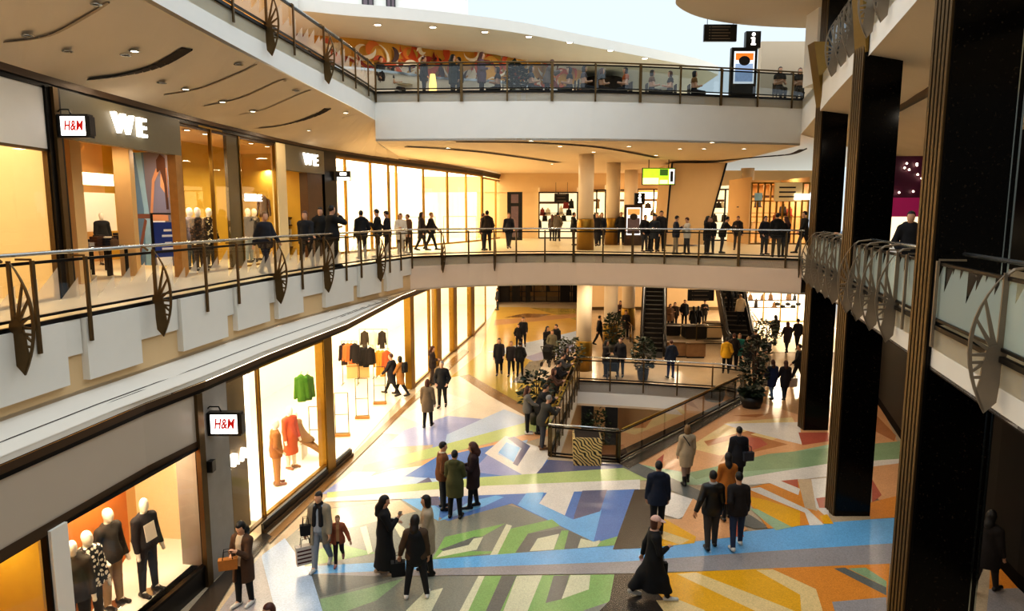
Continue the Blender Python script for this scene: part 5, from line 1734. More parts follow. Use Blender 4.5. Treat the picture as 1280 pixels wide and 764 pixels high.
# ---------------------------------------------------------------- background beyond the bridge
mat('goods_dark', '#241a14', 0.7); mat('goods_tan', '#8a6a44', 0.7); mat('goods_red', '#8a2f24', 0.7); mat('goods_white', '#e8dcc4', 0.7); mat('goods_black', '#100c0a', 0.7)
mat('glow_shelf', '#f0dcb4', 0.7, emit=0.75, var=0.5, scale=1.3, emit_color=(1.0, 0.84, 0.6))  # emission put into shelf walls in place of shop lamps
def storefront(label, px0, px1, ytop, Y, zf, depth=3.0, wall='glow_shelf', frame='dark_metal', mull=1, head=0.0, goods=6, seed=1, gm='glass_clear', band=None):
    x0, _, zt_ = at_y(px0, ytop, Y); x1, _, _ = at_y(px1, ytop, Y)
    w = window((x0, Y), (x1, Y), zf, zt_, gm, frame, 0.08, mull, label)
    mb = MB(); mb.quad((x0, Y + depth, zf), (x1, Y + depth, zf), (x1, Y + depth, zt_ + 0.3), (x0, Y + depth, zt_ + 0.3), 0)  # most back walls glow by themselves to look lit
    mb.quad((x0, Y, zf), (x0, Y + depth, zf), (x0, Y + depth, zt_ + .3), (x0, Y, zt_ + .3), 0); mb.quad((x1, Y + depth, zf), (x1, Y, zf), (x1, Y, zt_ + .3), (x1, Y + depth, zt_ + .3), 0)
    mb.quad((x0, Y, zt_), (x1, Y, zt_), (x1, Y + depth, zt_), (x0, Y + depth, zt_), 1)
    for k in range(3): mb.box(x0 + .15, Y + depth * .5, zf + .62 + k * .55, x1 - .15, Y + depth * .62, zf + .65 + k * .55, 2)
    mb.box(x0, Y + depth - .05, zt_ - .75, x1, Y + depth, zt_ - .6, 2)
    struct(mb.build('wall_shop_back', [wall, 'shop_tan', 'wood_dark']), 'back wall of a distant shop, with its own glow in most shops')
    rnd = random.Random(seed)
    for k in range(goods):
        gx = x0 + (x1 - x0) * (k + 0.5 + rnd.uniform(-.2, .2)) / goods
        gz = zf + rnd.choice((0.7, 1.2, 1.6, 2.1))
        m = rnd.choice(('goods_dark', 'goods_tan', 'goods_red', 'goods_black', 'goods_white'))
        mb = MB(); a, h = rnd.uniform(.12, .22), rnd.uniform(.25, .5)
        mb.plate([(-a, 0), (a, 0), (a * .75, h), (a * .3, h * 1.02), (a * .25, h * 1.3), (-a * .25, h * 1.3), (-a * .3, h * 1.02), (-a * .75, h)], 0.12, ((0, 0, 0), (1, 0, 0), (0, 0, 1), (0, 1, 0)))
        mb.box(-a, -0.2, -0.05, a, 0.2, 0.0)
        tag(mb.build('display_bag', m, loc=(gx, Y + depth * 0.55, gz)), 'small item on a shelf in ' + ' '.join(label.split()[:10]), 'bag', 'goods in ' + label)
    return x0, x1, zt_

YB = 47.0
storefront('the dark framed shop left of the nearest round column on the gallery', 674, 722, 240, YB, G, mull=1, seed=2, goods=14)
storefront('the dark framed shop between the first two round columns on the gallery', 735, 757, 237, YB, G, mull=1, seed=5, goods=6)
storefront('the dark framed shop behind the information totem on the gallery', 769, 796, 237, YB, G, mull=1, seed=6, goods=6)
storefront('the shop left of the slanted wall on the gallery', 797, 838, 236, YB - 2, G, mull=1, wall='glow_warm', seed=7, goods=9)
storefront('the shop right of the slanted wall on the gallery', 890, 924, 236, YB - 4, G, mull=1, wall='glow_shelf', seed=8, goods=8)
mb = MB()
for p, q in ((at_y(596, 240, YB + .4), at_y(674, 240, YB + .4)), (at_y(722, 240, YB + .4), at_y(735, 240, YB + .4)), (at_y(757, 240, YB + .4), at_y(769, 240, YB + .4))):
    mb.box(p[0], YB + .3, G, q[0], YB + .5, 9.0)
mb.box(-12, YB + .2, 8.95, 22, YB + .5, 10.4)
struct(mb.build('wall_back', 'plaster_cream'), 'cream wall at the back of the middle gallery')
# dark glass door at the far left of the bridge level
x0, _, zt_ = at_y(634, 240, 44); x1 = at_y(653, 240, 44)[0]
mb = MB(); mb.box(x0, 44, G, x1, 44.1, zt_, 0); mb.box(x0 + .25, 43.97, G + .2, x1 - .25, 44.0, zt_ - .9, 1); mb.box(x0 + .25, 43.97, zt_ - .7, x1 - .25, 44.0, zt_ - .15, 1)
mat('dusk_glass', '#6a5a60', 0.15, var=0.2)
struct(mb.build('door_1', ['black_plastic', 'dusk_glass']), 'dark framed glass door at the end of the white shop')
# slanted beige mass
Y = 36.0
T = [at_y(840, 204, Y), at_y(908, 204, Y), at_y(880, 306, Y), at_y(831, 306, Y)]
mb = MB(); mb.plate([(p[0], p[2]) for p in T], 3.0, ((0, Y + 1.5, 0), (1, 0, 0), (0, 0, 1), (0, 1, 0)), 0)
for a, b in ((0, 3), (1, 2)):
    mb.tube([(T[a][0], Y - 0.02, T[a][2]), (T[b][0], Y - 0.02, T[b][2])], 0.05, 6, 1)
struct(mb.build('wall_slanted', ['plaster_cream', 'dark_metal']), 'beige wall with leaning sides and dark edges on the middle gallery')
# right rear shop with gold grid front
x0, x1, zt_ = storefront('the gold gridded shop at the right end of the gallery', 940, 1012, 228, 38.0, G, depth=4, wall='shop_tan', frame='gold', mull=8, seed=11, goods=9)
mb = MB(); mb.box(x0, 37.9, zt_ - 1.05, x1, 38.0, zt_ - 0.98); mb.box(x0, 37.9, zt_ - 1.9, x1, 38.0, zt_ - 1.85)
struct(mb.build('trim_15', 'gold'))
for k in range(4): lamp('AREA', (x0 + (x1 - x0) * (k + .5) / 4, 39.6, zt_ - .1), 60, WARM, 0.4)
p = at_y(985, 240, 37.7); mb = MB(); mb.box(-.75, -.04, -.5, .75, .04, .5, 0)
for k in range(3): mb.box(-.5, -.05, -.3 + k * .25, .4, -.04, -.22 + k * .25, 1)
tag(mb.build('hanging_sign', ['shop_cream', 'goods_dark'], loc=p), 'pale hanging sign with three dark lines by the gold gridded shop', 'sign')
p = at_y(1003, 246, 37.6); mb = MB(); mb.box(-.42, -.04, -.16, .42, .04, .16); tag(mb.build('lit_sign', 'glow_white', loc=p), 'small white lit sign at the gold gridded shop', 'sign')
p = at_y(948, 246, 37.6); mb = MB(); mb.box(-.2, -.04, -.2, .2, .04, .2); tag(mb.build('lit_sign', 'p_blue2', loc=p), 'small pale blue sign left on the gold gridded shop', 'sign')

# hanging information signs
def hang_sign(label, px0, px1, py0, py1, Y, lines=4, cat='sign'):
    x0, _, z1 = at_y(px0, py0, Y); x1, _, z0 = at_y(px1, py1, Y)
    r = thing('hanging_sign', label, cat, ((x0 + x1) / 2, Y, z0))
    w, h = (x1 - x0) / 2, z1 - z0
    mb = MB(); mb.box(-w, -0.06, 0, w, 0.06, h); mb.build('panel', 'black_plastic', r)
    mb = MB()
    for k in range(lines):
        zz = h * (0.15 + 0.7 * k / max(lines - 1, 1))
        mb.box(-w * 0.55, -0.066, zz - h * 0.025, w * (0.6 - 0.12 * (k % 2)), -0.062, zz + h * 0.025)
        mb.box(-w * .7, -0.066, zz - h * 0.03, -w * 0.62, -0.062, zz + h * 0.03)
    mb.build('text_lines', 'taupe_metal', r)
    mb = MB(); mb.tube([(-w * .8, 0, h), (-w * .8, 0, h + 0.7)], 0.012, 5); mb.tube([(w * .8, 0, h), (w * .8, 0, h + 0.7)], 0.012, 5); mb.build('rods', 'dark_metal', r)
    return r
hang_sign('black hanging direction sign below the round roof at the top right', 880, 920, 31, 52, 26.6, 5)
hang_sign('small black hanging direction sign before the left gallery shop front', 693, 711, 242, 253, 44, 3)
hang_sign('black hanging direction sign below the bridge near the escalators', 860, 892, 362, 376, 38.5, 3)

# information totems with screens
def totem(label, px0, px1, py0, py1, Y, zf, cols, side=None):
    x0, _, z1 = at_y(px0, py0, Y); x1 = at_y(px1, py0, Y)[0]
    r = thing('information_totem', label, 'totem', ((x0 + x1) / 2, Y, zf))
    w, h = (x1 - x0) / 2, z1 - zf
    mb = MB(); mb.box(-w, -0.1, 0, w, 0.12, h); mb.build('case', side or 'black_plastic', r)
    m0, m1, m2 = cols
    scr = MB(); a, b = w * 0.8, 0.55
    scr.box(-a, -0.115, b, a, -0.1, h - 0.15, 0); scr.box(-a * .86, -0.12, h - 0.15 - (h - .7) * .27, a * .86, -0.114, h - 0.22, 1)
    scr.box(-a * .86, -0.12, b + .08, a * .86, -0.114, b + (h - .7) * .62, 2)
    scr.plate([(a * .55 * math.cos(k * PI / 8), (b + h * .45) + a * .45 * math.sin(k * PI / 8)) for k in range(16)], 0.006, ((0, -0.122, 0), (1, 0, 0), (0, 0, 1), (0, 1, 0)), 3)
    scr.build('screen', [m0, m1, m2, 'goods_dark'], r)
    mb = MB(); mb.box(w * .1, -0.05, h, w * 1.25, 0.2, h + 0.62); mb.build('information_box', 'black_plastic', r)
    mb = MB(); c = w * .68
    mb.plate([(c + .07 * math.cos(k * PI / 6), h + .5 + .07 * math.sin(k * PI / 6)) for k in range(12)], 0.01, ((0, -0.056, 0), (1, 0, 0), (0, 0, 1), (0, 1, 0)))
    mb.box(c - .06, -0.062, h + .12, c + .06, -0.052, h + .38); mb.box(c - .1, -0.062, h + .34, c, -0.052, h + .38); mb.box(c - .1, -0.062, h + .1, c + .1, -0.052, h + .15)
    mb.build('information_letter', 'glow_white', r)
    return r
mat('scr_white', '#e8eef4', 0.4, emit=0.9); mat('scr_orange', '#d8782a', 0.4, emit=0.9, var=0.15, scale=6); mat('scr_blue', '#8fa6c8', 0.4, emit=0.8, var=0.45, scale=9); mat('scr_warm', '#c89858', 0.4, emit=0.8, var=0.4, scale=6); mat('scr_dim', '#5a4a48', 0.4, emit=0.4, var=0.5, scale=8)
totem('black information totem with an orange and blue screen on the upper bridge', 914, 946, 60, 116, 27.8, U, ('scr_white', 'scr_orange', 'scr_blue'))
totem('brown information totem with a lit poster on the middle gallery', 781, 803, 256, 300, 37.0, G, ('scr_white', 'scr_warm', 'scr_dim'), 'brown_lintel')
# green screen
x0, _, z1 = at_y(800, 211, 36.0); x1, _, z0 = at_y(840, 232, 36.0)
r = thing('video_screen', 'hanging video screen with bright green pictures beside the slanted wall', 'screen', ((x0 + x1) / 2, 35.4, z0))
w, h = (x1 - x0) / 2, z1 - z0
mb = MB(); mb.box(-w, -.06, 0, w, .06, h); mb.build('case', 'black_plastic', r)
for n_, c in (('scr_green', '#9ad02a'), ('scr_lime', '#e4f0a0'), ('scr_dk', '#2c4a18')): mat(n_, c, 0.4, emit=1.6, var=0.3, scale=4)
mb = MB(); mb.box(-w + .04, -.07, .04, w - .04, -.06, h - .04, 0); mb.box(-w + .04, -.075, .04, 0, -.07, h * .42, 1); mb.box(.05, -.075, h * .55, w * .55, -.07, h - .06, 2); mb.box(.05, -.075, .06, w * .55, -.07, h * .3, 1); mb.box(w * .62, -.075, .06, w * .95, -.07, h - .06, 3)
mb.build('picture', ['scr_green', 'scr_lime', 'scr_dk', 'scr_white'], r)
mb = MB(); mb.box(w * .7, -.08, h * .2, w * .86, -.076, h * .8); mb.build('dark_lettering', 'black_plastic', r)
mb = MB(); mb.tube([(-w * .6, 0, h), (-w * .6, 0, 10.22 - z0)], 0.02, 5); mb.tube([(w * .6, 0, h), (w * .6, 0, 10.22 - z0)], 0.02, 5); mb.build('rods', 'dark_metal', r)

# ---- ground floor background
mb = MB()
mb.box(5.6, 53, 0, 20, 53.3, 4.6)
struct(mb.build('wall_back', 'plaster_cream'), 'cream wall behind the escalators')
mb = MB(); mb.box(5.6, 52.95, 0, 20, 53.0, 0.25); struct(mb.build('baseboard_back', 'bronze'))
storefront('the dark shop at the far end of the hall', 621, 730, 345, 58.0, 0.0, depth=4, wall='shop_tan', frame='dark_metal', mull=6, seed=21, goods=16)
for k in range(5): lamp('AREA', (-0.5 + k * 1.6, 60, 4.2), 26, WARM, 0.4)
mb = MB()
for k, (a, b, zz) in enumerate(((624, 636, 3.4), (640, 650, 3.4), (657, 663, 3.6), (700, 712, 3.0), (716, 729, 2.6))):
    xa, xb = at_y(a, 375, 57.9)[0], at_y(b, 375, 57.9)[0]
    mb.box(xa, 57.8, 0, xb, 57.95, zz)
struct(mb.build('trim_16', 'dark_metal'), 'dark door panels of the far shop front')
# overexposed shop at right rear
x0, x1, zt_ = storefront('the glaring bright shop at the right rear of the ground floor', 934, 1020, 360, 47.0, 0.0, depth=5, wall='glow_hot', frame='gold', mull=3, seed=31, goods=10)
mb = MB(); mb.quad((x0 - 2, 36.5, .011), (19.5, 36.5, .011), (22, 47, .011), (x0 - .5, 47, .011)); mb.build('floor_shop', 'cream_floor'); struct(bpy.data.objects['floor_shop'])
for k in range(4): lamp('AREA', (x0 + 1.2 + k * 1.6, 44, 4.3), 330, (1.0, 0.84, 0.58), 0.8)
for k in range(5):
    p = at_y(972 + k * 6.5, 378 + (k % 2) * 3, 44)
    mb = MB(); mb.tube([(0, 0, .3), (0, 0, 0)], .01, 5); mb.lathe((0, 0, -.22), [(.1, 0), (.16, .05), (.16, .17), (.07, .22)], 12)
    tag(mb.build('pendant_lamp', 'goods_black', loc=p), 'small black pendant hanging before the glaring bright shop', 'lamp', 'black pendants at the bright shop')

# ---- escalators
def escalator(label, base, top, z0, z1, width, side):
    d = Vector((top[0] - base[0], top[1] - base[1], 0)); run = d.length; ang = math.atan2(d.y, d.x) - PI / 2
    r = thing('escalator', label, 'escalator', (base[0], base[1], z0), ang)
    w = width / 2; H = z1 - z0
    mb = MB(); n = int(H / 0.21)
    for i in range(n):
        y0, y1 = run * i / n, run * (i + 1) / n
        mb.box(-w, y0, H * i / n - 0.25, w, y1 + .02, H * (i + 1) / n, 0)
        mb.box(-w, y0 - 0.004, H * (i + 1) / n - 0.02, w, y0, H * (i + 1) / n, 1)
    mb.box(-w, -1.6, 0, w, 0, 0.02, 0)
    mb.build('steps', ['step_dark', 'taupe_metal'], r)
    for s in (-1, 1):
        X = s * (w + 0.12)
        fr = ((X, 0, 0), (0, 1, 0), (0, 0, 1), (1, 0, 0))
        mb = MB(); mb.plate([(-1.2, 0), (-0.1, -0.02), (run, H - .25), (run, H + 0.95), (0.2, 0.95), (-1.2, 0.9), (-1.4, 0.6), (-1.4, .2)], 0.2, fr); mb.build('balustrade', side, r)
        mb = MB(); mb.tube([(X, -1.1, .1), (X, -1.45, 0.3), (X, -1.5, 0.6), (X, -1.25, 0.95), (X, 0.2, 1.0), (X, run, H + 1.0)], 0.06, 8); mb.build('handrail', 'black_plastic', r, True)
        mb = MB(); mb.tube([(X * 1.0, -1.15, .85), (X, 0.2, .9), (X, run, H + .9)], 0.09, 6); mb.build('rail_trim', 'steel', r, True)
    mb = MB(); mb.plate([(0, -.3), (run, H - .7), (run, H - .3), (0, 0)], width + 0.4, ((0, 0, 0), (0, 1, 0), (0, 0, 1), (1, 0, 0))); mb.build('truss', 'step_dark', r)
    return r
b0 = at_z(816, 440, 0); escalator('dark escalator straight ahead beyond the floor opening', b0, (b0[0] * 1.26, b0[1] * 1.26), 0, 5.6, 1.0, 'step_dark')
b1_ = at_z(925, 436, 0); escalator('crowded dark escalator right of the landing rising to the bridge', b1_, (b1_[0] + 1.7, b1_[1] + 9.8), 0, 5.6, 1.15, 'step_dark')
ESC = (b1_, (b1_[0] + 1.7, b1_[1] + 9.8))
# counter blocks and parapets between the escalators
for nm, cat, lab, px0, px1, py0, py1, dpt, m in (
    ('marble_counter', 'counter', 'brown marble counter block between the escalators', 858, 882, 448, 429, 0.7, 'marble_brown'),
    ('marble_counter', 'counter', 'long low brown panel left of the marble counter block', 834, 858, 447, 428, 0.5, 'marble_brown'),
    ('bench_box', 'planter', 'dark box parapet left of the landing people', 831, 851, 420, 408, 1.2, 'black_plastic'),
    ('bench_box', 'planter', 'dark box parapet right of the landing people', 857, 884, 424, 409, 1.2, 'black_plastic'),
    ('bench_box', 'planter', 'white low box before the crowded escalator', 883, 903, 424, 404, 0.8, 'plaster_cream')):
    x0, y0, _ = at_z(px0, py0, 0); x1, _, _ = at_z(px1, py0, 0); x1 = x0 + (px1 - px0) * y0 / FPX
    zz = at_y(px0, py1, y0)[2]
    r = thing(nm, lab, cat, ((x0 + x1) / 2, y0, 0)); w = (x1 - x0) / 2
    mb = MB(); mb.box(-w, 0, 0.08, w, dpt, zz - 0.05); mb.build('body', m, r)
    mb = MB(); mb.box(-w - .03, -.03, zz - .05, w + .03, dpt + .03, zz); mb.build('top', 'dark_metal' if m != 'marble_brown' else 'bronze', r)
    mb = MB(); mb.box(-w + .04, .03, 0, w - .04, dpt - .03, .08); mb.build('plinth', 'black_plastic', r)
pa, pb = at_z(828, 428, 0), at_z(905, 430, 0)
railing('glass_railing', 'low steel railing behind the marble counter between the escalators', [pa[:2], pb[:2]], 0.0, [pa[:2], at_z(870, 429, 0)[:2], pb[:2]], (), gm='glass_clear', drop=0)
pa, pb = at_z(790, 446, 0), at_z(776, 418, 0)
railing('glass_railing', 'curved bronze railing left of the straight escalator', smooth_line([pa[:2], at_z(790, 428, 0)[:2], pb[:2]], 4), 0.0, [pa[:2], at_z(786, 428, 0)[:2], pb[:2]], (), gm='glass_clear', drop=0, hand='gold')
pa, pb = at_z(946, 425, 0), at_z(934, 404, 0)
railing('glass_railing', 'bronze railing right of the crowded escalator', [pb[:2], pa[:2]], 0.0, [pa[:2], at_z(940, 415, 0)[:2], pb[:2]], (), gm='glass_clear', drop=0, hand='gold')

# ---- right side wall of the ground floor and gallery
mat('right_wall', '#070504', 0.7, var=0.3, scale=2, spec=0.05); mat('right_glass', '#0b0705', 0.5, var=0.7, scale=1.6, spec=0.1)
mb = MB(); ribbon(WR, 0, G - 1.2, mb, 0); ribbon([(p[0] - .03, p[1]) for p in WR], .35, 3.6, mb, 1)
struct(mb.build('wall_right', ['right_wall', 'right_glass']), 'dark reflecting shop front along the right side')
window((15.6, 30.4), (14.35, 26.4), 0.1, 4.4, 'glass_clear', 'bronze', label='glass shop front at the far right')
mb = MB(); mat('purple_wall', '#4a1230', 0.6, emit=0.05, var=0.6, scale=1.5); mat('magenta_glow', '#8a1a4a', 0.6, emit=0.5, var=0.5, scale=1.0)
ribbon(WRO, G, 10.0, mb, 0)
struct(mb.build('wall_gallery_right_back', 'right_wall'), 'dark back wall of the right gallery')
x0, Y = at_y(1108, 240, 22)[0], 22
mb = MB(); mb.box(x0 - .3, Y, 7.4, x0 + 3.5, Y + .1, 9.3, 0); mb.box(x0 - .3, Y - .03, 7.4, x0 + 3.5, Y, 8.0, 1)
struct(mb.build('wall_purple', ['purple_wall', 'magenta_glow']), 'dark purple and magenta lit shop wall on the right gallery')
mb = MB(); mb.box(x0 - .3, Y - .02, 6.5, x0 + 3.5, Y + .1, 7.4); struct(mb.build('wall_lit_display', 'glow_soft'), 'bright display panel on the right gallery')
for k in range(9):
    rx, rz = random.uniform(0, 1.2), random.uniform(8.1, 9.1)
    mb = MB(); mb.lathe((0, 0, 0), [(.01, 0), (.035, .03), (.01, .06)], 8)
    tag(mb.build('fairy_light', 'glow_spot', loc=(x0 + rx, Y - .08, rz)), 'tiny white lamp on the purple wall of the right gallery', 'lamp', 'lamps on the purple wall')
# dark pilaster beyond the right columns
mb = MB(); p = at_z(1099, 500, 0); mb.box(p[0], p[1], 0, p[0] + .5, p[1] + .6, G - 1.2); struct(mb.build('wall_pilaster', 'black_plastic'), 'dark pilaster beside the far right shop front')

# ---- upper level: roof rims, mural, counter
RIM = smooth_line([(-9.5, 24.6), (-7.26, 24.97), (-5.98, 25.46), (-3.24, 26.28), (0.0, 27.73), (2.67, 29.62), (5.74, 31.8), (8.88, 34.17), (10.5, 36.0)], 4)
ZR = 14.5
mb = MB(); mb.prism(RIM + [(10.5, 60), (-25, 60), (-25, 24.6)], ZR, ZR + 0.42, 0)
struct(mb.build('ceiling_upper', 'plaster_white'), 'curved white roof edge with downlights over the mural')
RA = smooth_line([(5.35, 19.0), (5.3, 21.5), (5.42, 23.7), (5.77, 24.6), (6.58, 25.56), (7.65, 26.28), (9.02, 26.81), (10.96, 27.15), (14.0, 27.4)], 4)
mb = MB(); mb.prism(RA + [(26, 27.4), (26, 19.0)], ZR, ZR + 0.6, 0)
struct(mb.build('ceiling_upper_right', 'soffit'), 'rounded beige roof slab at the top right')
mb = MB(); mb.box(at_y(952, 60, 30)[0], 30, U, 26, 30.4, ZR + .2); struct(mb.build('wall_upper_right_back', 'soffit'), 'plain beige wall behind the upper totem')
mb = MB(); x = at_y(1022, 40, 24.5)[0]; mb.box(x, 24.5, U, x + 1.0, 25.5, 19); struct(mb.build('wall_upper_pier', 'plaster_white'), 'pale pier beside the farthest black column')
MU = smooth_line([(-9.5, 27.8), (-6.59, 28.6), (-5.16, 29.4), (-3.36, 30.6), (-1.36, 31.2), (0, 32.2), (2.86, 34.4), (3.6, 35.2)], 4)
mu_cols = ['#d8a23a', '#c8521e', '#8a2414', '#e8dcc4', '#b08a2a', '#5a1c12', '#e0b860', '#d87828', '#3a1a12', '#f0e4d0']
for i, c in enumerate(mu_cols): mat('mural_%d' % i, c, 0.6, var=0.1)
r = thing('mural', 'long curved mural of swirling orange, red, yellow and white shapes on the upper level', 'mural', (MU[0][0], MU[0][1], U))
mb = MB(); ribbon(MU, U, ZR, mb, 0); mb.build('ground', 'mural_0', r)
ml = length(MU); rnd = random.Random(5); mb = MB()
def mpt(s, z, k):
    p = along(MU, max(0, min(ml, s))); t, n = frame_at(MU, p)
    return (p[0] + n[0] * (0.01 + 0.001 * k), p[1] + n[1] * (0.01 + 0.001 * k), U + max(0.02, min(2.48, z)))
for k in range(190):
    s0, z0 = rnd.uniform(0, ml), rnd.uniform(0.7, 2.5)
    rad, wd = rnd.uniform(0.12, 0.6), rnd.uniform(0.04, 0.17)
    a0_, sp = rnd.uniform(0, 6.28), rnd.uniform(1.5, 4.5)
    c = rnd.choice((1, 1, 2, 3, 3, 9, 9, 4, 5, 8, 8, 7, 2))
    for q in range(10):
        u0, u1 = a0_ + sp * q / 10, a0_ + sp * (q + 1) / 10
        w0, w1 = wd * math.sin(PI * q / 10), wd * math.sin(PI * (q + 1) / 10)
        mb.poly([mpt(s0 + (rad - w0) * math.cos(u0), z0 + (rad - w0) * math.sin(u0), k), mpt(s0 + (rad + w0) * math.cos(u0), z0 + (rad + w0) * math.sin(u0), k), mpt(s0 + (rad + w1) * math.cos(u1), z0 + (rad + w1) * math.sin(u1), k), mpt(s0 + (rad - w1) * math.cos(u1), z0 + (rad - w1) * math.sin(u1), k)], c)
mb.build('swirls', ['mural_%d' % i for i in range(10)], r)
rebase(r, (MU[0][0], MU[0][1], U))
mu2 = offset_line(MU, -0.9)
r = thing('counter', 'long white curved counter wall below the mural on the upper level', 'counter')
mb = MB(); ribbon(mu2[3:], U, U + 1.15, mb); bridge_faces(mu2[3:], MU[3:], mb, U + 1.15, U + 1.15); mb.build('front', 'panel_white', r)
mb = MB(); ribbon(offset_line(mu2[3:], -.03), U + 1.1, U + 1.2, mb); mb.build('edge', 'steel', r)
rebase(r, (mu2[3][0], mu2[3][1], U))
mb = MB(); mb.lathe((0, 0, 0), [(1.05, 0), (1.15, .3), (1.15, .75), (1.0, .9)], 32)
tag(mb.build('round_bulkhead', 'goods_dark', loc=(4.6, 35.8, U + 1.35)), 'dark round bulkhead at the right end of the mural', 'bulkhead')
# upper left shops as one plane that glows by itself, and white wall with dark windows above
mb = MB(); mb.quad((-9.6, 6, U), (-9.3, 27.5, U), (-9.3, 27.5, ZR), (-9.6, 6, ZR)); struct(mb.build('wall_upper_shops', 'glow_warm_dim' if 'glow_warm_dim' in MATS else mat('glow_warm_dim', '#d89a4a', 0.6, emit=0.9, var=0.5, scale=1.2)), 'glowing amber plane for the shop fronts of the upper left gallery')
mb = MB(); mb.prism([(-12, 2), (-7.6, 2), (-7.3, 20), (-7.4, 24.8), (-12, 24.8)], ZR - .1, ZR + .42, 0); struct(mb.build('ceiling_upper_left', 'plaster_white'), 'white soffit over the upper left gallery')
x0, x1 = at_y(436, 5, 36)[0], at_y(582, 3, 36)[0]
mb = MB(); mb.box(x0 - 14, 36, ZR + .4, x1, 38, 26)
w = struct(mb.build('wall_tower', 'plaster_white'), 'white building wall above the mural roof')
for a, b in ((453, 467), (483, 494)):
    xa, xb = at_y(a, 10, 35.95)[0], at_y(b, 10, 35.95)[0]
    zb = at_y(a, 19, 35.95)[2]
    mb = MB(); mb.box(xa, 35.9, zb, xb, 36.0, zb + 2.2, 0)
    for k in (0.0, .5, .94): mb.box(xa + (xb - xa) * k, 35.86, zb, xa + (xb - xa) * k + .05, 35.92, zb + 2.2, 1)
    mb.build('window_pane', ['dusk_glass', 'black_plastic'], w)

mb = MB(); mb.box(-20, -8.3, -1, 30, -8, 17); struct(mb.build('wall_front', mat('wall_dim', '#6f655a', 0.7, var=0.1, scale=1)), 'plain wall at the near end of the hall')
# downlights, ceiling slots, vents
def downlight(x, y, z, lit=True, r_=0.11, m='glow_spot'):
    t = thing('downlight', 'small round recessed downlight in the ceiling', 'ceiling light', (x, y, z), 0, 'recessed downlights of the ceilings')
    mb = MB(); mb.lathe((0, 0, -0.012), [(r_ + .035, 0.012), (r_ + .03, 0.0), (r_, 0.0), (r_ - .01, 0.01)], 16); mb.build('ring', 'steel', t)
    mb = MB(); mb.lathe((0, 0, -0.006), [(r_, 0), (r_, 0.004)], 16); mb.build('lens', m if lit else 'slot_dark', t)
    return t
for px, py in ((472, 31), (541, 34), (606, 40), (661, 46), (712, 53), (763, 63), (806, 73)):
    x, y, z = at_z(px, py, ZR); downlight(x, y, ZR - 0.002, True, 0.13)
for px, py in ((664, 176), (700, 183), (742, 190), (786, 183), (850, 186), (880, 186), (600, 190), (560, 185), (690, 205), (820, 194), (890, 178), (930, 186)):
    x, y, z = at_z(px, py, U - 1.78); downlight(x, y, U - 1.782, True, 0.09)
def left_soffit(px, py):
    """Point of the sloping left soffit along a picture ray."""
    a, b, e = _ray(px, py)
    lo, hi = 3.0, 60.0
    def gap(t):
        x, y, z = a * t, b * t, CAMZ + e * t
        xe = on_x(EU, y); xs = on_x(SU, y)
        f = (xe - x) / (xe - xs) if xe != xs else 0
        yy = max(0, min(1, y / 26.5))
        return z - ((U - 0.6 - 0.4 * yy) * (1 - f) + 10.1 * f)
    for _ in range(50):
        m = (lo + hi) / 2
        if gap(m) < 0: lo = m
        else: hi = m
    return (a * lo, b * lo, CAMZ + e * lo)
def on_x(line, y):
    for i in range(len(line) - 1):
        p, q = line[i], line[i + 1]
        if min(p[1], q[1]) <= y <= max(p[1], q[1]) and p[1] != q[1]:
            return p[0] + (q[0] - p[0]) * (y - p[1]) / (q[1] - p[1])
    return line[-1][0] if y > line[-1][1] else line[0][0]
for px, py, lit in ((120, 3, 0), (34, 42, 0), (168, 62, 1), (157, 67, 0), (232, 110, 1), (298, 79, 0), (278, 126, 1), (316, 138, 1), (370, 112, 0), (432, 140, 1), (385, 162, 1), (448, 186, 1), (84, 62, 0), (202, 102, 0)):
    x, y, z = left_soffit(px, py); downlight(x, y, z - 0.03, lit, 0.06 if y < 14 else 0.075)
for x, y, z in SPOTS: downlight(x, y, z, True, 0.09)
SLN = [0]
def slot(label, pts, z=None, w=0.14, left=False):
    P = [left_soffit(*p) if left else at_z(p[0], p[1], z) for p in pts]
    P = smooth_line([tuple(p) for p in P], 5)
    mb = MB()
    for i in range(len(P) - 1):
        a, b = P[i], P[i + 1]
        l = math.hypot(b[0] - a[0], b[1] - a[1]); n = (-(b[1] - a[1]) / l * w / 2, (b[0] - a[0]) / l * w / 2)
        mb.poly([(a[0] - n[0], a[1] - n[1], a[2] - .02), (b[0] - n[0], b[1] - n[1], b[2] - .02), (b[0] + n[0], b[1] + n[1], b[2] - .02), (a[0] + n[0], a[1] + n[1], a[2] - .02)])
        mb.poly([(a[0] + n[0], a[1] + n[1], a[2] - .02), (b[0] + n[0], b[1] + n[1], b[2] - .02), (b[0] + n[0], b[1] + n[1], b[2] + .04), (a[0] + n[0], a[1] + n[1], a[2] + .04)])
    SLN[0] += 1
    return struct(mb.build('trim_2%d' % SLN[0], 'slot_dark'), label)
slot('curved dark slot in the left soffit nearest the camera', [(109, 99), (150, 94), (195, 82), (234, 60)], left=True, w=0.3)
slot('second curved dark slot in the left soffit', [(321, 160), (355, 156), (390, 145), (409, 135)], left=True, w=0.3)
slot('long curved dark slot under the upper bridge', [(508, 183), (560, 186), (620, 192), (698, 203)], U - 1.785, 0.45)
slot('second long curved dark slot under the upper bridge', [(570, 177), (660, 178), (750, 184), (822, 197)], U - 1.785, 0.3)
slot('angled slot at the right under the upper bridge', [(898, 201), (940, 197), (985, 193), (1004, 186)], U - 1.785, 0.3)
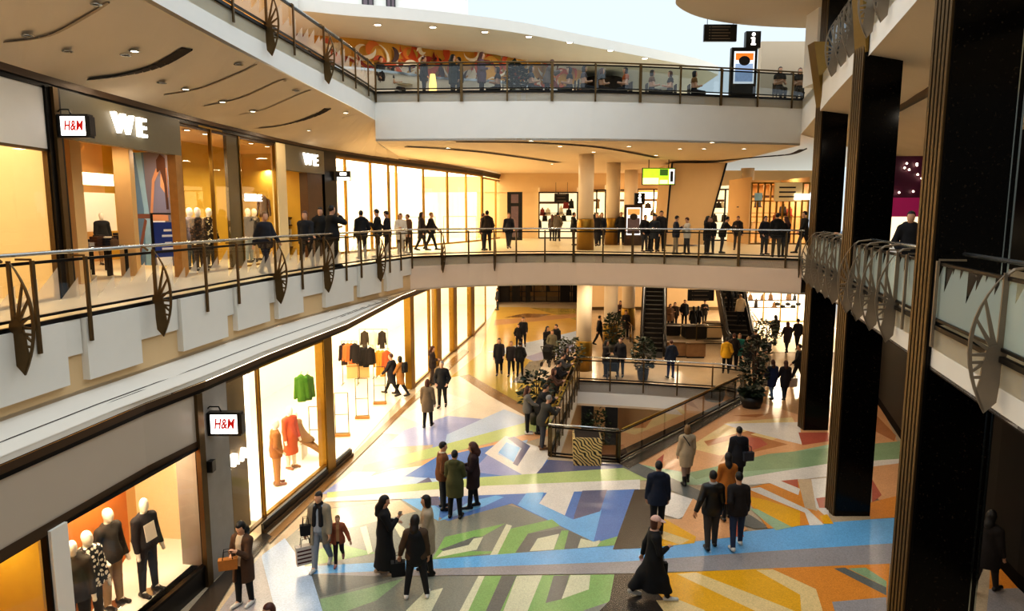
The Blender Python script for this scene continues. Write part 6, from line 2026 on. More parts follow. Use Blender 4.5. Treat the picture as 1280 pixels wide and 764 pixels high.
for pts in (((5, 52), (60, 44), (110, 18), (135, 2)), ((205, 118), (250, 110), (300, 90), (320, 80)), ((255, 132), (300, 122), (350, 100), (356, 101)), ((298, 143), (330, 136), (372, 118), (388, 112)), ((370, 163), (400, 158), (430, 146), (442, 143))):
    o = slot('faint curved groove in the left soffit', pts, left=True, w=0.07)
    o.data.materials[0] = mat('soffit_shadow', '#a48f76', 0.9)
mb = MB(); ribbon(offset_line(RU, 1.9), 10.5, 10.78, mb, 0); ribbon(offset_line(RU, 1.85), 10.42, 10.5, mb, 1)
struct(mb.build('trim_40', ['brown_lintel', 'dark_metal']), 'dark cornice under the right soffit')
# planters
def plant(label, loc, h, pot=('pot_dark', 0.26, 0.5), seed=1, spread=0.45, name='potted_plant'):
    r = thing(name, label, 'plant', loc)
    pm, pr2, ph = pot
    mb = MB(); mb.lathe((0, 0, 0), [(pr2 * .8, 0), (pr2, ph * .6), (pr2, ph), (pr2 * .88, ph), (pr2 * .85, ph - .05)], 20); mb.build('pot', pm, r, True)
    rnd = random.Random(seed); mb = MB()
    mbs = MB()
    for k in range(7):
        a = rnd.uniform(0, 6.28); d = rnd.uniform(0, spread * .5)
        mbs.tube([(0, 0, ph - .05), (d * .5 * math.cos(a), d * .5 * math.sin(a), ph + (h - ph) * .5), (d * math.cos(a), d * math.sin(a), h * rnd.uniform(.75, 1))], .012, 5)
    mbs.build('stems', 'wood_dark', r)
    for k in range(420):
        a = rnd.uniform(0, 6.28); zz = rnd.uniform(ph, h); d = spread * math.sqrt(rnd.random()) * (0.55 + 0.6 * math.sin(PI * (zz - ph) / (h - ph)))
        c = Vector((d * math.cos(a), d * math.sin(a), zz)); l = rnd.uniform(.14, .26)
        dr = Vector((math.cos(a + rnd.uniform(-.8, .8)), math.sin(a + rnd.uniform(-.8, .8)), rnd.uniform(-.5, .6))).normalized(); sd = dr.cross(Vector((rnd.uniform(-1, 1), rnd.uniform(-1, 1), 1))).normalized() * l * .32
        mb.poly([c, c + dr * l * .5 + sd, c + dr * l, c + dr * l * .5 - sd])
    mb.build('leaves', 'leaf_dark', r)
    return r
x, y, _ = at_z(676, 548, 0); plant('tall dark leafy plant beside the left railing of the floor opening behind the grey-haired leaner', (x - .1, y + 1.6, 0), 1.9, seed=1, spread=.5)
x, y, _ = at_z(711, 474, 0); plant('dark bushy plant at the far left corner of the floor opening', (x, y, 0), 1.9, seed=2, spread=.55)
x, y, _ = at_z(930, 500, 0); plant('tall dark bush at the right corner of the floor opening', (9.8, 26.95, 0), 2.5, seed=3, spread=.5)
x, y, _ = at_z(924, 512, 0); plant('low round dark planter beside the tall bush at the opening corner', (9.35, 25.9, 0), .75, ('pot_dark', .42, .45), seed=9, spread=.35)
x, y, _ = at_z(765, 438, 0); plant('dark plant against the second gold column foot', (x, y - .6, 0), 2.2, seed=4, spread=.45)
x, y, _ = at_z(806, 478, 0); plant('dark plant before the straight escalator', (x, y + .5, 0), 1.9, seed=6, spread=.45)
x, y, _ = at_z(958, 440, 0); plant('dark bush right of the crowded escalator', (x, y, 0), 1.7, seed=7, spread=.6)
# zebra planter
m, nt, N, L, bb = nodes('zebra')
tc = N.new('ShaderNodeTexCoord'); wv = N.new('ShaderNodeTexWave'); wv.inputs['Scale'].default_value = 5; wv.inputs['Distortion'].default_value = 9.0; wv.inputs['Detail'].default_value = 1.2; wv.inputs['Detail Scale'].default_value = 0.7
wv.bands_direction = 'DIAGONAL'
L.new(tc.outputs['Object'], wv.inputs['Vector'])
cr = N.new('ShaderNodeValToRGB'); cr.color_ramp.interpolation = 'CONSTANT'; cr.color_ramp.elements[0].color = (*rgb('#2a1c10'), 1); cr.color_ramp.elements[1].color = (*rgb('#dcbc80'), 1); cr.color_ramp.elements[1].position = 0.36
L.new(wv.outputs['Fac'], cr.inputs['Fac']); L.new(cr.outputs['Color'], bb.inputs['Base Color']); MATS['zebra'] = m
xa, ya, _ = at_z(716, 583, 0); xb = at_z(753, 585, 0)[0]
r = thing('zebra_planter', 'square planter with black and beige zebra stripes in front of the floor opening', 'planter', ((xa + xb) / 2, ya + .02, 0), -0.05)
w = (xb - xa) / 2
mb = MB(); mb.plate([(-w * .94, 0), (w * .94, 0), (w, .8), (w * .9, .86), (-w * .9, .86), (-w, .8)], 0.8, ((0, .4, 0), (1, 0, 0), (0, 0, 1), (0, 1, 0))); mb.build('box', 'zebra', r)
mb = MB(); mb.box(-w * .85, .06, .84, w * .85, .74, .87); mb.build('soil', 'slot_dark', r)
# things on the level below
for px, py, m_, lab in ((735, 545, 'goods_dark', 'dark shop front unit on the level below'), (745, 548, 'goods_tan', 'tan kiosk on the level below')):
    x, y, _ = at_z(px, py, B); r = thing('kiosk', lab, 'kiosk', (x, 33.5 + (0 if m_ == 'goods_dark' else -6), B))
    mb = MB(); mb.box(-1.2, -.6, 0, 1.2, .6, 1.1); mb.build('body', m_, r); mb = MB(); mb.box(-1.3, -.7, 1.1, 1.3, .7, 1.16); mb.build('top', 'wood_dark', r)
plant('green plant on the level below in front of the dark shop', (at_y(745, 524, 35.6)[0], 35.6, B), 2.6, seed=12, spread=.7)
mb = MB()
for a, b in ((727, 742), (757, 772)):
    mb.box(at_y(a, 530, 37)[0], 37, B, at_y(b, 530, 37)[0], 37.3, -1.1)
struct(mb.build('trim_30', 'black_plastic'), 'dark door openings on the level below')
mb = MB(); p = at_z(722, 575, B); mb.plate([(-.3, 0), (.25, 0), (.1, 1.9), (-.05, 2.2)], .3, ((at_y(705, 560, 27)[0], 27, B), (1, 0, 0), (0, 0, 1), (0, 1, 0)))
tag(mb.build('white_banner', 'panel_white'), 'white slanting banner on the level below', 'banner')
lamp('AREA', (-2.5, 25, -1.3), 250, SOFT, 1.2); lamp('AREA', (4, 33, -1.3), 160, SOFT, 1.2)  # lamps added out of view to brighten the opening and lower level

# ---------------------------------------------------------------- lights
wd_ = bpy.data.worlds.new('sky'); SC.world = wd_; wd_.use_nodes = True
bg = wd_.node_tree.nodes['Background']; bg.inputs[0].default_value = (0.80, 0.92, 1.0, 1); bg.inputs[1].default_value = 0.92
sn = bpy.data.lights.new('overcast_sun', 'SUN'); sn.energy = 2.2; sn.angle = math.radians(140); sn.color = (0.93, 0.97, 1.0)
so = bpy.data.objects.new('overcast_sun', sn); COL.objects.link(so); so.rotation_euler = (math.radians(18), math.radians(4), 0)
for x, y in ((1.2, 30.6), (4.2, 30.8), (7.5, 31.0), (0, 34), (6, 34), (11, 34), (3, 41), (9, 42), (14, 40), (0, 46), (6, 50), (12, 49)):  # first three added to brighten the fronts of the round columns
    lamp('AREA', (x, y, G - 1.33), 80, WARM, 0.5, name='ground_ceiling_light')
for x, y in ((1.8, 29.6), (5.0, 29.6), (8.5, 29.6), (-2, 33), (2.0, 34), (6.5, 33), (10.5, 33), (0.5, 41), (5, 41), (9.5, 41), (13, 35), (16, 40)):  # nearest row added to light the gallery columns from the front
    lamp('AREA', (x, y, U - 1.82), 42, WARM, 0.45, name='gallery_ceiling_light')
for y in (6, 11, 15.5, 20, 24):
    x = on_x(SU, y) * .7 + on_x(EU, y) * .3
    lamp('AREA', (x, y, 10.25), 16, WARM, 0.35, name='gallery_ceiling_light')
for y in (8, 13, 18, 23, 28):
    x = on_x(WRO, y) - 2.2
    lamp('AREA', (x, y, 10.2), 18, SOFT, 0.4, name='gallery_ceiling_light')
for y in (10, 16, 22, 28):
    lamp('AREA', (on_x(WR, y) - 1.2, y, G - 1.33), 40, WARM, 0.4, name='ground_ceiling_light')
for x, y in ((-4, 29), (0, 31), (4, 33.5)):
    lamp('AREA', (x, y - .6, ZR - .05), 22, SOFT, 0.5, name='upper_ceiling_light')
SC.view_settings.view_transform = 'Standard'
try:
    SC.view_settings.look = 'Medium High Contrast'
except Exception:
    SC.view_settings.look = 'None'
SC.view_settings.exposure = 0.0
SC.cycles.max_bounces = 8
SC.cycles.transparent_max_bounces = 24
SC.cycles.sample_clamp_indirect = 6
SC.cycles.use_denoising = True
# ---------------------------------------------------------------- people near enough to be told apart
BLACK, COAL, NAVY, DENIM, GREY = cloth('#0f0e11'), cloth('#1a191d'), cloth('#141c30'), cloth('#26334d'), cloth('#55524f')
HB, HD, HA, HL, HG = hairm('#1a110c'), hairm('#0d0908'), hairm('#4a2416'), hairm('#7a5a36'), hairm('#8a8580')
WSH, BSH, TSH = leather('#cfcac2'), leather('#100d0c'), leather('#6a4a30')
PEOPLE = {}
def ground(key, label, px, py, face, H, pose, wear, z=0.0, res=0.0125, detail=True, name='person'):
    x, y, _ = at_z(px, py, z)
    PEOPLE[key] = person(label, (x, y, z + 0.022), face, H, pose, wear, None, detail, res)
    return PEOPLE[key]

WALK = dict(legs=(20, 4, -18, 10), arms=('swing_b', 'swing_f'))
ground('tan_bag', 'woman in brown coat with long dark hair and glasses looking down by the shop window', 307, 757, 200, 1.66,
       dict(legs=(8, 6, -4, 2), arms=('hold', 'phone'), head=(-10, 28)), dict(hair=('long', HD), legs=BLACK, top=cloth('#4a3220'), inner=cloth('#b5a894'), cut=dict(hem=.31, flare=.015, openw=.04, puff=1.03), shoes=WSH))
ground('scarf', 'woman in open beige coat and long black scarf carrying a striped shopping bag', 402, 711, 186, 1.68,
       dict(legs=(12, 4, -14, 16), arms=('carry', 'down'), head=(0, 8)), dict(hair=('bun', HB), legs=cloth('#8a8f98'), loose=1.12, top=cloth('#8f8472'), inner=cloth('#8a96a6'), scarf=cloth('#131217'), cut=dict(hem=.34, puff=1.1, openw=.055), shoes=WSH))
ground('child', 'small child in rust brown jacket with sunglasses on the head', 424, 707, 172, 1.1,
       dict(legs=(10, 4, -16, 30), arms=('down', (6, 26, 20, 4))), dict(hair=('bun', HL), legs=cloth('#2a1a1c'), top=cloth('#8a4a2e'), inner=cloth('#a87c54'), cut=dict(hem=.45, puff=1.12, openw=.03), shoes=cloth('#9c6a6a')), res=.011)
ground('long_coat', 'woman in ankle length black coat with long dark hair holding a phone', 482, 720, 75, 1.7,
       dict(legs=(10, 2, -8, 4), arms=('phone', 'hold'), head=(10, 14)), dict(hair=('long', HB), legs=BLACK, top=BLACK, cut=dict(hem=.1, flare=.035), shoes=cloth('#b8a08c')))
ground('vest', 'person seen from behind in black padded vest with brown sleeves and white trainers', 521, 748, -4, 1.68,
       dict(spread=.12, arms=(('down'), (0, 20, 18, 20)), head=(15, 5)), dict(hair=('long', HB), legs=COAL, top=cloth('#4a3624'), vest=BLACK, cut=dict(hem=.5, puff=1.06), collar=cloth('#b8aca0'), shoes=WSH))
ground('beige_coat', 'woman in long beige coat facing left with dark hair and black boots', 535, 718, 265, 1.68,
       dict(legs=(4, 2, -4, 2), arms=('hold', 'hold'), head=(0, 8)), dict(hair=('bob', HD), legs=BLACK, top=cloth('#a8967e'), cut=dict(hem=.3, flare=.012, collar=.03), boot=.55, shoes=BSH))
ground('sheepskin', 'man in brown jacket with cream fleece collar in the group of three', 554, 637, 75, 1.74,
       dict(spread=.07, arms=('pocket', 'pocket'), head=(0, 10)), dict(hair=('short', HD), legs=COAL, top=cloth('#6a4020'), cut=dict(hem=.46, puff=1.1), collar=cloth('#d8c8ac'), shoes=BSH))
ground('parka', 'person in olive green parka seen from behind in the group of three', 569, 648, 10, 1.7,
       dict(spread=.075, arms=((20, 10, 70, 20), (14, 10, 50, 20))), dict(hair=('short', HD), legs=BLACK, top=cloth('#4a4826'), cut=dict(hem=.33, puff=1.12, hood=True), shoes=BSH))
ground('curly', 'woman with big curly hair and dark burgundy coat in the group of three', 592, 636, 262, 1.7,
       dict(legs=(-6, 2, 10, 4), arms=('hold', (20, 10, 80, 30)), head=(0, 8)), dict(hair=('curly', HA), big=1.1, legs=BLACK, top=cloth('#2c1518'), cut=dict(hem=.33, puff=1.04, flare=.01), boot=.5, shoes=BSH))
ground('taupe', 'auburn haired woman in taupe coat walking away along the bright shop', 535, 535, 8, 1.7,
       dict(legs=(10, 2, -8, 8), arms=('down', 'down')), dict(hair=('bob', HA), legs=BLACK, top=cloth('#6a5844'), cut=dict(hem=.34, puff=1.06), shoes=BSH), res=.015)
ground('black_man', 'man in black jacket and trousers walking toward the camera past the shop entrance', 553, 510, 186, 1.8,
       dict(legs=(8, 2, -8, 10), arms=('pocket', 'pocket')), dict(hair=('short', HG), legs=BLACK, top=BLACK, cut=dict(hem=.43, puff=1.1, collar=.03), shoes=BSH), res=.015)
ground('entrance', 'woman with long brown hair standing sideways at the shop entrance', 541, 481, 95, 1.68,
       dict(legs=(4, 2, -6, 4), arms=('hold', 'hold'), head=(0, 15)), dict(hair=('long', HA), legs=cloth('#4a3a30'), top=cloth('#3a2c26'), cut=dict(hem=.44), shoes=BSH), res=.016)
ground('walk_dark', 'tall person in long dark coat walking into the bright shop', 490, 495, 290, 1.78,
       dict(legs=(26, 2, -24, 8), arms=('swing_b', 'swing_f')), dict(hair=('short', HA), legs=BLACK, top=cloth('#1c1a20'), cut=dict(hem=.3), shoes=BSH), res=.016)
ground('walk_tan', 'person in tan coat with black backpack walking into the bright shop', 501, 495, 290, 1.68,
       dict(legs=(22, 2, -26, 8), arms=('down', 'swing_f')), dict(hair=('bob', HD), legs=BLACK, top=cloth('#a06c34'), cut=dict(hem=.3), shoes=BSH), res=.016)
ground('navy', 'man in dark navy hooded jacket walking away beside the dark floor strip', 821, 671, 6, 1.78,
       dict(legs=(8, 2, -10, 8), arms=('down', 'down')), dict(hair=('short', HD), legs=BLACK, top=NAVY, cut=dict(hem=.45, puff=1.1, hood=True), shoes=BSH))
ground('cap', 'woman in pale pink cap and long black coat striding right in white trainers', 816, 749, 88, 1.7,
       dict(legs=(20, 2, -26, 6), arms=('hold', 'swing_b'), head=(10, 6)), dict(hair=('bob', HA), legs=COAL, top=BLACK, cut=dict(hem=.11, flare=.05), cap=cloth('#d0a898'), collar=cloth('#c8a08c'), shoes=WSH))
ground('leather', 'man in black leather jacket with grey hood and grey trousers walking away', 888, 686, 2, 1.77,
       dict(legs=(8, 4, -8, 6), spread=.06, arms=('down', (-20, 24, 10, 0))), dict(hair=('short', HD), skin=SKIN2, legs=cloth('#3c3530'), loose=1.08, top=leather('#15110f'), cut=dict(hem=.46, puff=1.1), collar=cloth('#9c9a98'), shoes=BSH))
ground('jeans', 'man in dark jacket and blue jeans with white trainers walking arm in arm', 920, 686, 2, 1.74,
       dict(legs=(12, 3, -10, 8), spread=.075, arms=('down', 'behind')), dict(hair=('short', HD), legs=DENIM, top=cloth('#1e1716'), cut=dict(hem=.46, puff=1.06, collar=.03), shoes=WSH))
ground('ochre', 'woman with very long dark hair in ochre coat walking away', 907, 650, 0, 1.66,
       dict(legs=(8, 2, -8, 6), arms=('down', 'down')), dict(hair=('long', HB), legs=BLACK, top=cloth('#a8641e'), cut=dict(hem=.28, flare=.015), shoes=BSH), res=.014)
ground('shoulder_bag', 'person in black quilted jacket with shoulder bag walking away', 921, 611, 4, 1.7,
       dict(legs=(8, 2, -8, 6), arms=('down', 'down')), dict(hair=('short', HD), legs=BLACK, top=cloth('#15151c'), cut=dict(hem=.38, puff=1.1, collar=.04), bag_strap=COAL, shoes=BSH), res=.014)
ground('crossbody', 'blonde woman in beige coat with a dark crossbody strap and boots', 857, 606, -6, 1.66,
       dict(legs=(10, 2, -8, 8), arms=('down', 'down')), dict(hair=('bob', HL), legs=cloth('#8a7060'), top=cloth('#a89478'), cut=dict(hem=.32, puff=1.05), bag_strap=COAL, boot=.4, shoes=BSH), res=.014)
ground('leaner', 'grey haired man in dark jacket leaning on the left railing of the floor opening', 678, 562, 62, 1.74,
       dict(legs=(-4, 2, 8, 16), arms=('rail', 'rail'), lean=18, head=(0, 10)), dict(hair=('crop', HG), legs=cloth('#3a3a40'), top=cloth('#39352e'), cut=dict(hem=.45, puff=1.1), shoes=TSH), res=.015)
ground('grey_top', 'young woman in grey top and black leggings standing by the potted plant', 659, 543, 85, 1.64,
       dict(spread=.05, arms=((40, 6, 30, 6), 'hold')), dict(hair=('long', HA), legs=BLACK, top=cloth('#6c665e'), cut=dict(hem=.46), shoes=WSH), res=.015)

# ---- things people carry
def bag(label, loc, w, h, d, m, ang=0.0, name='shopping_bag', bands=None):
    r = thing(name, label, 'bag', loc, ang)
    mb = MB()
    for (x0, x1, z0, z1, y) in ((-w, w, 0, h, d),):
        mb.plate([(-w * .96, 0), (w * .96, 0), (w, h), (-w, h)], d * 2, ((0, 0, 0), (1, 0, 0), (0, 0, 1), (0, 1, 0)), 0)
        if bands:
            for k in range(4): mb.plate([(-w * .9, h * (.12 + .21 * k)), (w * .9, h * (.12 + .21 * k)), (w * .9, h * (.2 + .21 * k)), (-w * .9, h * (.2 + .21 * k))], d * 2 + .006, ((0, 0, 0), (1, 0, 0), (0, 0, 1), (0, 1, 0)), 1)
    mb.build('body', [m, bands or m], r)
    mb = MB()
    for y in (-d * .7, d * .7):
        mb.tube([(-w * .5, y, h), (-w * .4, y, h + .16), (w * .4, y, h + .16), (w * .5, y, h)], .008, 5)
    mb.build('handle', 'dark_metal', r)
    return r
def at_hand(key, side, drop, *a, **k):
    r, J = PEOPLE[key]
    p = world_joint(r, J, 'han' + side)
    return (p.x, p.y, p.z - drop)
bag('white shopping bag with red and black stripes carried by the woman with the black scarf', at_hand('scarf', 'r', .58), .2, .4, .07, cloth('#c8bcb0'), .5, bands=cloth('#4a1a18'))
p = at_hand('scarf', 'r', .1); bag('small black shoulder bag at the elbow of the woman with the black scarf', (p[0] + .02, p[1] + .02, p[2] + .15), .12, .22, .06, BLACK, .4, 'handbag')
p = at_hand('tan_bag', 'r', .2); bag('tan box bag held by the woman in the brown coat', (p[0] - .04, p[1] - .04, p[2]), .17, .2, .07, cloth('#9c6428'), .3, 'handbag')
p = at_hand('vest', 'l', .35); bag('black bag hanging at the left of the person in the padded vest', (p[0] - .03, p[1], p[2]), .14, .28, .08, BLACK, 0.2, 'handbag')
p = at_hand('cap', 'l', .42); bag('black bag swinging behind the hand of the woman in the pink cap', (p[0] + .34, p[1] - .12, p[2] + .08), .15, .3, .05, BLACK, .1, 'handbag')
r_, J_ = PEOPLE['shoulder_bag']; p = world_joint(r_, J_, 'hipr'); bag('grey black handbag on the hip of the person in the quilted jacket', (p.x + .12, p.y - .16, p.z - .05), .15, .24, .06, cloth('#33343c'), .2, 'handbag')
r_, J_ = PEOPLE['walk_tan']; p = world_joint(r_, J_, 'chest')
mb = MB(); mb.plate([(-.13, -.22), (.13, -.22), (.15, .05), (.1, .2), (-.1, .2), (-.15, .05)], .13, ((0, 0, 0), (math.sin(math.radians(290 + 90)), math.cos(math.radians(290 + 90)), 0), (0, 0, 1), (math.sin(math.radians(290)), math.cos(math.radians(290)), 0)))
tag(mb.build('backpack', BLACK, loc=(p.x + .2, p.y - .07, p.z)), 'black backpack on the person in the tan coat', 'backpack')
def phone(key, lab):
    r, J = PEOPLE[key]; p = world_joint(r, J, 'hanr'); mb = MB(); mb.box(-.035, -.07, 0, .035, .07, .01)
    tag(mb.build('phone', 'black_plastic', loc=(p.x, p.y, p.z + .035)), lab, 'phone')
phone('long_coat', 'dark phone in the hand of the woman in the ankle length coat')

# ---------------------------------------------------------------- smaller figures: a few poses, copied and dressed differently
VAR = {}
def variant(k, pose, wear):
    VAR[k] = clothing_meshes(1.7, pose, wear, False, 0.024)[1]
_b = dict(legs=BLACK, top=BLACK, shoes=BSH)
variant('walk', dict(legs=(20, 4, -18, 12), arms=('swing_b', 'swing_f')), dict(_b, hair=('short', HD), cut=dict(hem=.44, puff=1.08, collar=.03)))
variant('walk_coat', dict(legs=(18, 3, -16, 10), arms=('down', 'swing_f')), dict(_b, hair=('long', HD), cut=dict(hem=.32, puff=1.05)))
variant('stand', dict(spread=.07, arms=('pocket', 'down'), head=(12, 5)), dict(_b, hair=('short', HD), cut=dict(hem=.44, puff=1.1, hood=True)))
variant('stand_coat', dict(spread=.06, arms=('hold', 'down'), head=(-12, 6)), dict(_b, hair=('long', HD), cut=dict(hem=.36, puff=1.06)))
variant('phone', dict(legs=(6, 4, -4, 2), arms=('phone', 'phone'), head=(0, 24)), dict(_b, hair=('short', HD), cut=dict(hem=.45)))
variant('lean', dict(legs=(-4, 2, 6, 14), arms=('rail', 'rail'), lean=16, head=(0, 12)), dict(_b, hair=('short', HD), cut=dict(hem=.44, puff=1.08)))
variant('lean_long', dict(legs=(-2, 2, 8, 14), arms=('rail', 'rail'), lean=14, head=(10, 8)), dict(_b, hair=('bob', HD), cut=dict(hem=.4, puff=1.06)))
variant('raise', dict(spread=.09, arms=('raise', 'hold')), dict(_b, hair=('short', HD), cut=dict(hem=.43, puff=1.22)))
variant('bun', dict(legs=(10, 2, -8, 6), arms=('down', 'hold')), dict(_b, hair=('bun', HD), cut=dict(hem=.46)))
variant('sit', dict(legs=(84, 86, 80, 84), arms=('hold', 'hold')), dict(_b, hair=('bob', HD), cut=dict(hem=.53)))

def fig(label, k, loc, face, H=1.7, top=None, legs=None, hair=None, skin=None, group=None):
    r = thing('person', label, 'person', loc, -math.radians(face), group)
    s = H / 1.7
    r.scale = (s, s, s)
    for pn, me in VAR[k]:
        o = bpy.data.objects.new(pn, me); COL.objects.link(o); o.parent = r
        m = {'jacket': top, 'trousers': legs, 'hair': hair, 'body': skin}.get(pn)
        if m is not None:
            o.material_slots[0].link = 'OBJECT'; o.material_slots[0].material = m
    return r
C = cloth
GF = [  # label, pose, px, py of the feet, facing, height, top, trousers, hair
    ('woman in black coat leftmost of three walking toward the camera in the middle hall', 'walk_coat', 624, 469, 180, 1.72, C('#15131a'), BLACK, HB),
    ('person in dark jacket in the middle of three in the middle hall', 'walk', 639, 470, 185, 1.62, C('#221a1c'), COAL, HL),
    ('broad person in black puffer coat rightmost of three in the middle hall', 'stand', 650, 471, 0, 1.6, BLACK, BLACK, HD),
    ('man with white shirt collar walking toward the camera behind the three in the hall', 'walk', 654, 435, 182, 1.72, C('#1c1c22'), COAL, HB),
    ('short person beside the man with the white collar in the hall', 'stand', 648, 437, 180, 1.4, BLACK, BLACK, HD),
    ('woman with long black hair left of the pushchair', 'stand_coat', 684, 450, 150, 1.72, C('#131114'), COAL, HD),
    ('person in khaki coat holding the pushchair', 'stand', 690, 453, 180, 1.62, C('#6a6450'), C('#3c382e'), HL),
    ('man in black jacket right of the pushchair', 'stand', 695, 447, 210, 1.72, BLACK, COAL, HB),
    ('distant figure in dark clothes at the corner of the far shop', 'stand', 622, 388, 250, 1.7, BLACK, BLACK, HD),
    ('woman in dark coat left of the stroller behind the floor opening', 'stand_coat', 757, 471, 120, 1.68, C('#2a2220'), COAL, HB),
    ('man in black jacket right of the stroller behind the floor opening', 'stand', 775, 471, 200, 1.78, C('#1d1a1e'), COAL, HA),
    ('man with blue bag seen from behind before the marble counter', 'stand', 838, 473, 350, 1.74, C('#2c3444'), C('#1a2a5c'), HA),
    ('slim dark figure passing behind the nearest round column', 'walk', 749, 432, 85, 1.7, BLACK, BLACK, HD),
    ('woman in dark dress standing left of the straight escalator', 'stand_coat', 782, 424, 200, 1.7, C('#1c1416'), BLACK, HB),
    ('woman in brown top behind the one in the dark dress by the escalator', 'stand_coat', 775, 408, 190, 1.68, C('#3a2420'), BLACK, HB),
    ('woman in light brown coat leftmost on the landing behind the dark box', 'stand_coat', 837, 413, 170, 1.68, C('#7a5a40'), COAL, HA),
    ('woman in dark brown coat second from the left on the landing', 'stand_coat', 843, 410, 190, 1.66, C('#3a281e'), COAL, HB),
    ('man in dark jumper standing taller in the middle of the landing', 'stand', 855, 409, 180, 1.78, C('#201c20'), COAL, HA),
    ('woman in wide black coat right of the middle on the landing', 'stand_coat', 866, 416, 10, 1.64, BLACK, BLACK, HD),
    ('second woman in black close to the wide black coat on the landing', 'stand_coat', 872, 415, 30, 1.62, C('#121014'), BLACK, HD),
    ('man with folded arms at the right end of the landing', 'phone', 880, 408, 185, 1.72, C('#2a2624'), COAL, HB),
    ('person in yellow jacket at the foot of the crowded escalator', 'stand', 907, 467, 20, 1.68, C('#c89a1c'), BLACK, HD),
    ('person in dark jacket right of the yellow jacket at the escalator foot', 'stand', 916, 462, 10, 1.72, C('#26201e'), COAL, HA),
    ('person with teal scarf among the crowd at the escalator foot', 'stand_coat', 923, 460, 200, 1.66, C('#2f8a80'), BLACK, HL),
    ('dark figure with fair hair in the crowd behind the tall bush', 'stand_coat', 934, 467, 340, 1.72, C('#1c1a1c'), BLACK, HL),
    ('dark figure at the right of the crowd behind the tall bush', 'walk', 943, 455, 0, 1.74, C('#191614'), BLACK, HD),
    ('old person in beige coat walking beside the bush', 'walk_coat', 955, 484, 220, 1.68, C('#9c8a72'), C('#5a4c40'), HG),
    ('dark clad companion left of the old person in beige', 'walk', 946, 489, 210, 1.7, C('#2a2220'), BLACK, HD),
    ('woman in navy blue jacket and jeans with a white bag walking to the bright shop', 'walk_coat', 964, 499, 355, 1.6, C('#1a2850'), C('#5a6a80'), HA),
    ('woman with long dark red hair in black carrying a pale bag to the bright shop', 'walk_coat', 980, 500, 5, 1.6, C('#1a1218'), C('#20242e'), HA),
    ('man in black walking left beside the farthest black column', 'walk', 997, 480, 280, 1.76, BLACK, BLACK, HD),
    ('leftmost of three dark figures before the glaring bright shop', 'walk_coat', 968, 432, 355, 1.72, C('#1c1416'), BLACK, HD),
    ('middle of three dark figures before the glaring bright shop', 'walk_coat', 983, 441, 0, 1.66, C('#241a1e'), BLACK, HA),
    ('rightmost of three dark figures before the glaring bright shop', 'walk', 996, 437, 5, 1.7, C('#17151c'), BLACK, HD),
]
for lab, k, px, py, f, H, t, l, h in GF:
    x, y, _ = at_z(px, py, 0)
    fig(lab, k, (x, y, .022 * H / 1.7), f, H, t, l, h)
# leaning along the left railing of the opening
for i, (y, lab, k, t, h) in enumerate(((22.6, 'person in dark jacket leaning on the left railing behind the grey haired man', 'lean', C('#221f1e'), HB), (25.0, 'person in brown coat leaning midway along the left railing of the opening', 'lean_long', C('#5a3a28'), HA),
                         (26.4, 'person in black with pink face leaning farther along the left railing', 'lean', C('#1a1618'), HD), (27.9, 'person in grey jacket leaning near the far end of the left railing', 'lean', C('#4a4644'), HB),
                         (29.2, 'person in dark coat leaning at the far corner of the left railing', 'lean_long', C('#1f1a1c'), HD))):
    q = on_x([void[7], void[0]], y); fig(lab, k, (q - .62, y, .022), 92, 1.72, t, COAL, h)
# riders of the crowded escalator
for i, (f, lab, t, h, k) in enumerate(((.16, 'man in cream jacket riding up the crowded escalator, lowest of the riders', C('#cbb694'), HL, 'stand'), (.3, 'rider in black second from the foot of the crowded escalator', BLACK, HD, 'stand'), (.42, 'rider in dark green third from the foot of the crowded escalator', C('#232a20'), HB, 'stand_coat'),
                                (.54, 'rider in grey high on the crowded escalator', C('#3a3a40'), HD, 'stand'), (.68, 'rider in red jacket near the top of the crowded escalator', C('#8a1a1c'), HD, 'stand'))):
    p, q = ESC; n = 26; st = int(f * n)
    run = math.dist(p[:2], q[:2])
    fig(lab, k, (p[0] + (q[0] - p[0]) * (st + .5) / n + (-.22 if i % 2 else .2), p[1] + (q[1] - p[1]) * (st + .5) / n, 5.6 * (st + 1) / n + .022), -8, 1.74, t, COAL, h)
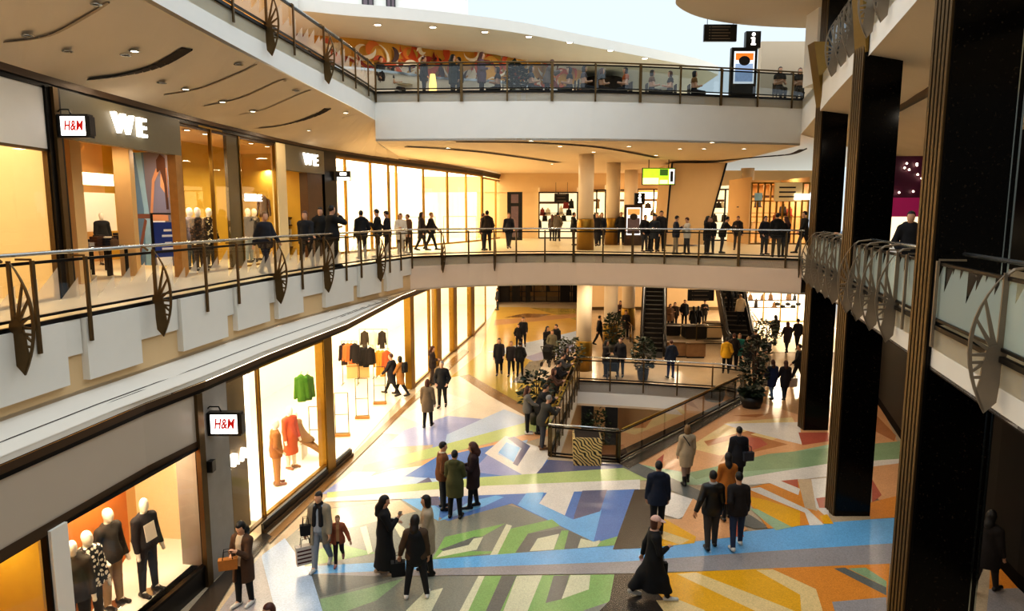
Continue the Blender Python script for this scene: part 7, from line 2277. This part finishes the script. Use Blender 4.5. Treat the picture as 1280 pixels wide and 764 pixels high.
# middle gallery
GG = [  # label, pose, px, depth, facing, height, top, trousers, hair
    ('man in dark jacket passing the bright gallery window near the mannequins', 'walk', 331, 18.4, 120, 1.72, C('#1c1a22'), C('#2c2c3a'), HL),
    ('man in open black jacket walking past the second shop entrance on the gallery', 'walk', 382, 20.8, 180, 1.74, C('#17161a'), C('#2a2420'), HA),
    ('dark figure just left of the broad man on the left gallery', 'stand', 401, 22.0, 160, 1.84, C('#14120f'), C('#2a2016'), HD),
    ('broad man in black raising a phone at the left gallery rail', 'raise', 415, 21.6, 45, 1.9, C('#0e0c0d'), C('#1c1814'), HD),
    ('man in black jacket with pale hood on the gallery before the white shop', 'stand', 452, 25.4, 330, 1.76, C('#121116'), C('#2a2420'), HD),
    ('man in black looking at a phone before the white shop on the gallery', 'phone', 472, 26.0, 270, 1.8, C('#15130f'), C('#3a2c1e'), HD),
    ('shorter man facing the one with the phone before the white shop', 'phone', 484, 26.4, 255, 1.74, C('#1f1c1e'), C('#3a3028'), HB),
    ('woman in white and black top near the gold mullion of the white shop', 'stand_coat', 501, 28.6, 170, 1.66, C('#d8d0c4'), C('#4a3a2c'), HA),
    ('person in brown jacket beside the woman in white on the gallery', 'stand', 510, 29.0, 220, 1.62, C('#6a4a30'), C('#3a2c20'), HA),
    ('woman in dark jacket walking right, left of a pair on the gallery', 'walk_coat', 527, 31.0, 90, 1.72, C('#241a1a'), C('#2a2420'), HB),
    ('person in black walking right, right of a pair on the gallery', 'walk', 539, 31.4, 95, 1.72, C('#191619'), C('#1c1a1c'), HL),
    ('person in dark coat hugging on the gallery, in front', 'stand', 609, 31.2, 0, 1.78, C('#2a2018'), C('#1f1c1e'), HD),
    ('person in brown behind the one hugging on the gallery', 'stand', 604, 31.6, 90, 1.66, C('#5a3a22'), C('#2a2420'), HA),
    ('person in dark blue at the left end of the bridge', 'walk', 636, 33.0, 170, 1.7, C('#1c1e2a'), C('#2a2a30'), HL),
    ('person in grey looking into the dark framed shop on the gallery', 'stand', 697, 42.0, 10, 1.72, C('#5a5248'), C('#3a332c'), HB),
    ('second person beside the one in grey at the dark framed shop', 'stand_coat', 690, 42.4, 20, 1.6, C('#3c332e'), C('#3a332c'), HA),
    ('person in black hidden left of the nearest round column on the gallery', 'stand', 717, 36.4, 90, 1.7, BLACK, BLACK, HD),
    ('man in dark jacket left of a pair between the round columns on the gallery', 'walk', 746, 35.4, 175, 1.72, C('#17161c'), C('#1f1e26'), HB),
    ('woman in navy right of a pair between the round columns on the gallery', 'walk_coat', 752, 35.8, 185, 1.7, C('#1a2030'), C('#20242e'), HA),
    ('person in dark coat right of the second round column on the gallery', 'stand', 776, 37.0, 180, 1.72, C('#1a1718'), BLACK, HA),
    ('leftmost of the dark group standing right of the information totem', 'stand', 806, 31.5, 150, 1.66, C('#161417'), C('#2a2420'), HB),
    ('second of the dark group right of the information totem, bending', 'lean', 813, 31.8, 100, 1.7, C('#1a1715'), C('#241f1c'), HD),
    ('third of the dark group right of the information totem', 'stand_coat', 818, 31.3, 200, 1.66, C('#20242c'), C('#241f1c'), HD),
    ('tallest of the dark group right of the information totem', 'stand', 826, 31.7, 170, 1.84, C('#15131a'), C('#1f1c1e'), HB),
    ('boy in dark jumper looking at a phone on the bridge before the slanted wall', 'phone', 845, 29.4, 100, 1.62, C('#1d2230'), C('#8a7a62'), HD),
    ('boy in white shirt facing the one in the dark jumper on the bridge', 'phone', 859, 29.5, 260, 1.55, C('#d0c4b0'), C('#3a332c'), HA),
    ('person with bushy hair left of a pair on the bridge right of the slanted wall', 'stand_coat', 884, 29.6, 130, 1.62, C('#1c1714'), C('#2c241c'), HD),
    ('person in black close beside the bushy haired one on the bridge', 'stand', 889, 29.9, 220, 1.58, BLACK, C('#241f1c'), HD),
    ('person bending over on the bridge below the shop right of the slanted wall', 'lean', 903, 30.2, 90, 1.62, C('#1e1815'), C('#332a22'), HD),
    ('small dark figure before the round column at the right of the bridge', 'stand', 922, 33.0, 200, 1.6, C('#2a2220'), C('#3a2c20'), HA),
    ('person in black with pale face left of the broad pair at the bridge rail', 'stand', 956, 29.2, 160, 1.62, C('#1b1a22'), C('#2a2420'), HD),
    ('broad man in black leaning back on the bridge rail at the right', 'stand', 971, 27.6, 10, 1.74, C('#14110f'), C('#4a3a28'), HD),
    ('shorter woman in black right of the broad man at the bridge rail', 'stand_coat', 982, 27.8, 340, 1.6, C('#1a1513'), C('#332820'), HA),
    ('dark figure at the right end of the bridge beside the farthest black column', 'walk', 1005, 28.6, 270, 1.76, C('#17120f'), C('#2a2018'), HD),
]
for lab, k, px, Y, f, H, t, l, h in GG:
    if 790 < px < 1002: Y -= 1.1; H *= .96
    x = at_y(px, 290, Y)[0]
    fig(lab, k, (x, Y, G + .022 * H / 1.7), f, H, t, l, h)
q = er(20.2); fig('boy in pale blue shirt leaning on the right gallery rail between two black columns', 'lean', (q[0] + .75, 20.2, G + .022), 262, 1.5, C('#8aa0b8'), DENIM, HA)
q = er(14.2); fig('dark figure standing at the right gallery rail behind the nearest column', 'stand', (q[0] + .9, 14.6, G + .022), 200, 1.7, C('#131012'), BLACK, HD)
# person half hidden by the nearest column on the ground
x, y, _ = at_z(1230, 742, 0); fig('dark figure walking half hidden behind the nearest black column on the ground floor', 'walk_coat', (x, y, .022), 60, 1.7, C('#1a1210'), C('#2a201c'), HD)
x, y, _ = at_z(336, 757, 1.69); fig('brown haired person at the bottom edge right of the woman with the tan bag', 'walk_coat', (x, y, .022), 200, 1.68, C('#3a2c24'), COAL, HA)
# upper level
UP = [('person in black behind the left end of the upper bridge railing', 'stand', 476, 28.4, 120, 1.68, C('#17161a')), ('seated person in dark clothes at the left of the upper level', 'sit', 492, 28.8, 90, 1.7, C('#2a2a30')),
      ('dark figure in front of the glowing yellow lamp on the upper level', 'stand', 530, 28.2, 80, 1.66, C('#1c1a20')), ('person in dark green standing on the upper level', 'stand_coat', 566, 28.4, 100, 1.76, C('#1e2a26')),
      ('second person close right of the one in dark green on the upper level', 'stand', 574, 28.8, 250, 1.74, C('#232830')), ('woman with dark red hair on the upper level', 'stand_coat', 602, 28.2, 100, 1.8, C('#5a4450')),
      ('seated person at a table left of the green plant on the upper level', 'sit', 622, 28.8, 270, 1.7, C('#3a3634')), ('seated person right of the green plant on the upper level', 'sit', 664, 28.6, 90, 1.7, C('#3a4048')),
      ('person with dark hair leaning forward at a table on the upper level', 'lean', 684, 28.8, 100, 1.66, C('#6a5a50')), ('seated figure in black near the dark round bulkhead', 'sit', 712, 28.8, 270, 1.7, C('#1f1c1c')),
      ('seated figure with a pale paper near the dark round bulkhead', 'sit', 730, 28.6, 90, 1.7, C('#54484a')), ('person in dark clothes right of the round bulkhead on the upper level', 'sit', 752, 29.0, 80, 1.7, C('#2c3438')),
      ('person in orange top on the upper level', 'sit', 782, 29.0, 260, 1.72, C('#a8541c')), ('seated person in brown toward the right of the upper bridge', 'sit', 815, 29.4, 90, 1.7, C('#6a4420')),
      ('seated dark haired person toward the right of the upper bridge', 'sit', 838, 29.6, 270, 1.7, C('#2a1f18')), ('seated person in tan at the right of the upper bridge', 'sit', 868, 29.6, 90, 1.7, C('#7a5428')),
      ('dark hooded figure right of the upper totem', 'sit', 975, 29.0, 180, 1.75, C('#1c1a1c')), ('second dark figure at the right end of the upper railing', 'sit', 1000, 29.2, 200, 1.75, C('#241f1e'))]
for i, (lab, k, px, Y, f, H, t) in enumerate(UP):
    x = at_y(px, 95, Y)[0]
    z = U + .022
    r = fig(lab, k, (x, Y, z), f, H, t, COAL, (HD, HB, HA)[i % 3])
    if k == 'sit':
        low = min(v.co.z for pn, me in VAR['sit'] for v in me.vertices)
        a = math.radians(f)
        mb = MB(); mb.box(-.21, -.21, .4, .21, .21, .45); 
        ch = thing('cafe_chair', 'dark cafe chair under the ' + ' '.join(lab.split()[:9]), 'chair', (x, Y, U), -a, 'cafe chairs of the upper level')
        mb.build('seat', 'goods_dark', ch)
        mb = MB(); mb.box(-.2, -.24, .45, .2, -.2, .85); mb.build('backrest', 'goods_dark', ch)
        for u in (-.18, .18):
            for v in (-.18, .18):
                mb = MB(); mb.box(u - .015, v - .015, 0, u + .015, v + .015, .4); mb.build('leg', 'dark_metal', ch)
for i, (px, Y, lab) in enumerate(((504, 28.9, 'left of the glowing lamp'), (640, 29.2, 'by the green plant'), (722, 29.2, 'by the round bulkhead'), (826, 29.9, 'at the right'))):
    x = at_y(px, 95, Y)[0]
    t = thing('cafe_table', 'small round cafe table on the upper level ' + lab, 'table', (x, Y, U))
    mb = MB(); mb.lathe((0, 0, .72), [(.36, 0), (.38, .015), (.36, .03)]); mb.build('table_top', 'panel_white', t)
    mb = MB(); mb.lathe((0, 0, 0), [(.22, 0), (.2, .02), (.03, .04), (.03, .72)]); mb.build('pedestal', 'dark_metal', t)
plant('small green plant on the upper level left of the middle railing post', (at_y(646, 95, 28.7)[0], 28.7, U), 1.5, ('panel_white', .2, .5), 15, .35)
x = at_y(541, 105, 28.0)[0]
t = thing('floor_lamp', 'glowing yellow floor lamp on the upper level', 'lamp', (x, 28.0, U))
mat('lamp_yellow', '#f0b040', 0.5, emit=2.5, emit_color=(1.0, .62, .18))
mb = MB(); mb.lathe((0, 0, .12), [(.14, 0), (.16, .4), (.1, .85)]); mb.build('shade', 'lamp_yellow', t, True)
mb = MB(); mb.lathe((0, 0, 0), [(.15, 0), (.15, .03), (.03, .05), (.03, .12)]); mb.build('base', 'dark_metal', t)
# pushchairs
def stroller(label, px, py, ang):
    x, y, _ = at_z(px, py, 0)
    t = thing('pushchair', label, 'pushchair', (x, y, 0), ang)
    mb = MB(); mb.plate([(-.3, .4), (.15, .35), (.3, .75), (.2, 1.0), (-.1, 1.05), (.02, .7), (-.3, .55)], .42, ((0, 0, 0), (0, 1, 0), (0, 0, 1), (1, 0, 0))); mb.build('seat_hood', BLACK, t)
    for u in (-.22, .22):
        mb = MB(); mb.tube([(u, -.35, .12), (u, .3, .8), (u, .45, 1.02)], .014, 6); mb.tube([(u, .35, .12), (u, -.1, .55)], .014, 6); mb.build('frame', 'dark_metal', t)
        for v in (-.35, .35):
            mb = MB(); mb.tube([(u - .02, v, .12), (u + .02, v, .12)], .12, 14); mb.build('wheel', 'black_plastic', t)
    mb = MB(); mb.tube([(-.22, .45, 1.02), (.22, .45, 1.02)], .018, 6); mb.build('handle', 'black_plastic', t)
stroller('dark pushchair between the group before the floor opening', 686, 457, 2.6)
stroller('dark stroller between the couple behind the floor opening', 766, 473, 2.9)
x, y, _ = at_z(958, 494, 0); bag('white carrier bag of the woman in the navy jacket', (x - .15, y, .38), .14, .32, .06, C('#c8bca8'), 0, 'carrier_bag')
x, y, _ = at_z(987, 494, 0); bag('pale carrier bag of the woman with dark red hair', (x + .12, y, .36), .16, .36, .06, C('#c4b4a4'), 0, 'carrier_bag')

# finer pieces belong to the part that carries them
for child, parent in (('information_letter', 'information_box'), ('screen', 'case'), ('lettering', 'face'), ('text_lines', 'panel'), ('dark_lettering', 'picture'), ('steel_trim', 'shaft'), ('print_square', 'jacket'), ('marks', 'board'), ('handle', 'body'), ('rail_trim', 'balustrade'), ('lens', 'ring'), ('print', 'panel')):
    for o in list(SC.objects):
        if o.name.split('.')[0] == child and o.parent is not None:
            for c in o.parent.children:
                if c.name.split('.')[0] == parent and c is not o and c.parent is o.parent and o.parent.parent is None:
                    o.parent = c
                    break
